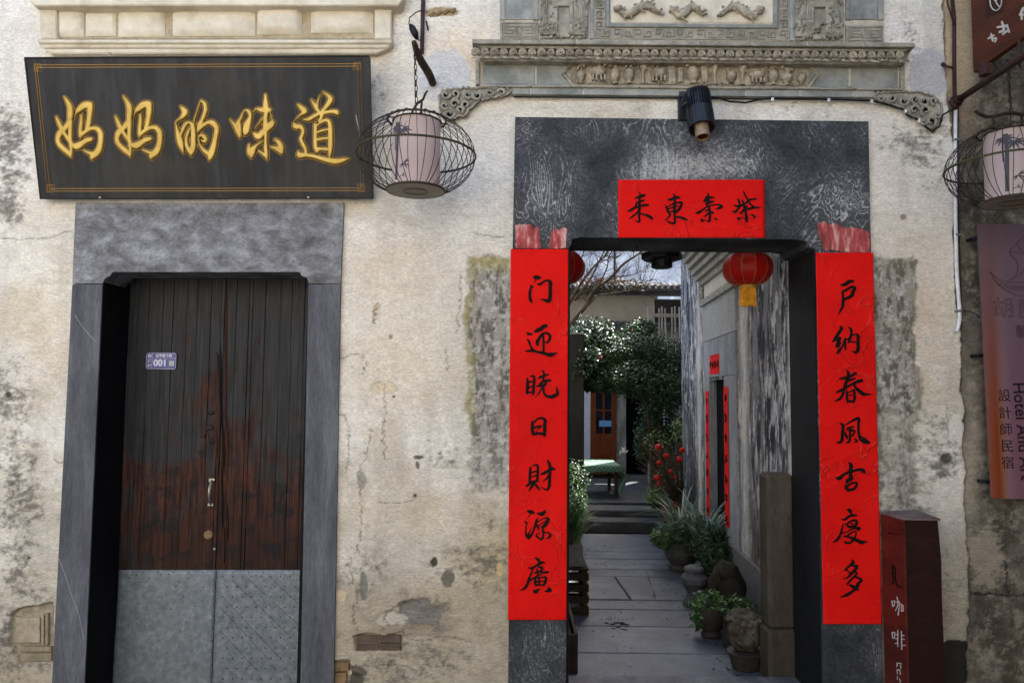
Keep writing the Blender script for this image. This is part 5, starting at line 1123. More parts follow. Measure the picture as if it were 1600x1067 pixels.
def make_lantern(loc, label):
    L = empty('cage_lantern', loc); tag(L, label, 'lantern', 'bamboo cage lanterns')
    n = 22; first = {}
    for sg in (1, -1):
        for k in range(n):
            if sg not in first: o = rib(sg).build('rib', M_['bamboo'], L, True); first[sg] = o
            else: o = first[sg].copy(); link(o, L)
            o.rotation_euler = (0, 0, 2 * math.pi * (k + (.5 if sg > 0 else 0)) / n)
    r0 = RA * math.sqrt(1 - (ZH / RZ) ** 2)
    mb = MB(); 
    for a0 in (0, 2.1, 4.2): mb.tube([((RA + .003) * math.cos(a_), (RA + .003) * math.sin(a_), .002 * math.sin(3 * a_ + a0)) for a_ in np.linspace(0, 2 * math.pi, 49)], .0038, 6)
    mb.build('hoop', M_['bamboo_g'], L, True)
    for z in (ZH, -ZH): ring(r0, z, .0052).build('rim', M_['bamboo_g'], L, True)
    mb = MB()
    for k in range(20): a_ = k / 20 * 2 * math.pi; mb.tube([(r0 * 1.02 * math.cos(a_ + q * .09), r0 * 1.02 * math.sin(a_ + q * .09), ZH + .006 * math.sin(q * 1.6)) for q in range(6)], .003, 4)
    mb.build('binding', M_['bamboo'], L, True)
    V = []; F = []; seg = 40; rs = .112
    for j in range(9):
        for k in range(seg): a_ = 2 * math.pi * k / seg; V.append(((rs + .0016 * math.sin(k * 2.2) * math.sin(j)) * math.cos(a_), rs * math.sin(a_), -.158 + .316 * j / 8))
    for j in range(8):
        for k in range(seg): F.append((j * seg + k, j * seg + (k + 1) % seg, (j + 1) * seg + (k + 1) % seg, (j + 1) * seg + k))
    sh = meshobj('shade', V, F, M_['shade'], L, True)
    for z in (-.158, .158): ring(rs + .001, z, .004).build('shade_ring', M_['bamboo'], L, True)
    # printed bamboo: stems and leaves laid on the cylinder facing the street
    mb = MB()
    def onC(u, v, e=.0012):   # u: metres along the arc from the front, v: height
        a_ = -math.pi / 2 + u / rs; return Vector(((rs + e) * math.cos(a_), (rs + e) * math.sin(a_), v))
    def ribbon(pts, w_, taper=True):
        pts = spline(pts, 5); n_ = len(pts); V = []; 
        for k, p in enumerate(pts):
            t_ = k / (n_ - 1); d_ = pts[min(k + 1, n_ - 1)] - pts[max(k - 1, 0)]; d_ = d_ / (np.linalg.norm(d_) + 1e-9); nx_ = np.array([-d_[1], d_[0]])
            ww = w_ * (math.sin(math.pi * min(1, t_ * .9 + .1)) if taper else 1) / 2
            V += [onC(*(p + nx_ * ww)), onC(*(p - nx_ * ww))]
        mb.add(V, [(2 * k, 2 * k + 1, 2 * k + 3, 2 * k + 2) for k in range(n_ - 1)])
    ribbon([(-.088, -.14), (-.086, -.05), (-.084, .04), (-.086, .13)], .017, False); ribbon([(-.098, .0), (-.1, .07), (-.094, .13)], .008, False); ribbon([(-.075, .05), (-.045, .1), (-.03, .13)], .004)
    for bx, bz in ((-.055, .088), (-.095, .11)):
        for a_, l_ in ((-12, .055), (12, .04), (-32, .05), (-62, .045), (-95, .04), (-125, .045), (-150, .05), (-172, .04)): ribbon([(bx, bz), (bx + l_ * .5 * math.cos(R(a_)), bz + l_ * .5 * math.sin(R(a_)) + .004), (bx + l_ * math.cos(R(a_)), bz + l_ * math.sin(R(a_)))], .009)
    for a_, l_ in ((18, .036), (40, .034), (-30, .038), (-55, .036), (-120, .03), (-145, .03)): ribbon([(-.045, -.07), (-.045 + l_ * .5 * math.cos(R(a_)), -.07 + l_ * .5 * math.sin(R(a_)) + .002), (-.045 + l_ * math.cos(R(a_)), -.07 + l_ * math.sin(R(a_)))], .006)
    for a_, l_ in ((10, .02), (60, .02), (200, .02), (-30, .02)): ribbon([(-.05, -.125), (-.05 + l_ * math.cos(R(a_)), -.125 + l_ * math.sin(R(a_)))], .004)
    mb.build('bamboo_print', M_['blueprint'], sh)
    MB().lathe([(r0 * .97, -ZH + .004), (r0 * .97, -ZH - .004)], (0, 0, 0), 32).build('base_board', M_['plate_grey'], L)
    o = ring(.042, -ZH - .0055, .0012).build('base_ring', M_['yellowish'], L); ring(.056, -ZH - .005, .0012).build('base_ring', M_['bamboo'], L)
    # spokes that hold the shade from the upper rim
    mb = MB()
    for a_ in (.3, 1.87, 3.44, 5.0): mb.tube([(r0 * math.cos(a_), r0 * math.sin(a_), ZH), (rs * .2 * math.cos(a_), rs * .2 * math.sin(a_), ZH + .012)], .0035, 5)
    mb.tube([(-.0, 0, ZH + .012), (0, 0, ZH - .08)], .006, 6); mb.build('spoke', M_['bamboo'], L)
    return L, r0
YL = -.43
def chain(L, p_top, p_bot, m):
    d_ = p_bot - p_top; n = max(3, int(d_.length / .026)); first = None
    for k in range(n):
        c = p_top + d_ * ((k + .5) / n)
        if first is None:
            mb = MB(); mb.tube([(.0065 * math.cos(a_), 0, .0155 * math.sin(a_)) for a_ in np.linspace(0, 2 * math.pi, 13)], .0022, 5); o = mb.build('chain_link', m, L, True); first = o
        else: o = first.copy(); link(o, L)
        o.location = c; o.rotation_euler = (random.uniform(-.1, .1), random.uniform(-.1, .1), (k % 2) * R(90) + .5)
c1_ = P(650.5, 243, YL)
L1, r0 = make_lantern(c1_, 'pink lantern in a bamboo cage before the right end of the shop board')
mb = MB(); q = lambda x, y, dy=0: P(x, y, YL + dy) - c1_
mb.tube([q(642, 184), q(645, 173), q(652, 162), q(661, 156), q(664, 148), q(668, 142)], [.007, .0065, .007, .0065, .006, .005], 6); mb.tube([q(659, 184), q(658, 172), q(659, 160)], [.006, .006, .006], 6)
mb.build('twig_handle', M_['bamboo'], L1, True)
chain(L1, q(648.5, 84), q(651, 160), M_['iron'])
mb = MB(); mb.tube([q(650, 186), q(648.6, 150), q(648, 110), q(647.5, 78)], .0022, 5); mb.build('flex', M_['black_cable'], L1)
# wooden peg and electric fitting above it
peg = empty('wooden_peg'); tag(peg, 'dark wooden peg in the wall that holds the chain of the left bamboo lantern', 'wooden peg')
mb = MB(); a_, b_ = P(676, 131, .0), P(646, 67, YL - .03); pts = [a_ + (b_ - a_) * t_ + Vector((.004 * math.sin(t_ * 7), 0, .003 * math.cos(t_ * 5))) for t_ in np.linspace(0, 1, 8)]
mb.tube(pts, [.021, .022, .022, .021, .021, .019, .017, .012], 8); mb.build('peg_shaft', mat('weathered_dark_wood', [(44, 36, 30), (84, 70, 58)], .85, 8, (1, 1, 1), bump=.5), peg, True); reroot(peg, a_)
cd = empty('electric_conduit'); tag(cd, 'dark purple-brown conduit pipe on the wall above the left lantern with a dangling black plug', 'conduit')
mb = MB(); mb.tube([P(660, -80, -.02), P(661, 0, -.02), P(660, 50, -.02), P(659, 84, -.02)], .011, 8); mb.build('pipe', mat('brown_conduit', [(52, 36, 42), (76, 54, 58)], .5, 8, bump=.1), cd, True)
mb = MB(); mb.tube([P(660, 16, -.035), P(650, 20, -.05), P(640, 28, -.06), P(639, 38, -.06), P(643, 44, -.06), P(650, 58, -.06), P(655, 64, -.045), P(658, 62, -.03)], .003, 5); mb.build('wire', M_['black_cable'], cd, True)
mb = MB(); mb.tube([P(641, 39, -.06), P(644, 44, -.06), P(648, 52, -.06), P(652, 62, -.055)], [.008, .018, .019, .009], 10); mb.tube([P(666, 34, -.03), P(669, 48, -.03)], .005, 5); mb.build('plug', M_['black_cable'], cd, True); reroot(cd, P(659, 84, -.02))

# ================================================================== pole with the second lantern and the brown board
pole = empty('iron_pole'); tag(pole, 'rusty iron pole reaching out of the wall at the upper right edge', 'pole')
pw = P(1492, 160, -.01); xp = pw.x; zp = pw.z
mb = MB(); mb.tube([(xp, -.012, zp), (xp, -.5, zp + .004), (xp, -1.05, zp + .01)], .0165, 10); mb.build('rod', M_['iron'], pole, True)
mb = MB(); mb.lathe([(.034, 0), (.034, .014), (.022, .018), (.022, .045)], (xp, -.012, zp), 10, M3=Matrix.Rotation(R(90), 3, 'X')); mb.box((xp + .0, -.012, zp - .05), (.03, .02, .12), bev=.004); mb.build('flange', M_['iron'], pole); reroot(pole, (xp, -.01, zp))
yl2 = -.43; c2_ = Vector((xp, yl2, 0)); 
depth = yl2 + 3.83; c2_ = P(1573, 261, yl2); c2_.x = xp + .0
L2, r0 = make_lantern(c2_, 'pink lantern in a round bamboo cage hanging at the right edge below the brown board')
q = lambda x, y, dy=0: P(x, y, yl2 + dy) - c2_
mb = MB(); mb.tube([q(1524, 173), q(1530, 178), q(1541, 183), q(1555, 182), q(1570, 178), q(1585, 177), q(1600, 180), q(1616, 178), q(1628, 174)], [.008, .009, .0085, .008, .009, .0085, .009, .008, .006], 7)
for x in (1552, 1596): mb.tube([q(x, 182), q(x + 1, 202)], .006, 6)
mb.build('twig_handle', M_['bamboo'], L2, True)
chain(L2, Vector((0, 0, zp - c2_.z)) + Vector((0, 0, -.012)), q(1580, 178), M_['iron'])
mb = MB(); mb.tube([Vector((.004, 0, zp - c2_.z - .01)), Vector((.003, 0, .22)), Vector((0, 0, ZH))], .0022, 5); mb.build('flex', M_['black_cable'], L2)

brown = empty('brown_blade_sign'); tag(brown, 'reddish brown wooden board with white characters at the top right corner, above the iron pole', 'sign')
M_['brown_wood'] = mat('red_brown_stained_wood', [(52, 26, 17), (76, 38, 24), (88, 45, 27)], .5, 3, (1, 1, 6), bump=.15, bscale=30, contrast=.25)
ang = R(6); bx0 = xp + .02; dirb = Vector((math.sin(ang) * .0 + .10, -1, 0)).normalized(); nb = Vector((-1, -.10, 0)).normalized()
pb = P(1521, 113, 0); 
# far lower corner of the board: ray through (1521,113) met with the plane x = bx0
A = Vector(hit(1521., 114., (bx0, 0, 0), (1, 0, 0))); LB = .62; HB = .95
up_ = Vector((0, 0, 1)); rise = Vector((0, 0, .055))
C = [A, A + dirb * LB + rise, A + dirb * LB + rise + up_ * HB, A + up_ * HB]
D_ = [v - nb * .03 for v in C]
MB().add(C + D_, [(0, 1, 2, 3), (7, 6, 5, 4), (0, 4, 5, 1), (1, 5, 6, 2), (2, 6, 7, 3), (3, 7, 4, 0)]).build('board', M_['brown_wood'], brown)
M_['chalk'] = plain('faded_white_paint', (196, 190, 180), .6)
bpl = np.array(nb)
bplace = plane_place(np.array(A), bpl, .0025)
write_char(char_px([[(350, 128, 8), (385, 122, 12)], [(372, 104, 10), (380, 140, 12), (360, 150, 10)], [(395, 118, 10), (405, 150, 8)], [(375, 160, 8), (402, 140, 10)]], 1440, 0, 2.96), bplace, M_['chalk'], brown, .4, 0, .2)
write_char(char_px([[(308, 180, 8), (325, 172, 10)], [(322, 158, 8), (330, 190, 10)], [(318, 172, 8), (335, 165, 8)], [(325, 182, 7), (345, 178, 9), (340, 195, 8)]], 1440, 0, 2.96), bplace, M_['chalk'], brown, .4, 0, .2)
write_char(char_px([[(455, 70, 10), (470, 40, 12)], [(462, 50, 9), (463, 90, 10)], [(470, 70, 8), (480, 68, 8)], [(476, 40, 8), (478, 95, 8)]], 1440, 0, 2.96), bplace, M_['chalk'], brown, .4, 0, .2)
emb = MB(); 
# white pierced roundel in a darker square
def onB(px_, py_, h): return Vector(hit(float(px_), float(py_), np.array(A) + bpl * h, bpl))
emb.add([onB(1541, -22, .0015), onB(1567, -30, .0015), onB(1568, 18, .0015), onB(1541, 30, .0015)], [(0, 1, 2, 3)]); emb.build('roundel_ground', plain('dark_brown_ground', (50, 24, 18), .6), brown)
mb = MB(); cc = onB(1556, 2, .003); mb.tube([onB(1556 + 9 * math.cos(a_), 2 + 15 * math.sin(a_), .003) for a_ in np.linspace(0, 6.283, 20)], .003, 4)
for k in range(4): mb.tube([onB(1549 + k * 3, -6 + k, .003), onB(1562 - k * 2, 12 - k * 2, .003)], .0022, 4)
mb.build('roundel', M_['chalk'], brown)
MB().box(A + dirb * .1 + Vector((-.01, 0, -.03)), (.05, .05, .06), bev=.004).build('hanger', M_['iron'], brown)
mb = MB(); mb.tube([A + dirb * .30 + rise * .5, Vector(((A + dirb * .30).x, (A + dirb * .3).y, zp))], .007, 6); mb.build('hanger', M_['iron'], brown)
reroot(brown, A)

# ================================================================== pipes and cables
pr = empty('drain_pipe'); tag(pr, 'thin white plastic pipe with a bent foot running down the broken plaster edge', 'pipe')
mb = MB(); mb.tube([P(1493, 172, -.02), P(1492.5, 240, -.02), P(1493, 340, -.02), P(1495, 430, -.02), P(1499, 480, -.02), P(1499.5, 500, -.02), P(1497, 512, -.024), P(1494, 518, -.03)], .0095, 8); mb.build('pipe', M_['white_pipe'], pr, True)
gclip = plain('grey_clip', (120, 122, 126), .5)
for y in (219, 367, 486): MB().box(P(1494 + (y - 219) * .015, y, -.02), (.03, .03, .012), bev=.003).build('clip', gclip, pr)
pass; reroot(pr, P(1494, 518, -.02))
pr = empty('rusty_pipe'); tag(pr, 'rusty dark vertical pipe above the white plastic pipe at the right', 'pipe')
mb = MB(); mb.tube([P(1488, -80, -.028), P(1488, 0, -.028), P(1491, 30, -.028), P(1491, 90, -.028), P(1492, 172, -.026)], .010, 8); mb.tube([P(1496, 172, -.012), P(1496.5, 330, -.012), P(1502, 470, -.012), P(1502, 512, -.012)], .0045, 6); mb.build('pipe', M_['iron'], pr, True)
mb = MB(); mb.tube([P(1473, 101, .0), P(1479, 104, -.03), P(1490, 107, -.03)], [.012, .007, .006], 6); mb.tube([P(1483, -40, -.04), P(1480, 5, -.04), P(1487, 26, -.04), P(1491, 40, -.035)], .005, 6)
mb.build('clamp', M_['iron'], pr, True); reroot(pr, P(1492, 172, -.028))
cb = empty('wall_cable'); tag(cb, 'black cable clipped under the carved cornice from the floodlight to the right bracket', 'cable')
mb = MB(); mb.tube([P(1108, 152, -.10), P(1120, 153, -.06), P(1140, 159, -.035), P(1165, 161, -.03), P(1185, 156, -.03), P(1205, 154, -.03), P(1290, 155.5, -.03), P(1362, 158, -.03), P(1390, 164, -.034), P(1412, 172, -.035), P(1417, 180, -.03), P(1436, 188, -.035), P(1448, 200, -.035), P(1456, 206, -.035), P(1468, 197, -.035), P(1473, 180, -.05), P(1490, 170, -.035)], .0048, 6)
mb.tube([P(803, 152, -.02), P(900, 152.5, -.02), P(1050, 154, -.02), P(1290, 156, -.02), P(1360, 157.5, -.02)], .0038, 6)
mb.build('cable_run', M_['black_cable'], cb, True)
for x, y in ((1207, 156), (1295, 157), (1362, 159), (1415, 174), (1436, 189)): MB().box(P(x, y, -.034), (.014, .012, .020), bev=.002).build('clip', M_['white_pipe'], cb)
pass; reroot(cb, P(1108, 152, -.02))

# ================================================================== floodlight over the gate
M_['slate_metal'] = mat('dark_slate_painted_metal', [(17, 19, 23), (30, 34, 42)], .45, 5, bump=.03, spec=.5, metal=.2)
M_['pale_metal'] = mat('beige_metal', [(120, 104, 84), (160, 142, 118)], .45, 6, bump=.03, metal=.3)
spot = empty('wall_floodlight'); tag(spot, 'finned dark cylindrical floodlight with a beige nozzle pointing down over the gate banner', 'floodlight')
t_, b_ = P(1089, 146, -.13), P(1096.5, 201, -.20); ax = (b_ - t_).normalized()
Mx = ax.to_track_quat('Z', 'Y').to_matrix(); Ls = (b_ - t_).length
mb = MB(); mb.lathe([(.046, 0), (.050, .01), (.052, Ls * .45), (.064, Ls * .5), (.066, Ls), (.060, Ls), (.050, Ls - .02)], t_, 32, M3=Mx); smooth_by_angle(mb.build('body', M_['slate_metal'], spot), 30)
first = None
for k in range(30):
    a_ = 2 * math.pi * k / 30
    if first is None:
        mb = MB(); mb.box((.058, 0, Ls * .24), (.016, .0028, Ls * .46)); first = o = mb.build('cooling_fin', M_['slate_metal'], spot)
    else: o = first.copy(); link(o, spot)
    o.matrix_world = Matrix.Translation(t_) @ Mx.to_4x4() @ Matrix.Rotation(a_, 4, 'Z')
mb = MB()
for k in range(22):
    a_ = 2 * math.pi * k / 22; c = Mx @ Vector((.0655 * math.cos(a_), .0655 * math.sin(a_), Ls * .72)) + t_
    mb.box(c, (.005, .0026, Ls * .4), rot=Mx @ Matrix.Rotation(a_, 3, 'Z'))
mb.build('body_rib', M_['slate_metal'], spot)
MB().lathe([(.001, -.010), (.050, -.009), (.066, .0), (.066, .006)], t_, 28, M3=Mx).build('cap', M_['pale_metal'], spot)
mb = MB(); mb.lathe([(.036, -.02), (.036, .022), (.033, .026), (.033, .030), (.036, .034), (.034, .056), (.028, .056), (.028, .03)], b_, 24, M3=Mx); smooth_by_angle(mb.build('nozzle', M_['pale_metal'], spot), 30)
MB().lathe([(.028, .040), (.026, .046), (.001, .048)], b_, 20, M3=Mx).build('lens', plain('amber_lens', (40, 22, 14), .3), spot)
mb = MB(); w0 = P(1066, 168, -.01); mb.box((w0.x, -.02, w0.z), (.05, .03, .16), bev=.004); mb.box((w0.x - .005, -.10, w0.z + .01), (.012, .17, .05), bev=.003); mb.box((w0.x + .02, -.17, w0.z), (.05, .02, .05), bev=.003)
for k in range(3): mb.lathe([(.012, 0), (.012, .012)], (w0.x - .012, -.06 - k * .05, w0.z + .04 - .04 * k), 6, M3=Matrix.Rotation(R(-90), 3, 'Y'))
mb.build('wall_bracket', M_['slate_metal'], spot); reroot(spot, (w0.x, 0, w0.z))

# ================================================================== mauve metal sign at the right edge
ms = empty('mauve_hotel_sign'); tag(ms, 'tall mauve metal sign with a rust-orange edge and engraved lettering at the right edge', 'sign')
YS = -.075
def mauve():
    m = bpy.data.materials.new('mauve_lacquered_metal'); m.use_nodes = True; N = m.node_tree.nodes; K = m.node_tree.links; b = N['Principled BSDF']
    b.inputs['Roughness'].default_value = .5; b.inputs['Specular IOR Level'].default_value = .25
    tc = N.new('ShaderNodeTexCoord'); sx = N.new('ShaderNodeSeparateXYZ'); K.new(tc.outputs['Object'], sx.inputs[0])
    n = N.new('ShaderNodeTexNoise'); n.inputs['Scale'].default_value = 2.2; n.inputs['Detail'].default_value = 3; mp = N.new('ShaderNodeMapping'); mp.inputs['Scale'].default_value = (2, 1, .5); K.new(tc.outputs['Object'], mp.inputs[0]); K.new(mp.outputs[0], n.inputs[0])
    ad = N.new('ShaderNodeMath'); ad.operation = 'MULTIPLY_ADD'; K.new(n.outputs[0], ad.inputs[0]); ad.inputs[1].default_value = .05; K.new(sx.outputs[0], ad.inputs[2])
    mr = N.new('ShaderNodeMapRange'); mr.inputs[1].default_value = 0.0; mr.inputs[2].default_value = .16; K.new(ad.outputs[0], mr.inputs[0])
    r = N.new('ShaderNodeValToRGB'); e = r.color_ramp; e.elements[0].position = 0; e.elements[0].color = L4((128, 88, 82)); e.elements[1].position = 1; e.elements[1].color = L4((120, 94, 106))
    for p_, c_ in ((.22, (128, 66, 42)), (.4, (124, 54, 22)), (.55, (130, 88, 66)), (.72, (128, 94, 104))): q = e.elements.new(p_); q.color = L4(c_)
    K.new(mr.outputs[0], r.inputs[0])
    mz = N.new('ShaderNodeMapRange'); mz.inputs[1].default_value = .35; mz.inputs[2].default_value = 1.3; mz.inputs[3].default_value = 1; mz.inputs[4].default_value = 0; K.new(sx.outputs[2], mz.inputs[0])
    r2 = N.new('ShaderNodeValToRGB'); r2.color_ramp.elements[0].color = L4((98, 84, 92)); r2.color_ramp.elements[1].color = L4((116, 78, 88)); K.new(mz.outputs[0], r2.inputs[0])
    mk = N.new('ShaderNodeMapRange'); mk.inputs[1].default_value = .7; mk.inputs[2].default_value = 1; K.new(mr.outputs[0], mk.inputs[0])
    mx = N.new('ShaderNodeMix'); mx.data_type = 'RGBA'; K.new(mk.outputs[0], mx.inputs[0]); K.new(r.outputs[0], mx.inputs[6]); K.new(r2.outputs[0], mx.inputs[7])
    mo = N.new('ShaderNodeMix'); mo.data_type = 'RGBA'; mo.blend_type = 'MIX'; mf = N.new('ShaderNodeMath'); mf.operation = 'MULTIPLY_ADD'; K.new(mz.outputs[0], mf.inputs[0]); mf.inputs[1].default_value = -.9; mf.inputs[2].default_value = .9; mf.use_clamp = True
    K.new(mf.outputs[0], mo.inputs[0]); K.new(mx.outputs[2], mo.inputs[6]); mo.inputs[7].default_value = L4((100, 84, 92)); K.new(mo.outputs[2], b.inputs['Base Color'])
    return m
pA, pBm, pC, pD = P(1528, 349.5, YS), P(1550, 778, YS), P(1690, 783, YS), P(1668, 351, YS)
o = MB().add([v - pBm for v in (pA, pBm, pC, pD)] + [v - pBm + Vector((0, .012, 0)) for v in (pA, pBm, pC, pD)], [(0, 1, 2, 3), (7, 6, 5, 4), (0, 4, 5, 1), (1, 5, 6, 2), (2, 6, 7, 3), (3, 7, 4, 0)]).build('panel', mauve(), ms); 
# object origin at the lower left corner so the rust runs along the left edge
for v in o.data.vertices: pass
o.location = pBm
M_['engrave'] = plain('dark_engraved_line', (30, 20, 30), .6)
sxd = (pC - pBm).normalized(); szd = (pA - pBm).normalized(); 
ydp = (1, 0, -.012); zdp = (-.034, 0, 1)
for ch, x, y, s_ in (('設', 1569.5, 619, .068), ('計', 1570.5, 646, .068), ('師', 1572, 672, .068), ('民', 1574, 698, .068), ('宿', 1575, 724, .068)):
    glyphs(ch, s_, M_['engrave'], ms, P(x, y, YS - .0012), ydp, zdp, bold=-.0002)
g_ = glyphs('Hotel And Art', .083, M_['engrave'], ms, P(1597, 673, YS - .0012), (.05, 0, -1), (1, 0, .04), name='lettering', bold=.0008)
def outline_text(ch, x, y, s_, r_):
    cu = bpy.data.curves.new('t', 'FONT'); cu.body = ch; cu.size = s_; cu.fill_mode = 'NONE'; cu.bevel_depth = r_; cu.align_x = 'CENTER'; cu.align_y = 'CENTER'; cu.bevel_resolution = 0
    q_ = bpy.data.objects.new('t', cu); COL.objects.link(q_); me = bpy.data.meshes.new_from_object(q_.evaluated_get(bpy.context.evaluated_depsgraph_get())); COL.objects.unlink(q_); bpy.data.objects.remove(q_)
    xd, yd = Vector(ydp).normalized(), Vector(zdp).normalized(); Mx_ = Matrix((xd, yd, xd.cross(yd))).transposed().to_4x4(); Mx_.translation = P(x, y, YS - .001); me.transform(Mx_); me.materials.clear(); me.materials.append(M_['engrave']); me.name = 'engraved_character'
    link(bpy.data.objects.new('engraved_character', me), ms)
outline_text('胡', 1568, 483, .11, .0008); outline_text('開', 1606, 484, .105, .0008); outline_text('藝', 1597, 519, .07, .0006)
# crescent boat with waves
mb = MB(); S_ = lambda a_, c_: P(a_, c_, YS - .001)
mb.tube([S_(*v) for v in spline([(1546, 424), (1560, 445), (1585, 460), (1612, 462), (1640, 445)], 6)], .0012, 4); mb.tube([S_(*v) for v in spline([(1546, 424), (1562, 437), (1585, 441), (1610, 440), (1640, 430)], 6)], .0012, 4)
mb.tube([S_(*v) for v in spline([(1602, 368), (1578, 393), (1588, 408), (1590, 424), (1582, 436)], 6)], .0010, 4); mb.tube([S_(*v) for v in spline([(1578, 393), (1600, 395), (1620, 392)], 5)], .0010, 4); mb.tube([S_(*v) for v in spline([(1589, 383), (1602, 400), (1598, 425), (1572, 440)], 5)], .0010, 4)
for k in range(16):
    cx_, cy_ = 1558 + k * 3.6, 439 + 9 * math.sin(min(1, k / 9) * 1.4) + (k % 2) * 4; mb.tube([S_(cx_ + (3.2 - q * .28) * math.cos(q * .8), cy_ + (3.2 - q * .28) * math.sin(q * .8)) for q in range(10)], .0009, 4)
mb.build('engraved_crescent', M_['engrave'], ms)
for x, y in ((1517, 374), (1524, 556), (1535, 752)): MB().box(P(x + 3, y, -.03), (.034, .07, .016), bev=.003).box(P(x + 8, y, YS + .014), (.028, .008, .012)).build('wall_clip', M_['slate_metal'], ms)
mb = MB(); mb.tube([P(1501, 486, -.02), P(1512, 486, -.035), P(1522, 489, -.05), P(1532, 497, -.06)], .0028, 5); mb.build('cable', M_['black_cable'], ms, True)
reroot(ms, pBm)

# ================================================================== brown wooden post of the coffee house
cp_ = empty('coffee_post'); tag(cp_, 'reddish brown wooden post with brush characters standing beside the right gate scroll', 'sign post')
Z0 = 0.0
Xf = P(1378, 803, -.05).x; 
M_['post_side'] = mat('red_brown_side', [(58, 24, 19), (84, 33, 26), (98, 42, 32)], .5, 4, (1, 1, 3), bump=.15, bscale=30)
M_['post_front'] = mat('dark_brown_front', [(30, 17, 13), (46, 26, 19)], .55, 4, (1, 1, 3), bump=.2, bscale=30)  # front board in a darker brown than the side board
near = Vector(hit(1412., 812., (Xf, 0, 0), (1, 0, 0))); yn = near.y; yf = -.05
topn, topf = near.z, P(1378, 803, yf).z; xr_ = P(1467, 812, yn).x; xr2 = P(1478, 1067, yn).x
def poly(vs, name, m): MB().add(vs, [tuple(range(len(vs)))]).build(name, m, cp_)
# slightly bowed right side like the hewn plank it is made of
prof = [(0.0, xr2), (.35, xr2 - .001), (.62, xr2 - .004), (.82, xr_ + .008), (topn, xr_ - .004)]
mb = MB(); V = []
for z, x in prof: V += [(Xf + .002, yn, z), (x, yn + .004, z), (x + .004, yf, z), (Xf + .002, yf, z)]
n_ = len(prof); F = []
for k in range(n_ - 1):
    for q_ in range(4): F.append((k * 4 + q_, k * 4 + (q_ + 1) % 4, k * 4 + 4 + (q_ + 1) % 4, k * 4 + 4 + q_))
mb.add(V, F + [(0, 3, 2, 1)]); mb.build('front_board', M_['post_front'], cp_)
# narrow side board carrying the writing, 6 mm proud of the box
MB().add([(Xf - .006, yn - .004, 0), (Xf - .006, yf, 0), (Xf - .006, yf, topf), (Xf - .006, yn - .004, topn), (Xf + .004, yn - .004, 0), (Xf + .004, yf, 0), (Xf + .004, yf, topf), (Xf + .004, yn - .004, topn)], [(0, 3, 2, 1), (4, 5, 6, 7), (0, 1, 5, 4), (1, 2, 6, 5), (2, 3, 7, 6), (3, 0, 4, 7)]).build('side_board', M_['post_side'], cp_)
mb = MB(); mb.add([(Xf - .01, yn - .008, topn + .001), (xr_ + .004, yn - .006, topn - .002), (xr_ + .006, yf, topf + .012), (Xf - .01, yf, topf + .004), (Xf - .01, yn - .008, topn + .012), (xr_ + .004, yn - .006, topn + .008), (xr_ + .006, yf, topf + .024), (Xf - .01, yf, topf + .014), ], [(0, 1, 2, 3), (7, 6, 5, 4), (0, 4, 5, 1), (1, 5, 6, 2), (2, 6, 7, 3), (3, 7, 4, 0)]); mb.build('cap_board', mat('peeling_grey_cap', [(74, 60, 56), (134, 124, 118)], .7, 8, bump=.3), cp_)
npost = np.array([-1., 0, 0]); pp = plane_place((Xf - .006, 0, 0), npost, .0012); k_ = 501 / 130
M_['chalk2'] = plain('chalky_white_paint', (206, 200, 192), .6)
for S_, m_ in (([[(72, 162, 10), (90, 168, 6), (130, 172, 7)]], M_['ink']), ([[(98, 355, 12), (96, 410, 12), (102, 440, 12)], [(100, 358, 10), (110, 380, 9), (112, 430, 10)], [(100, 400, 8), (112, 402, 8)], [(100, 450, 12), (96, 470, 9)], [(112, 440, 9), (122, 480, 10), (148, 488, 8)]], M_['ink']),
               ([[(90, 572, 7), (96, 605, 7)], [(92, 575, 6), (108, 572, 6), (104, 598, 6)], [(96, 603, 6), (106, 600, 5)], [(122, 548, 7), (128, 590, 6), (112, 630, 5)], [(115, 580, 6), (136, 578, 7), (134, 615, 6), (128, 655, 8)], [(148, 590, 6), (148, 635, 6)], [(148, 596, 5), (158, 600, 6), (158, 632, 6)], [(148, 633, 5), (160, 630, 5)]], M_['chalk2']),
               ([[(92, 760, 6), (96, 795, 6)], [(92, 764, 6), (108, 762, 6), (106, 796, 6)], [(96, 796, 5), (108, 794, 5)], [(126, 750, 6), (126, 845, 6)], [(114, 775, 5), (130, 773, 5)], [(114, 800, 5), (128, 797, 5)], [(112, 828, 5), (126, 822, 5)], [(148, 756, 6), (150, 862, 7)], [(152, 778, 5), (166, 780, 5)], [(152, 800, 5), (166, 803, 5)], [(152, 840, 5), (172, 838, 6)]], M_['chalk2']),
               ([[(122, 945, 6), (146, 948, 6)], [(122, 945, 6), (122, 965, 6)], [(144, 955, 6), (144, 975, 6)], [(122, 985, 6), (140, 988, 6)], [(122, 990, 5), (124, 1010, 5)], [(140, 995, 5), (142, 1015, 5)], [(124, 1025, 6), (124, 1045, 5)], [(138, 1040, 5), (142, 1060, 6)]], M_['chalk2'])):
    write_char(char_px(S_, 1370, 790, k_), pp, m_, cp_, .4, 0, .2)
reroot(cp_, (Xf, yf, 0))
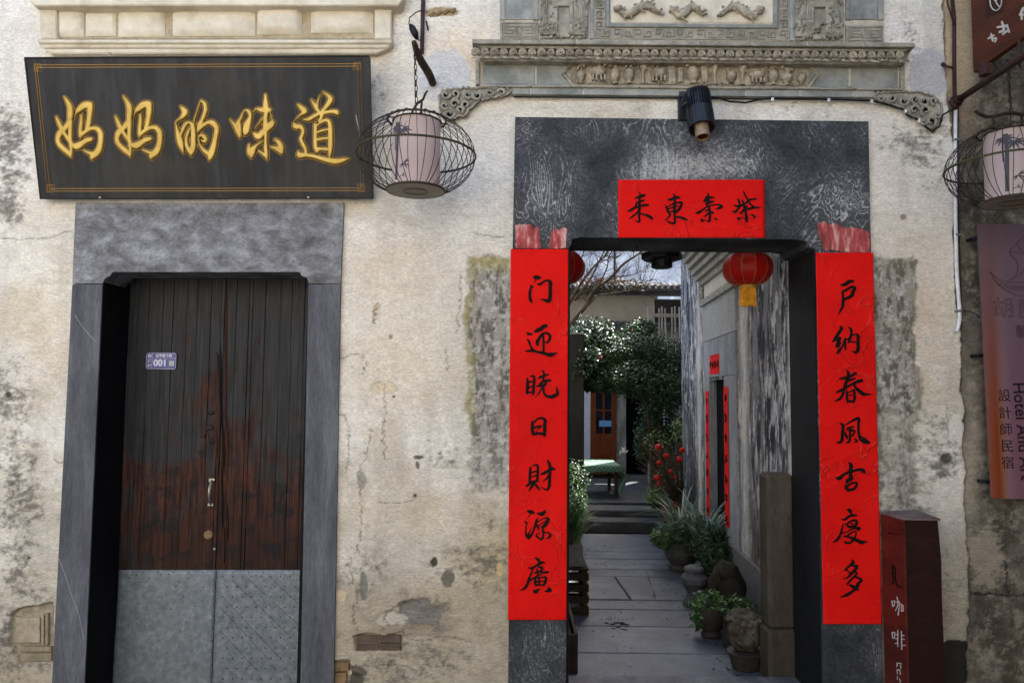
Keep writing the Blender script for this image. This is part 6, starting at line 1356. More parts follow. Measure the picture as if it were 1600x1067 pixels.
# ================================================================== ground
M_['earth'] = mat('dark_damp_earth', [(34, 33, 28), (54, 50, 42)], .9, 14, bump=.5)
M_['slab'] = mat('worn_bluish_flagstone', [(48, 54, 62), (70, 77, 87), (92, 99, 108)], .55, 4, (1, 1, 1), bump=.18, bscale=40, contrast=.24, fine=.14, vary=.09, spec=.4)
M_['slab_dark'] = mat('dark_step_stone', [(46, 48, 49), (70, 72, 74)], .7, 5, bump=.2, vary=.08)
gs = MB().add([(-12, -12, -.075), (12, -12, -.075), (14, 30, -.075), (-12, 30, -.075)], [(0, 1, 2, 3)]).build('ground', M_['earth']); tag(gs, kind='structure')
st_ = MB()
st = empty('street_paving'); tag(st, kind='structure')
first = None
for i in range(14):
    for j in range(5):
        w_ = .62; x = -4.6 + i * w_ + (j % 2) * .3; 
        if x > 2.55: continue
        y = -.36 - j * .7
        if first is None: first = o = MB().box((0, 0, 0), (w_ - .008, .69, .06), bev=.006).build('paving_slab', M_['slab'], st)
        else: o = first.copy(); link(o, st)
        o.location = (x, y - .05, -.045 + random.uniform(-.002, .002))
pav = empty('alley_pavement'); tag(pav, kind='structure')
def gy(py): return 1.6 * FPX / (py - 613.0) - 3.83
rows_ = [1052, 1007, 966.5, 941, 927, 892, 881, 866, 855, 828]
M_['moss'] = mat('moss_in_joints', [(30, 36, 18), (58, 66, 34)], .95, 30, bump=.5)
for k in range(len(rows_) - 1):
    ya, yb = gy(rows_[k]) , gy(rows_[k + 1]); L_ = lambda Y: .10 + .1 * (Y - .3); R_ = lambda Y: 1.66 + .0739 * (Y - .3)
    cuts = [0, 1]
    if rows_[k] == 927: cuts = [0, .415, 1]
    if rows_[k] == 1007: cuts = [0, 1]
    for u0, u1 in zip(cuts[:-1], cuts[1:]):
        g = .008; sk_ = -.02 if k else 0; dz = random.uniform(-.003, .003)
        def pt(u, Y): return (L_(Y) + (R_(Y) - L_(Y)) * u, Y + sk_ * u)
        a_ = [pt(u0, ya + g), pt(u1, ya + g), pt(u1, yb - g), pt(u0, yb - g)]
        if u0: a_[0] = (a_[0][0] + .008 + .04, a_[0][1]); a_[3] = (a_[3][0] + .008 - .05, a_[3][1])
        if u1 < 1: a_[1] = (a_[1][0] - .004 + .04, a_[1][1]); a_[2] = (a_[2][0] - .004 - .05, a_[2][1])
        b = .008; c_ = Vector((sum(p[0] for p in a_) / 4, sum(p[1] for p in a_) / 4))
        V = [(p[0], p[1], -.07) for p in a_] + [(p[0], p[1], dz - b) for p in a_] + [(p[0] + (b if p[0] < c_.x else -b), p[1] + (b if p[1] < c_.y else -b), dz) for p in a_]
        F = [(0, 1, 5, 4), (1, 2, 6, 5), (2, 3, 7, 6), (3, 0, 4, 7), (4, 5, 9, 8), (5, 6, 10, 9), (6, 7, 11, 10), (7, 4, 8, 11), (8, 9, 10, 11)]
        MB().add(V, F).build('paving_slab', M_['slab'], pav)
# moss tufts in some joints
pts = []
for k in range(420):
    y_ = random.choice((892, 941, 881, 966.5)); x = random.uniform(1030, 1190) if random.random() < .6 else random.uniform(930, 1010); p = G(x, y_ + random.uniform(-1, 1), .0); pts.append(p)
for k in range(160): t_ = random.random(); pts.append(G(1010 + 15 * t_ + random.uniform(-1.5, 1.5), 893 + 47 * t_, .0))
M_['leaf_small'] = leaf_mat('moss_leaf', (44, 58, 22), (70, 88, 34), (96, 108, 46), .7, .3)
o = leaf_mesh('moss_tufts', np.array([tuple(p) for p in pts]), np.tile((0, 0, 1.), (len(pts), 1)), .014, M_['leaf_small'], None, jitter=.8); tag(o, kind='stuff')
mb = MB()
for k in range(14): p = G(958 + random.uniform(-14, 26), 976 + random.uniform(-6, 8), .002); mb.blob(p, (.018, .012, .003), 6, 3, .6)
o = mb.build('leaf_litter', M_['earth']); tag(o, kind='stuff')

# ================================================================== right-hand alley house
Ow = Vector((1.634, .36, 0)); Ow.x += .06 * .0739
du = Vector((.0739, 1, 0)).normalized(); nw = Vector((-1, .0739, 0)).normalized()
def wl(px, py, off=0.0):
    q = Vector(hit(float(px), float(py), Ow + nw * off, nw)); return ((q - Ow).dot(du), q.z)
def wpt(u, z, off=0.0): return Ow + du * u + nw * off + Vector((0, 0, z))
ah = empty('alley_house'); tag(ah, 'streaked black and white plastered house with a small doorway along the right of the alley', 'building')
def alley_wall():
    U, Zt, st = 4.3, 7.0, .0085; nx = int(U / st); nz = int(Zt / .014)
    u, z = np.meshgrid(np.linspace(0, U, nx), np.linspace(0, Zt, nz))
    V = np.array(Ow)[None, None] + u[..., None] * np.array(du) + z[..., None] * np.array([0, 0, 1.])
    px, py = topx(V[..., 0], V[..., 1], V[..., 2])
    wv = (fbm(u * 5, z * 3, 90) - .5) * .12
    a = fbm((u + wv) * 17, z * 4.6, 91, 7, .72); b = fbm(u * 6, z * 2.0, 92); c = fbm(u * 40, z * 16, 93)
    def mixc(col, new, m): return col * (1 - m[..., None]) + lin(new) * m[..., None]
    col = np.ones(u.shape + (3,)) * lin((136, 138, 146))
    col = mixc(col, (50, 52, 60), sstep(.43, .57, a * .7 + b * .3)); col = mixc(col, (226, 226, 226), sstep(.525, .61, fbm(u * 18, z * 6.0, 94, 7, .74) * .75 + b * .25 ) * .85)
    col = mixc(col, (46, 47, 50), sstep(.55, .7, c * .6 + a * .4) * .5)
    low = sstep(1.7, .4, z + (b - .5)); col = mixc(col, (92, 88, 76), low * .55); col = mixc(col, (54, 52, 46), low * sstep(.45, .6, c) * .6)
    # paler limewash left round the little doorway
    d = wl(1150, 500)[0], wl(1096, 500)[0]
    for uc, wd in ((wl(1162, 560)[0], .13), (wl(1092, 560)[0], .12), (wl(1240, 780)[0], .05)):
        m = np.exp(-((u - uc + wv * 1.2) / wd) ** 2); col = mixc(col, (214, 213, 210), m * sstep(2.75, 2.3, z) * (.55 + .5 * sstep(.35, .6, a)))
    V = V + np.array(nw) * ((a - .5) * .014 + (c - .5) * .006 + (b - .5) * .02)[..., None]
    hole = np.zeros((nz - 1, nx - 1), bool); uc = (u[:-1, :-1] + u[1:, 1:]) / 2; zc = (z[:-1, :-1] + z[1:, 1:]) / 2
    d0, d1 = sorted((wl(1134, 590)[0], wl(1110.5, 590)[0])); hole = (uc > d0 + .01) & (uc < d1 - .01) & (zc < 1.73)
    grid_obj('plaster_wall', V[:, ::-1].copy(), nx, nz, ~hole[:, ::-1], col[:, ::-1], M_['plaster'], ah)
    return d0, d1
dd0, dd1 = alley_wall()
U_ = 4.3
def wbox(u0, u1, z0, z1, o0, o1, name, m, inset=0.0, parent=ah):
    V = [wpt(u, z, o) for o in (o0, o1) for (u, z) in ((u0, z0), (u1, z0), (u1, z1), (u0, z1))]
    return MB().add(V, [(0, 1, 2, 3), (7, 6, 5, 4), (0, 4, 5, 1), (1, 5, 6, 2), (2, 6, 7, 3), (3, 7, 4, 0)]).build(name, m, parent)
e = wpt(U_, 0, -.02); mb = MB()
for u0, u1, z0, z1 in ((0, dd0 + .01, 0, 7.0), (dd1 - .01, U_, 0, 7.0), (dd0, dd1, 1.73, 7.0)):
    V = [wpt(u, z, o) for o in (-.03, -.4) for (u, z) in ((u0, z0), (u1, z0), (u1, z1), (u0, z1))]
    mb.add(V, [(0, 1, 2, 3), (7, 6, 5, 4), (0, 4, 5, 1), (1, 5, 6, 2), (2, 6, 7, 3), (3, 7, 4, 0)])
V = [wpt(u, z, o) for o in (-.41, -4.0) for (u, z) in ((0.3, 0), (U_, 0), (U_, 7.0), (0.3, 7.0))]; mb.add(V, [(0, 1, 2, 3), (7, 6, 5, 4), (0, 4, 5, 1), (1, 5, 6, 2), (2, 6, 7, 3), (3, 7, 4, 0)])
mb.build('wall_core', mat('grey_streaked_plaster', [(80, 82, 90), (150, 152, 158)], .9, 3, (1, 1, .3), bump=.3), ah)
wbox(dd0 - .02, dd1 + .02, 0, 1.76, -.05, -.2, 'recess_shade', M_['dark_void'])  # near-black box standing for the shade of the doorway recess
ads = mat('grey_door_stone', [(104, 108, 116), (140, 144, 152), (168, 172, 180)], .75, 4, (1, 1, .5), bump=.15)
zl = wl(1122, 536)[1]; zp_ = wl(1122, 466)[1]
s0, s1_ = wl(1153, 590)[0], wl(1103, 590)[0]
wbox(s0, s1_, 1.755, 2.09, .018, -.02, 'lintel', ads); wbox(s0, dd0, 0, 1.752, .016, -.045, 'jamb', ads); wbox(dd1, s1_, 0, 1.752, .016, -.045, 'jamb', ads)
wbox(s0 - .015, s1_ + .03, 2.094, 2.43, .022, -.02, 'smooth_panel', mat('smooth_grey_panel', [(146, 150, 154), (172, 174, 176)], .7, 3, bump=.08))
tg2 = mat('grey_moulded_brick', [(118, 118, 116), (152, 151, 146), (176, 174, 168)], .8, 12, bump=.25, bscale=50, vary=.08)
ua, ub = s0 - .05, s1_ + .05
wbox(ua, ub, 2.433, 2.47, .05, -.02, 'moulding', tg2); wbox(ua + .01, ub - .01, 2.473, 2.50, .035, -.02, 'moulding', tg2)
wbox(ua + .05, ub - .05, 2.503, 2.63, .016, -.02, 'frieze_panel', mat('pale_frieze', [(190, 188, 180), (208, 206, 198)], .8, 5, bump=.1))
for u in (ua + .01, ub - .09): 
    mb = MB(); c = wpt(u + .04, 2.565, .03)
    for k in range(14): mb.blob(c + du * random.uniform(-.03, .03) + Vector((0, 0, random.uniform(-.05, .05))), (.014, .014, .014), 6, 4, .4)
    mb.build('carved_block', tg2, ah, True)
for k, (z, o) in enumerate(((2.633, .05), (2.685, .085), (2.74, .12), (2.80, .155), (2.86, .19), (2.915, .225), (2.97, .26), (3.02, .29))):
    n_ = 9; lo, hi = ua - .03 - k * .012 - 1.4, ub + .03 + k * .004
    for q in range(n_):
        a_, b_ = lo + (hi - lo) * q / n_, lo + (hi - lo) * (q + 1) / n_
        if a_ < .05: continue
        wbox(a_ + .002, b_ - .002, z + .001, z + .049, o, -.02, 'cornice_brick', tg2)
wbox(wl(1203, 890)[0] - .9, wl(1150, 845)[0], 0, .42, .03, -.02, 'stone_base', mat('grey_base_stone', [(84, 84, 84), (120, 120, 122)], .8, 5, bump=.25))
reroot(ah, Ow)
def red_strip(label, cat, u0, u1, z0, z1, marks, grp=None):
    t_ = empty('red_paper', wpt((u0 + u1) / 2, z0, .02)); tag(t_, label, cat, grp)
    V = []; n_ = 12; base = Vector(t_.location)
    for k in range(n_ + 1):
        z = z0 + (z1 - z0) * k / n_
        for u in (u0, (u0 + u1) / 2, u1): V.append(wpt(u, z, .0205 + .002 * math.sin(k * 1.7 + u * 30)) - base)
    F = [(k * 3 + q, k * 3 + q + 1, k * 3 + 4 + q, k * 3 + 3 + q) for k in range(n_) for q in range(2)]
    meshobj('paper', V, F, M_['red_paper'], t_, True)
    mb = MB()
    for k in range(marks):
        if cat == 'couplet': cu_, cz = (u0 + u1) / 2, z1 - (z1 - z0) * (k + .6) / marks
        else: cu_, cz = u0 + (u1 - u0) * (k + .5) / marks, (z0 + z1) / 2
        s_ = .035 if cat == 'couplet' else .03
        for q in range(7):
            a_ = random.choice((0, 0, 90, 90, 45, 135)); l_ = s_ * random.uniform(.5, 1.1); ox, oz = random.uniform(-s_, s_) * .7, random.uniform(-s_, s_) * .8
            d_ = du * l_ * math.cos(R(a_)) + Vector((0, 0, l_ * math.sin(R(a_)))); c = wpt(cu_ + ox, cz + oz, .0245) - base
            mb.tube([c - d_ * .6, c, c + d_ * .6], [.003, .0055, .003], 4)
    mb.build('ink_characters', M_['ink'], t_)['kind'] = 'stuff'
zc0 = 1.62
sn = wl(1142.5, 700)[0]; sf = wl(1106.5, 700)[0]
red_strip('narrow red paper scroll on the near jamb of the inner alley doorway', 'couplet', sn, dd0 - .008, wl(1148, 829)[1], wl(1143, 604)[1], 7, 'red paper couplets on the inner alley doorway')
red_strip('narrow red paper scroll on the far jamb of the inner alley doorway', 'couplet', dd1 + .008, sf, wl(1110, 806)[1], wl(1107, 611)[1], 7, 'red paper couplets on the inner alley doorway')
uq = sorted((wl(1112.5, 570)[0], wl(1127.5, 570)[0])); red_strip('small red paper strip above the inner alley doorway', 'banner', uq[0], uq[1], wl(1120, 588)[1] + .02, wl(1120, 554)[1], 4)

# ================================================================== left-hand alley house and the pillar at its end
lh = empty('side_house', (-1, 2, 0)); tag(lh, 'plain grey plastered side house hidden behind the left of the alley', 'building')
gpl = mat('plain_grey_plaster', [(110, 110, 110), (146, 146, 144), (170, 170, 168)], .9, 3, (1, 1, .4), bump=.3)
mb = MB(); q = [(-3.2, .32), (.16, .36), (.55, 4.1), (-3.2, 4.1)]; V = [(x + 1, y - 2, z) for z in (0, 7.0) for x, y in q]
mb.add(V, [(0, 3, 2, 1), (4, 5, 6, 7), (0, 1, 5, 4), (1, 2, 6, 5), (2, 3, 7, 6), (3, 0, 4, 7)]); mb.build('wall', gpl, lh)
pil = MB().box((.0, 0, 1.15), (.42, .34, 2.3), bev=.015).build('grey_pillar', mat('dark_plastered_pillar', [(34, 34, 31), (54, 52, 48)], .9, 4, (1, 1, .4), bump=.3)); 
pil.location = (.855 - .21 - .01, 4.9, 0); tag(pil, 'square dark grey pillar left of the table in the courtyard', 'pillar')

# ================================================================== steps and platform
sp = empty('courtyard_steps'); tag(sp, kind='structure')
MB().box((1.7, 5.1, .05), (2.2, .56, .135), bev=.01).build('step', M_['slab_dark'], sp)
MB().box((1.7, 5.45, .155), (2.2, .56, .075), bev=.01).build('step', M_['slab_dark'], sp)
pf = MB().box((1.2, 8.2, .09), (5, 5.2, .27), bev=.01).build('platform', M_['slab_dark']); tag(pf, kind='structure')
# soft paint of a tiny sun patch on the floor comes from real light

# ================================================================== courtyard house at the back
M_['dark_clay0'] = mat('dark_weathered_boards', [(34, 32, 28), (58, 54, 48)], .9, 8, bump=.2)
ch_ = empty('courtyard_house', (1.2, 9, 0)); tag(ch_, 'low courtyard house with a beige upper wall and tiled ledges behind the greenery', 'building'); 
beige = mat('beige_plaster', [(150, 140, 124), (178, 168, 150)], .9, 3, bump=.2); greyw = mat('grey_stained_wall', [(70, 70, 68), (110, 108, 102), (150, 148, 142)], .9, 5, (1, 1, .4), bump=.3)
def cb_(x0, x1, y0, y1, z0, z1, name, m, parent=ch_): return MB().box(((x0 + x1) / 2, (y0 + y1) / 2, (z0 + z1) / 2), (x1 - x0, y1 - y0, z1 - z0)).build(name, m, parent)
cb_(-.5, 1.18, 8.42, 8.7, .2, 2.72, 'wall', greyw); cb_(1.74, 1.9, 8.42, 8.7, .2, 2.72, 'wall', greyw); cb_(2.6, 4.4, 8.42, 8.7, .2, 2.72, 'wall', greyw); cb_(1.18, 2.6, 8.43, 8.7, 2.3, 2.72, 'wall', greyw)
cb_(1.9, 2.6, 8.9, 9.0, .2, 2.35, 'room_shade_panel', M_['dark_void'])  # near-black panel in place of the unlit space behind the opening
cb_(2.44, 3.1, 8.6, 8.74, 2.3, 3.2, 'dark_gable', M_['dark_clay0']); cb_(-.5, 2.5, 8.75, 9.0, 2.62, 3.28, 'beige_wall', beige)
cb_(1.19, 1.30, 8.38, 8.5, .22, 2.3, 'white_door_post', plain('white_painted_post', (176, 178, 186), .6))
gd = empty('glazed_door', parent=ch_); dw = mat('brown_door_wood', [(74, 34, 16), (104, 50, 24)], .4, 4, (4, 1, .5), bump=.1)
def db(x0, x1, z0, z1, n_='door_rail', y0=8.4, y1=8.45, m=dw): return cb_(x0, x1, y0, y1, z0, z1, n_, m, gd)
db(1.31, 1.40, .22, 2.2, 'stile'); db(1.66, 1.74, .22, 2.2, 'stile'); db(1.40, 1.66, .22, .4); db(1.40, 1.66, .84, .93); db(1.40, 1.66, 2.1, 2.2); db(1.40, 1.66, .56, .62)
db(1.515, 1.545, .93, 2.1, 'mullion')
for z in (1.30, 1.68): db(1.40, 1.66, z, z + .03, 'glazing_bar', 8.405, 8.445)
glassm = plain('dark_window_glass', (20, 26, 34), .12, spec=.6)
for x0, x1 in ((1.40, 1.515), (1.545, 1.66)):
    for z0, z1 in ((.93, 1.30), (1.33, 1.68), (1.71, 2.1)): db(x0, x1, z0, z1, 'pane', 8.42, 8.43, glassm)
db(1.40, 1.66, .40, .56, 'door_panel', 8.415, 8.44); db(1.40, 1.66, .62, .84, 'door_panel', 8.415, 8.44)
reroot(ch_, (1.2, 8.6, .22)) if False else None
nt_ = MB().box((1.555, 8.398, 1.10), (.2, .006, .10)).build('blue_notice', plain('blue_notice_card', (92, 140, 190), .5)); tag(nt_, 'small blue notice card stuck on the brown glazed door in the courtyard', 'notice')
M_['rooftile'] = mat('dark_roof_tile', [(54, 52, 52), (84, 80, 78), (112, 106, 98)], .8, 20, bump=.3, vary=.15)
first = None
for k in range(46):
    if first is None: mb = MB(); V = []; 
    if first is None:
        for y in (0, .36):
            for q in range(7): a_ = math.pi * q / 6; V.append((-.045 * math.cos(a_), y, .03 * math.sin(a_) + y * .25))
        first = o = mb.add(V, [(q, q + 1, q + 8, q + 7) for q in range(6)]).build('roof_tile', M_['rooftile'], ch_)
    else: o = first.copy(); link(o, ch_)
    o.location = (-.5 + k * .105, 8.38, 2.72)
cb_(-.5, 4.4, 8.36, 8.8, 2.69, 2.72, 'ledge', M_['rooftile'])
mb = MB(); mb.box((1.95, 8.9, 3.36), (4.9, .7, .05)); 
for k in range(46): mb.tube([(-.45 + k * .105, 8.54, 3.40), (-.45 + k * .105, 8.9, 3.50)], .035, 6)
mb.build('coping', M_['rooftile'], ch_)
for o in list(COL.objects):
    if o.parent in (ch_,) : o.location = Vector(o.location) - Vector((1.2, 9, 0))
uh = empty('tall_back_house', (1.5, 11.5, 0)); tag(uh, 'pale blue-grey stained gable wall, lightened as if sunlit, far behind the courtyard', 'building')
MB().box((0, 0, 2.6), (9, .3, 5.3)).build('wall', mat('sun_lightened_whitewash', [(128, 134, 146), (200, 204, 212), (236, 238, 240)], .9, 1.6, bump=.3, bscale=16, contrast=.2, fine=.35), uh)  # wall colour lightened in place of direct sun
MB().box((0, -.05, 5.3), (9.2, .6, .1)).build('coping', M_['rooftile'], uh)
mb = MB(); mb.tube([(.62, -.17, 0), (.62, -.17, 5.2)], .02, 6); mb.build('downpipe', M_['iron'], uh)
rv = MB().box((0, 0, 2.8), (2.0, 4.0, 5.6)).build('sun_blocking_wall', gpl); rv.location = (3.92, 6.8, 0); tag(rv, 'unseen grey wall added beyond the alley house to block the courtyard sun', 'wall')  # added out of view to keep sun off the courtyard

# wooden slat rail on the right of the courtyard
wr = empty('wooden_rail', (2.1, 6.67, 0)); tag(wr, 'weathered grey wooden slat fence at the far end of the alley', 'fence')
wood = mat('weathered_grey_wood', [(120, 114, 106), (160, 152, 142), (184, 178, 168)], .85, 6, (3, 3, .5), bump=.3, vary=.2)
x0 = P(1013, 500, 6.67).x - 2.1
MB().box((x0 + .02, 0, 1.42), (.06, .06, 2.84), bev=.005).build('post', wood, wr); MB().box((x0 + .62, 0, 1.42), (.06, .06, 2.84), bev=.005).build('post', wood, wr)
for z in (2.32, 2.72): MB().box((x0 + .32, .01, z), (.62, .03, .05)).build('rail', wood, wr)
first = None
for k in range(9):
    if first is None: first = o = MB().box((0, -.02, 2.52), (.024, .018, .62), bev=.003).build('slat', wood, wr)
    else: o = first.copy(); link(o, wr)
    o.location = (x0 + .085 + k * .066, 0, random.uniform(-.02, .03)); o.rotation_euler = (0, random.uniform(-.02, .02), 0)

# ================================================================== table in the courtyard
tb = empty('courtyard_table', (1.15, 6.4, .225)); tag(tb, 'dark low wooden table on the courtyard platform', 'table')
dwm = mat('dark_table_wood', [(36, 26, 20), (62, 46, 36)], .6, 6, bump=.1)
MB().box((0, 0, .40), (.58, .8, .03)).build('tabletop', dwm, tb); MB().box((0, -.1, .25), (.62, .3, .025)).build('shelf', dwm, tb)
for sx in (-.25, .25):
    for sy in (-.35, .35): MB().box((sx, sy, .19), (.045, .045, .38)).build('leg', dwm, tb)
def gingham():
    m = bpy.data.materials.new('green_gingham'); m.use_nodes = True; N = m.node_tree.nodes; K = m.node_tree.links; b = N['Principled BSDF']; b.inputs['Roughness'].default_value = .8
    tc = N.new('ShaderNodeTexCoord'); c = N.new('ShaderNodeTexChecker'); c.inputs['Scale'].default_value = 34; c.inputs[1].default_value = L4((50, 86, 62)); c.inputs[2].default_value = L4((92, 122, 102)); K.new(tc.outputs['Object'], c.inputs[0]); K.new(c.outputs[0], b.inputs['Base Color']); return m
mb = MB(); V = []; nu, nv = 24, 18
# one continuous cloth: top with drops at the front and the right
us = [-.32 + .62 * k / 12 for k in range(13)] + [.32 + .04 * math.sin(k * .6) for k in range(1, 9)]; zu = [.425] * 13 + [.425 - .038 * k for k in range(1, 9)]
vs = [.42 - .86 * k / 12 for k in range(13)] + [-.45 - .004 * k for k in range(1, 5)]; zv = [0] * 13 + [-.022 * k for k in range(1, 5)]
for j in range(len(vs)):
    for i in range(len(us)):
        z = zu[i] + zv[j] + (.006 * math.sin(i * 2.1) if j > 12 else 0); V.append((us[i] + (.012 * math.sin(j * 1.3) if i > 12 else 0), vs[j] + (.01 * math.sin(i * 1.7) if j > 12 else 0), z))
n_ = len(us); F = [(j * n_ + i, (j + 1) * n_ + i, (j + 1) * n_ + i + 1, j * n_ + i + 1) for j in range(len(vs) - 1) for i in range(n_ - 1)]
cl = meshobj('tablecloth', V, F, gingham(), None, True); cl.location = (1.15, 6.4, .225); tag(cl, 'green gingham cloth draped over the low courtyard table', 'tablecloth'); sm = cl.modifiers.new('thickness', 'SOLIDIFY'); sm.thickness = .003; sm.offset = 1

# ================================================================== lanterns and lamp under the gate
M_['red_silk'] = mat('red_lantern_silk', [(140, 10, 8), (172, 16, 11)], .5, 6, (1, 1, .3), bump=.05, spec=.25, fine=.08)
M_['yellow'] = mat('yellow_fringe', [(196, 128, 20), (226, 166, 44)], .7, 20, bump=.1)
def red_lantern(loc, label):
    L = empty('red_lantern', loc); tag(L, label, 'lantern', 'red silk lanterns under the gateway')
    seg = 72; V = []; F = []; nr = 16
    for j in range(nr + 1):
        th = math.pi * (.10 + .80 * j / nr); 
        for k in range(seg):
            a_ = 2 * math.pi * k / seg; sc_ = 1 - .022 * abs(math.sin(a_ * 6)) ** .5 * math.sin(th); r_ = .150 * math.sin(th) ** .8 * (.985 + .03 * (1 - abs(math.sin(a_ * 6)))) ; V.append((r_ * math.cos(a_), r_ * math.sin(a_), .108 * math.cos(th)))
    for j in range(nr):
        for k in range(seg): F.append((j * seg + k, j * seg + (k + 1) % seg, (j + 1) * seg + (k + 1) % seg, (j + 1) * seg + k))
    meshobj('lantern_body', V, F, M_['red_silk'], L, True)
    first = None
    for k in range(12):
        a_ = 2 * math.pi * k / 12
        if first is None: first = o = MB().tube([(.1515 * math.sin(th) ** .8, 0, .109 * math.cos(th)) for th in np.linspace(.3, 2.84, 16)], .0014, 4).build('wire_rib', M_['gold_line'], L)
        else: o = first.copy(); link(o, L)
        o.rotation_euler = (0, 0, a_)
    for z in (.10, -.108): MB().lathe([(.05, -.012), (.05, .012)], (0, 0, z), 24).build('cap', M_['gold_line'], L)
    mb = MB()
    for k in range(44): a_ = 2 * math.pi * k / 44; mb.tube([(.045 * math.cos(a_), .045 * math.sin(a_), -.118), (.047 * math.cos(a_), .047 * math.sin(a_), -.226 + random.uniform(-.006, .006))], .0026, 4)
    o = mb.build('tassel', M_['yellow'], L); MB().tube([(0, 0, .1), (0, 0, 2.54 - loc[2])], .003, 5).build('cord', M_['red_silk'], L)
    return L
red_lantern(tuple(P(1168, 420, .58)), 'oval red silk lantern with yellow fringe hanging at the right of the gateway')
red_lantern(tuple(P(875, 418, .58)), 'oval red silk lantern half hidden behind the left red scroll')
lp_ = P(1034, 404, .60); lamp = empty('ceiling_lamp', lp_); tag(lamp, 'black octagonal ceiling lamp under the gateway beam', 'lamp')
blk = plain('black_lamp_metal', (16, 16, 18), .5)
MB().lathe([(.05, .17), (.05, .03), (.125, .03), (.125, -.005), (.105, -.012)], (0, 0, 0), 8).build('canopy', blk, lamp); MB().lathe([(.066, -.012), (.064, -.055), (.05, -.06)], (0, 0, 0), 16).build('lamp_drum', blk, lamp)
MB().tube([(0, 0, .1), (0, 0, 2.54 - lp_.z)], .02, 8).build('stem', blk, lamp)

# ================================================================== stone post
sp_ = empty('stone_post', (1.53, .46, 0)); tag(sp_, 'square chamfered stone post just inside the right of the carved gateway', 'stone post')
stn = mat('brown_grey_post_stone', [(42, 37, 31), (62, 56, 47), (84, 77, 66)], .85, 5, (1, 1, .4), bump=.3, bscale=50)
MB().box((.0, 0, .72), (.155, .15, .86), bev=.018).build('shaft', stn, sp_); MB().box((0, 0, .14), (.168, .165, .30), bev=.018).build('base', stn, sp_)
vp = MB().tube([P(1247, 760, .36), P(1249, 1110, .36)], .006, 6).build('thin_pipe', plain('grey_blue_pipe', (112, 124, 134), .4)); tag(vp, 'thin pale blue pipe running up beside the stone post', 'pipe')

# ================================================================== pots, stones and plants
M_['dark_clay'] = mat('dark_glazed_clay', [(28, 25, 22), (46, 42, 37), (66, 61, 55)], .6, 8, bump=.2, vary=.1)
M_['stone_carv'] = mat('mossy_carved_stone', [(38, 35, 29), (66, 61, 51), (92, 86, 74)], .9, 14, bump=.6, bscale=50, contrast=.18, fine=.35)
M_['terracotta'] = mat('terracotta', [(120, 52, 34), (150, 72, 46)], .8, 8, bump=.15)
M_['grey_planter'] = mat('grey_planter', [(96, 94, 88), (124, 122, 114)], .8, 8, bump=.15)
LF = {'dark': leaf_mat('dark_green_leaf', (24, 42, 24), (38, 62, 34), (58, 88, 48), .5, .35),
      'mid': leaf_mat('mid_green_leaf', (34, 60, 30), (56, 88, 42), (88, 120, 62), .4, .5),
      'pale': leaf_mat('pale_green_leaf', (70, 96, 52), (104, 130, 74), (150, 168, 110), .45, .5),
      'blue': leaf_mat('blue_green_strap_leaf', (60, 84, 72), (96, 122, 108), (142, 164, 150), .4, .5),
      'gloss': leaf_mat('glossy_camellia_leaf', (24, 44, 24), (40, 68, 34), (70, 98, 48), .22, .8, .15)}
def crown(name, centres, n, size, m, parent, jitter=.7, shell=.55, elong=1.9):
    pts = []; nr = []
    for k in range(n):
        c, r_ = random.choice(centres); d = RNG.normal(0, 1, 3); d /= np.linalg.norm(d) + 1e-9; t_ = RNG.uniform(shell, 1) ** .6
        f = 1 + .35 * mnoise.noise(Vector(d) * 2.2 + Vector(c) * 3)
        pts.append(np.array(c) + d * np.array(r_) * t_ * f); nr.append(d * .7 + np.array([0, 0, .55]))
    return leaf_mesh(name, pts, nr, size, m, parent, jitter=jitter, elong=elong)
def at_depth(px, py, D): return P(px, py, D - 3.83)
def potted(name, label, cat, loc): t_ = empty(name, loc); tag(t_, label, cat); return t_
# carved stone head on a dark bowl
t_ = potted('carved_stone', 'round carved stone head on a dark bowl-shaped base at the foot of the stone post', 'stone carving', (1.385, .60, 0))
mb = MB(); mb.lathe([(.075, 0), (.08, .02), (.095, .075), (.108, .10), (.10, .105), (.02, .105)], (0, 0, 0), 22); smooth_by_angle(mb.build('base', M_['dark_clay'], t_))
mb = MB(); mb.blob((0, 0, .215), (.098, .095, .118), 26, 20, .10); mb.blob((-.02, -.075, .175), (.05, .03, .035), 12, 8, .3); mb.blob((-.045, -.075, .235), (.022, .02, .02), 8, 6, .2); mb.blob((.02, -.085, .235), (.022, .018, .02), 8, 6, .2)
for k in range(16): a_ = k / 16 * 6.28; mb.blob((.09 * math.cos(a_), .085 * math.sin(a_), .285 - .012 * math.sin(a_ * 3)), (.026, .026, .018), 8, 5, .3)
mb.blob((0, 0, .31), (.085, .085, .028), 14, 6, .25); mb.build('head', M_['stone_carv'], t_, True)
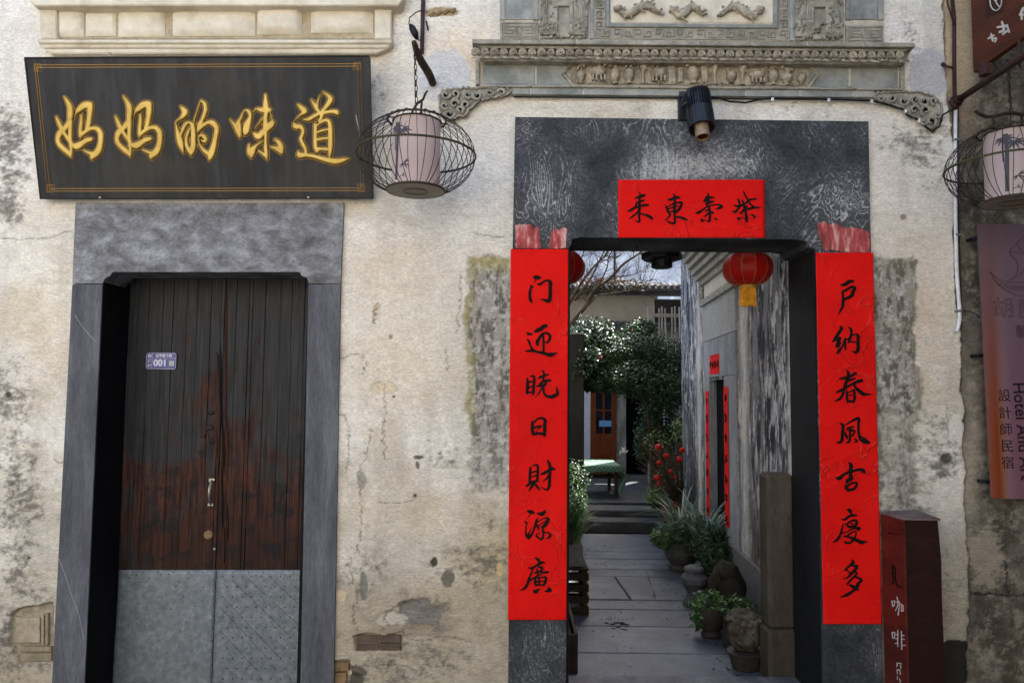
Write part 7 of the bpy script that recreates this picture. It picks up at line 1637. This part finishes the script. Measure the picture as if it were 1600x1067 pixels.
# tall clay pot with small leaves
def pot(t, prof, m=M_['dark_clay'], seg=22, soil=True):
    o = smooth_by_angle(MB().lathe(prof, (0, 0, 0), seg).build('pot', m, t))
    if soil: r_, z_ = prof[-1]; MB().lathe([(r_, z_ - .002), (r_ * .5, z_ + .004), (.004, z_ + .006)], (0, 0, 0), 14).build('soil', M_['earth'], t)
    return o
t_ = potted('potted_plant', 'cylindrical clay pot with small glossy leaves behind the carved stone head', 'potted plant', (1.435, .93, 0))
pot(t_, [(.07, 0), (.082, .02), (.085, .20), (.094, .215), (.094, .24), (.08, .24), (.075, .215)]); crown('foliage', [((0, 0, .27), (.12, .12, .055))], 260, .034, LF['mid'], t_)
t_ = potted('potted_plant', 'low dark pot with bright green drooping leaves, left of the clay pot', 'potted plant', (1.335, 1.16, 0))
pot(t_, [(.06, 0), (.07, .02), (.055, .045), (.09, .10), (.10, .18), (.105, .20), (.095, .20), (.088, .185)]); crown('foliage', [((-.03, 0, .23), (.12, .11, .07)), ((-.09, 0, .14), (.03, .05, .09))], 330, .042, LF['mid'], t_)
# rough dark carved elephant-like stone
t_ = potted('dark_carving', 'large dark weathered stone carving with an arched neck among the pots', 'stone carving', (1.53, 1.45, 0))
mb = MB(); mb.blob((0, 0, .20), (.13, .14, .21), 22, 16, .15); mb.blob((-.02, -.04, .37), (.085, .09, .065), 16, 10, .2); mb.tube([(-.05, -.05, .38), (-.12, -.07, .30), (-.13, -.08, .18), (-.09, -.09, .08)], [.045, .04, .034, .03], 10); mb.box((0, 0, .03), (.26, .26, .06), bev=.01); mb.build('body', mat('almost_black_stone', [(30, 27, 22), (52, 47, 40)], .9, 10, bump=.5), t_, True)
t_ = potted('stone_pedestal', 'grey waisted stone pedestal with a stepped cap beside the paving', 'stone pedestal', (1.40, 1.88, 0))
smooth_by_angle(MB().lathe([(.085, 0), (.088, .03), (.06, .07), (.05, .10), (.07, .14), (.095, .17), (.098, .21), (.08, .235), (.062, .245), (.066, .262), (.078, .268), (.072, .285), (.04, .30), (.01, .305)], (0, 0, 0), 10).build('carved_pedestal', mat('grey_pedestal_stone', [(60, 62, 66), (92, 94, 98)], .75, 8, bump=.3), t_), 25)
t_ = potted('stone_basin', 'wide round stone basin planter full of dark bushy leaves in the alley', 'potted plant', (1.575, 3.03, 0))
pot(t_, [(.12, 0), (.13, .03), (.10, .05), (.12, .075), (.155, .12), (.16, .17), (.14, .21), (.145, .235), (.15, .25), (.135, .255), (.125, .235)], mat('grey_basin_stone', [(50, 50, 49), (82, 82, 79)], .8, 8, bump=.35), 26)
crown('foliage', [((0, 0, .34), (.21, .22, .10)), ((-.18, 0, .28), (.10, .14, .07))], 900, .055, LF['mid'], t_, elong=3); blades('strap_leaves', (0, 0, .25), 60, .60, .016, LF['blue'], t_, lean=.8, spread=.10)
t_ = potted('potted_shrub', 'dark bushy shrub of narrow leaves in front of the inner alley doorway', 'shrub', (1.66, 2.35, 0))
pot(t_, [(.09, 0), (.10, .16), (.11, .18), (.095, .18)]); crown('foliage', [((-.0, 0, .36), (.18, .24, .16)), ((-.04, .25, .42), (.16, .2, .12)), ((.03, -.22, .26), (.13, .18, .15))], 2000, .06, LF['dark'], t_, elong=3.2); blades('strap_leaves', (-.02, .1, .3), 70, .60, .015, LF['blue'], t_, lean=.9, spread=.12)
t_ = potted('potted_plant', 'terracotta pot on a stone block with arching strap leaves below the twiggy bush', 'potted plant', (1.72, 4.05, 0))
MB().box((0, 0, .12), (.34, .3, .24), bev=.01).build('stone_block', M_['slab_dark'], t_); 
o = smooth_by_angle(MB().lathe([(.085, .24), (.11, .42), (.13, .45), (.13, .48), (.11, .48), (.10, .45)], (0, 0, 0), 22).build('pot', M_['terracotta'], t_)); blades('strap_leaves', (0, 0, .45), 46, .42, .016, LF['blue'], t_, lean=.9, spread=.06); crown('foliage', [((-.15, 0, .52), (.16, .12, .09))], 320, .06, LF['pale'], t_, elong=3)
# left side
t_ = potted('wooden_crate', 'dark slatted wooden crate at the left of the alley under a grey planter', 'crate', (.40, 1.8, 0)); cw = mat('dark_crate_wood', [(34, 28, 22), (60, 50, 40)], .8, 8, bump=.2, vary=.1)
for x in (-.145, .145):
    for y in (-.17, .17): MB().box((x, y, .16), (.03, .03, .32)).build('crate_post', cw, t_)
for z in (.03, .11, .19, .27):
    for y in (-.19, .19): MB().box((0, y, z), (.32, .012, .05)).build('slat', cw, t_)
    for x in (-.167, .167): MB().box((x, 0, z), (.012, .38, .05)).build('slat', cw, t_)
MB().box((0, 0, .325), (.34, .40, .012)).build('crate_top', cw, t_)
t_ = potted('planter_box', 'grey planter of tall grassy leaves standing on the dark slatted crate', 'planter', (.41, 1.8, .332)); MB().box((0, 0, .075), (.25, .3, .15), bev=.006).build('planter_body', M_['grey_planter'], t_)
blades('grass_leaves', (.0, .0, .14), 220, .42, .007, LF['mid'], t_, lean=.5, spread=.13); blades('grass_leaves', (.04, .0, .14), 120, .34, .006, LF['pale'], t_, lean=.8, spread=.10); crown('foliage', [((.0, .05, .42), (.13, .15, .1))], 500, .035, LF['mid'], t_, elong=3.5)
t_ = potted('trough', 'low dark wooden trough along the left wall just inside the gateway', 'planter', (.30, .95, 0)); 
for x in (-.075, .085): MB().box((x, 0, .11), (.018, .9, .22)).build('side_board', cw, t_)
for y in (-.44, .44): MB().box((.005, y, .11), (.14, .018, .21)).build('end_board', cw, t_)
MB().box((.005, 0, .16), (.14, .86, .02)).build('soil', M_['earth'], t_); blades('grass_leaves', (.0, .25, .17), 30, .18, .005, LF['mid'], t_, lean=.8, spread=.06)
# taller shrub behind the grassy planter
t_ = potted('leafy_shrub', 'tall fine-leaved green shrub at the left behind the grassy planter', 'shrub', (.55, 3.2, 0)); crown('foliage', [((.03, 0, .75), (.17, .2, .22)), ((.05, 0, .5), (.15, .2, .2))], 1400, .035, LF['mid'], t_, elong=3.2); MB().tube([(0, 0, 0), (.01, 0, .3), (0, 0, .7)], [.02, .015, .006], 6).build('stem', M_['bamboo'], t_)

# big evergreen over the path, with sunlit top
bark = mat('grey_bark', [(58, 48, 38), (96, 82, 66)], .9, 12, bump=.5)
ev = empty('camellia_tree', (1.75, 5.3, .2)); tag(ev, 'dense dark evergreen shrub overhanging the far end of the alley', 'shrub'); o_ = Vector((1.75, 5.3, .2))
def cc(px, py, D, r_): p = at_depth(px, py, D) - o_; return (tuple(p), r_)
crown('crown', [cc(960, 556, 9.0, (.42, .4, .26)), cc(1000, 550, 9.0, (.42, .4, .30)), cc(1040, 560, 9.2, (.42, .4, .30)), cc(985, 590, 8.7, (.42, .4, .22)), cc(1035, 605, 8.8, (.36, .4, .3)), cc(1065, 590, 9.2, (.3, .4, .4)), cc(930, 600, 8.9, (.25, .3, .09)), cc(1000, 515, 9.3, (.2, .3, .12))], 20000, .046, LF['dark'], ev, shell=.3)
crown('crown', [cc(1030, 655, 9.2, (.30, .3, .35)), cc(1055, 700, 9.2, (.2, .3, .35)), cc(1010, 690, 9.4, (.16, .2, .25))], 5000, .046, LF['dark'], ev, shell=.3)
mb = MB()
for k in range(3):
    b0 = Vector((random.uniform(-.02, .3), random.uniform(-.1, .1), 0)); top = Vector(cc(random.uniform(1000, 1050), random.uniform(545, 600), 9.0, 0)[0]); mb.tube([b0, b0 * .5 + top * .4 + Vector((0, 0, .3)), top], [.04, .028, .01], 7)
mb.build('trunk', bark, ev, True)
p_ = at_depth(975, 703, 8.9) - o_; crown('blossom', [(tuple(p_), (.05, .03, .02))], 14, .05, leaf_mat('white_petal', (200, 200, 196), (220, 220, 216), (236, 236, 232), .6, .3), ev)
s2_ = empty('glossy_shrub', (.75, 5.45, .2)); tag(s2_, 'glossy sunlit camellia shrub glinting at the left of the far courtyard', 'shrub'); o_ = Vector((.75, 5.45, .2))
crown('crown', [cc(905, 540, 8.9, (.30, .3, .22)), cc(925, 520, 9.1, (.28, .3, .2)), cc(940, 545, 9.2, (.2, .3, .2)), cc(900, 580, 8.8, (.26, .3, .16)), cc(915, 560, 8.8, (.25, .3, .2))], 8000, .046, LF['gloss'], s2_, shell=.3)
MB().tube([(0, 0, 0), (.02, 0, .9), (.05, 0, 2.0)], [.045, .035, .02], 7).build('trunk', bark, s2_)
crown('red_blossom', [cc(938, 558, 8.55, (.02, .02, .03)), cc(989, 517, 9.0, (.02, .02, .02))], 22, .03, leaf_mat('red_petal', (130, 24, 20), (160, 36, 26), (176, 50, 36), .6, .3), s2_)
# bare tree
bt = empty('bare_tree', (.45, 6.2, 0)); tag(bt, 'leafless tree with thin brown branches reaching over the courtyard', 'tree'); o_ = Vector((.45, 6.2, 0))
tr = lambda x, y, d=0: P(x, y, 6.2 + d) - o_
mb = MB(); limbs = []
def limb(pts, r0_, r1_):
    q = [Vector(v) for v in spline([tuple(p) for p in pts], 5)]; n_ = len(q); mb.tube(q, [r0_ + (r1_ - r0_) * k / (n_ - 1) for k in range(n_)], 6); limbs.append((q, r0_, r1_))
mbt = MB(); mbt.tube([(0, 0, 0), (.02, 0, 1.0), (.05, 0, 2.0), tuple(tr(880, 530))], [.07, .06, .05, .042], 8); mbt.build('trunk', bark, bt, True)
limb([tr(880, 530), tr(897, 500), tr(915, 478), tr(930, 452), tr(950, 438), tr(975, 412), tr(1000, 395), tr(1025, 368)], .040, .008)
limb([tr(880, 530), tr(884, 490, .1), tr(900, 455, .1), tr(925, 420, .2), tr(945, 400, .2), tr(960, 375)], .030, .007)
limb([tr(905, 490), tr(925, 470, -.1), tr(935, 462), tr(980, 455), tr(1010, 448)], .018, .004); limb([tr(897, 470), tr(920, 440), tr(938, 405), tr(950, 380)], .016, .005); limb([tr(885, 480), tr(890, 440), tr(910, 400), tr(915, 370)], .018, .006)
limb([tr(935, 447), tr(948, 420), tr(952, 400), tr(965, 380)], .012, .004); limb([tr(955, 432), tr(985, 430), tr(1010, 420)], .010, .003)
random.seed(5)
for _ in range(2):
    for q, a0_, a1_ in list(limbs):
        for k in range(7):
            i = random.randint(len(q) // 4, len(q) - 1); p = q[i]; d = Vector((random.uniform(-.5, 1), random.uniform(-.5, .5), random.uniform(-.1, 1))).normalized(); L_ = random.uniform(.15, .5) * (1 if a0_ > .01 else .6)
            e_ = [p]; 
            for s_ in range(4): d = (d + Vector((random.uniform(-.3, .3), random.uniform(-.3, .3), random.uniform(-.15, .3)))).normalized(); e_.append(e_[-1] + d * L_ / 4)
            r_ = .006 if a0_ > .01 else .0035; mb.tube(e_, [r_, r_ * .8, r_ * .6, r_ * .45, r_ * .3], 4); 
            if len(limbs) < 60: limbs.append((e_, r_, .002))
mb.build('branches', bark, bt, True)
# vine over the coping
vn_ = empty('climbing_vine', (1.6, 8.5, 3.3)); tag(vn_, 'tangled half-bare vine trailing along the tiled coping of the courtyard house', 'vine'); mb = MB()
for k in range(34):
    p = Vector((random.uniform(-1.3, .9), random.uniform(-.12, .1), random.uniform(-.05, .2))); pts = [p]
    for s_ in range(7): pts.append(pts[-1] + Vector((random.uniform(.03, .12), random.uniform(-.03, .02), random.uniform(-.07, .06))))
    mb.tube(pts, [.008, .007, .006, .006, .005, .004, .003, .002], 4)
mb.build('stems', bark, vn_, True); crown('leaves', [((-.5, -.1, .05), (.5, .1, .13)), ((.2, -.1, .1), (.5, .12, .13)), ((-1.0, -.1, .1), (.4, .1, .18))], 1000, .05, leaf_mat('dull_vine_leaf', (36, 40, 24), (56, 60, 36), (90, 90, 60), .6, .4), vn_); crown('leaves', [((-.2, -.02, .18), (.6, .08, .05)), ((-.9, 0, .22), (.4, .08, .1))], 600, .05, leaf_mat('russet_leaf', (70, 40, 24), (110, 60, 34), (140, 84, 50), .7, .3), vn_)
# twiggy bush hung with small red lanterns
tw_ = empty('twiggy_bush', (1.80, 3.95, 0)); tag(tw_, 'twiggy bush hung with tiny red lanterns against the alley wall', 'bush'); o_ = Vector((1.80, 3.95, 0)); mb = MB()
for k in range(110):
    p = Vector((random.uniform(-.05, .02), random.uniform(-.05, .05), .45)); e = at_depth(random.uniform(985, 1066), random.uniform(670, 760), 7.78 + random.uniform(-.3, .3)) - o_; m_ = (p + e) / 2 + Vector((random.uniform(-.06, .06), random.uniform(-.06, .06), random.uniform(-.02, .12)))
    mb.tube([p, m_, e], [.006, .004, .0015], 4)
mb.build('twigs', bark, tw_, True); crown('foliage', [cc(1058, 672, 7.8, (.07, .1, .14)), cc(1025, 690, 7.9, (.16, .15, .12)), cc(1040, 740, 7.9, (.14, .15, .12))], 420, .032, LF['pale'], tw_)
MB().tube([(0, 0, 0), (0, 0, .5)], .03, 6).build('stem', bark, tw_)
for i, (x, y, s_) in enumerate(((1029, 698, 1.1), (1041, 712, 1.0), (1066, 703, 1), (1061, 717, 1.05), (1030, 723, .9), (1048, 736, .8), (1027, 746, 1.05), (1030, 755, .8), (1055, 745, .6))):
    p = at_depth(x, y, 7.5); r_ = .033 * s_; where = ('top left of the bush', 'upper middle of the bush', 'upper right of the bush beside the wall', 'right of the bush below its neighbour', 'left of the bush', 'middle of the bush', 'lower left of the bush', 'lowest in the bush, touching the one above', 'faint and small at the lower right of the bush')[i]
    L = empty('tiny_lantern', p); tag(L, 'tiny red lantern ornament, ' + where, 'lantern ornament', 'tiny red lanterns on the twiggy bush')
    MB().lathe([(r_ * .3, r_ * .8), (r_ * .85, r_ * .5), (r_, 0), (r_ * .85, -r_ * .5), (r_ * .3, -r_ * .8)], (0, 0, 0), 10).build('lantern_body', M_['red_silk'], L, True); MB().tube([(0, 0, -r_ * .8), (0, 0, -r_ * 1.5)], r_ * .14, 4).build('tassel', M_['red_silk'], L); MB().tube([(0, 0, r_ * .8), (0, .0, r_ * 1.6)], .0015, 3).build('thread', bark, L)

# ================================================================== the street outside the frame: what shades and lights the front
wing = empty('shade_block_right', (4.4, -1.4, 0)); tag(wing, 'unseen dark grey block added right of the frame to shade the front', 'building')
MB().box((0, 0, 3.5), (3.0, 2.8, 7.0)).build('wall', mat('dark_shading_wall', [(70, 66, 60), (100, 94, 84)], .9, 3, bump=.2), wing)  # added out of view to darken the right side of the front
opp = empty('opposite_house', (0, -6.8, 0)); tag(opp, 'cream house across the street behind the viewer', 'building')
MB().box((-3.6, 0, 2.6), (11, .4, 5.2)).build('wall', mat('white_limewash', [(206, 202, 194), (224, 220, 212)], .9, 2, bump=.2), opp)
op2 = empty('dark_shade_block', (4.9, -6.4, 0)); tag(op2, 'unseen dark block added across the street to dim the right of the front', 'building')
MB().box((0, 0, 3.0), (5.6, .5, 6.0)).build('wall', mat('dimming_block_wall', [(40, 30, 24), (66, 50, 40)], .9, 3, bump=.2), op2)  # added behind the camera so less bounce reaches the right side

# fallen leaves and grit gathered along the pots and the joints
q_ = []
for k in range(260):
    Y_ = random.uniform(.4, 4.6); e_ = random.random(); x_ = (.62 + .1 * Y_ * .5 if e_ < .25 else 1.25 + .0739 * Y_) + random.gauss(0, .10); q_.append((x_, Y_, .006))
leaf_mesh('fallen_leaves', np.array(q_), np.tile((0, 0, 1.), (len(q_), 1)), .024, leaf_mat('dry_leaf', (40, 32, 20), (76, 62, 38), (110, 90, 56), .8, .2), None, jitter=.35)['kind'] = 'stuff'
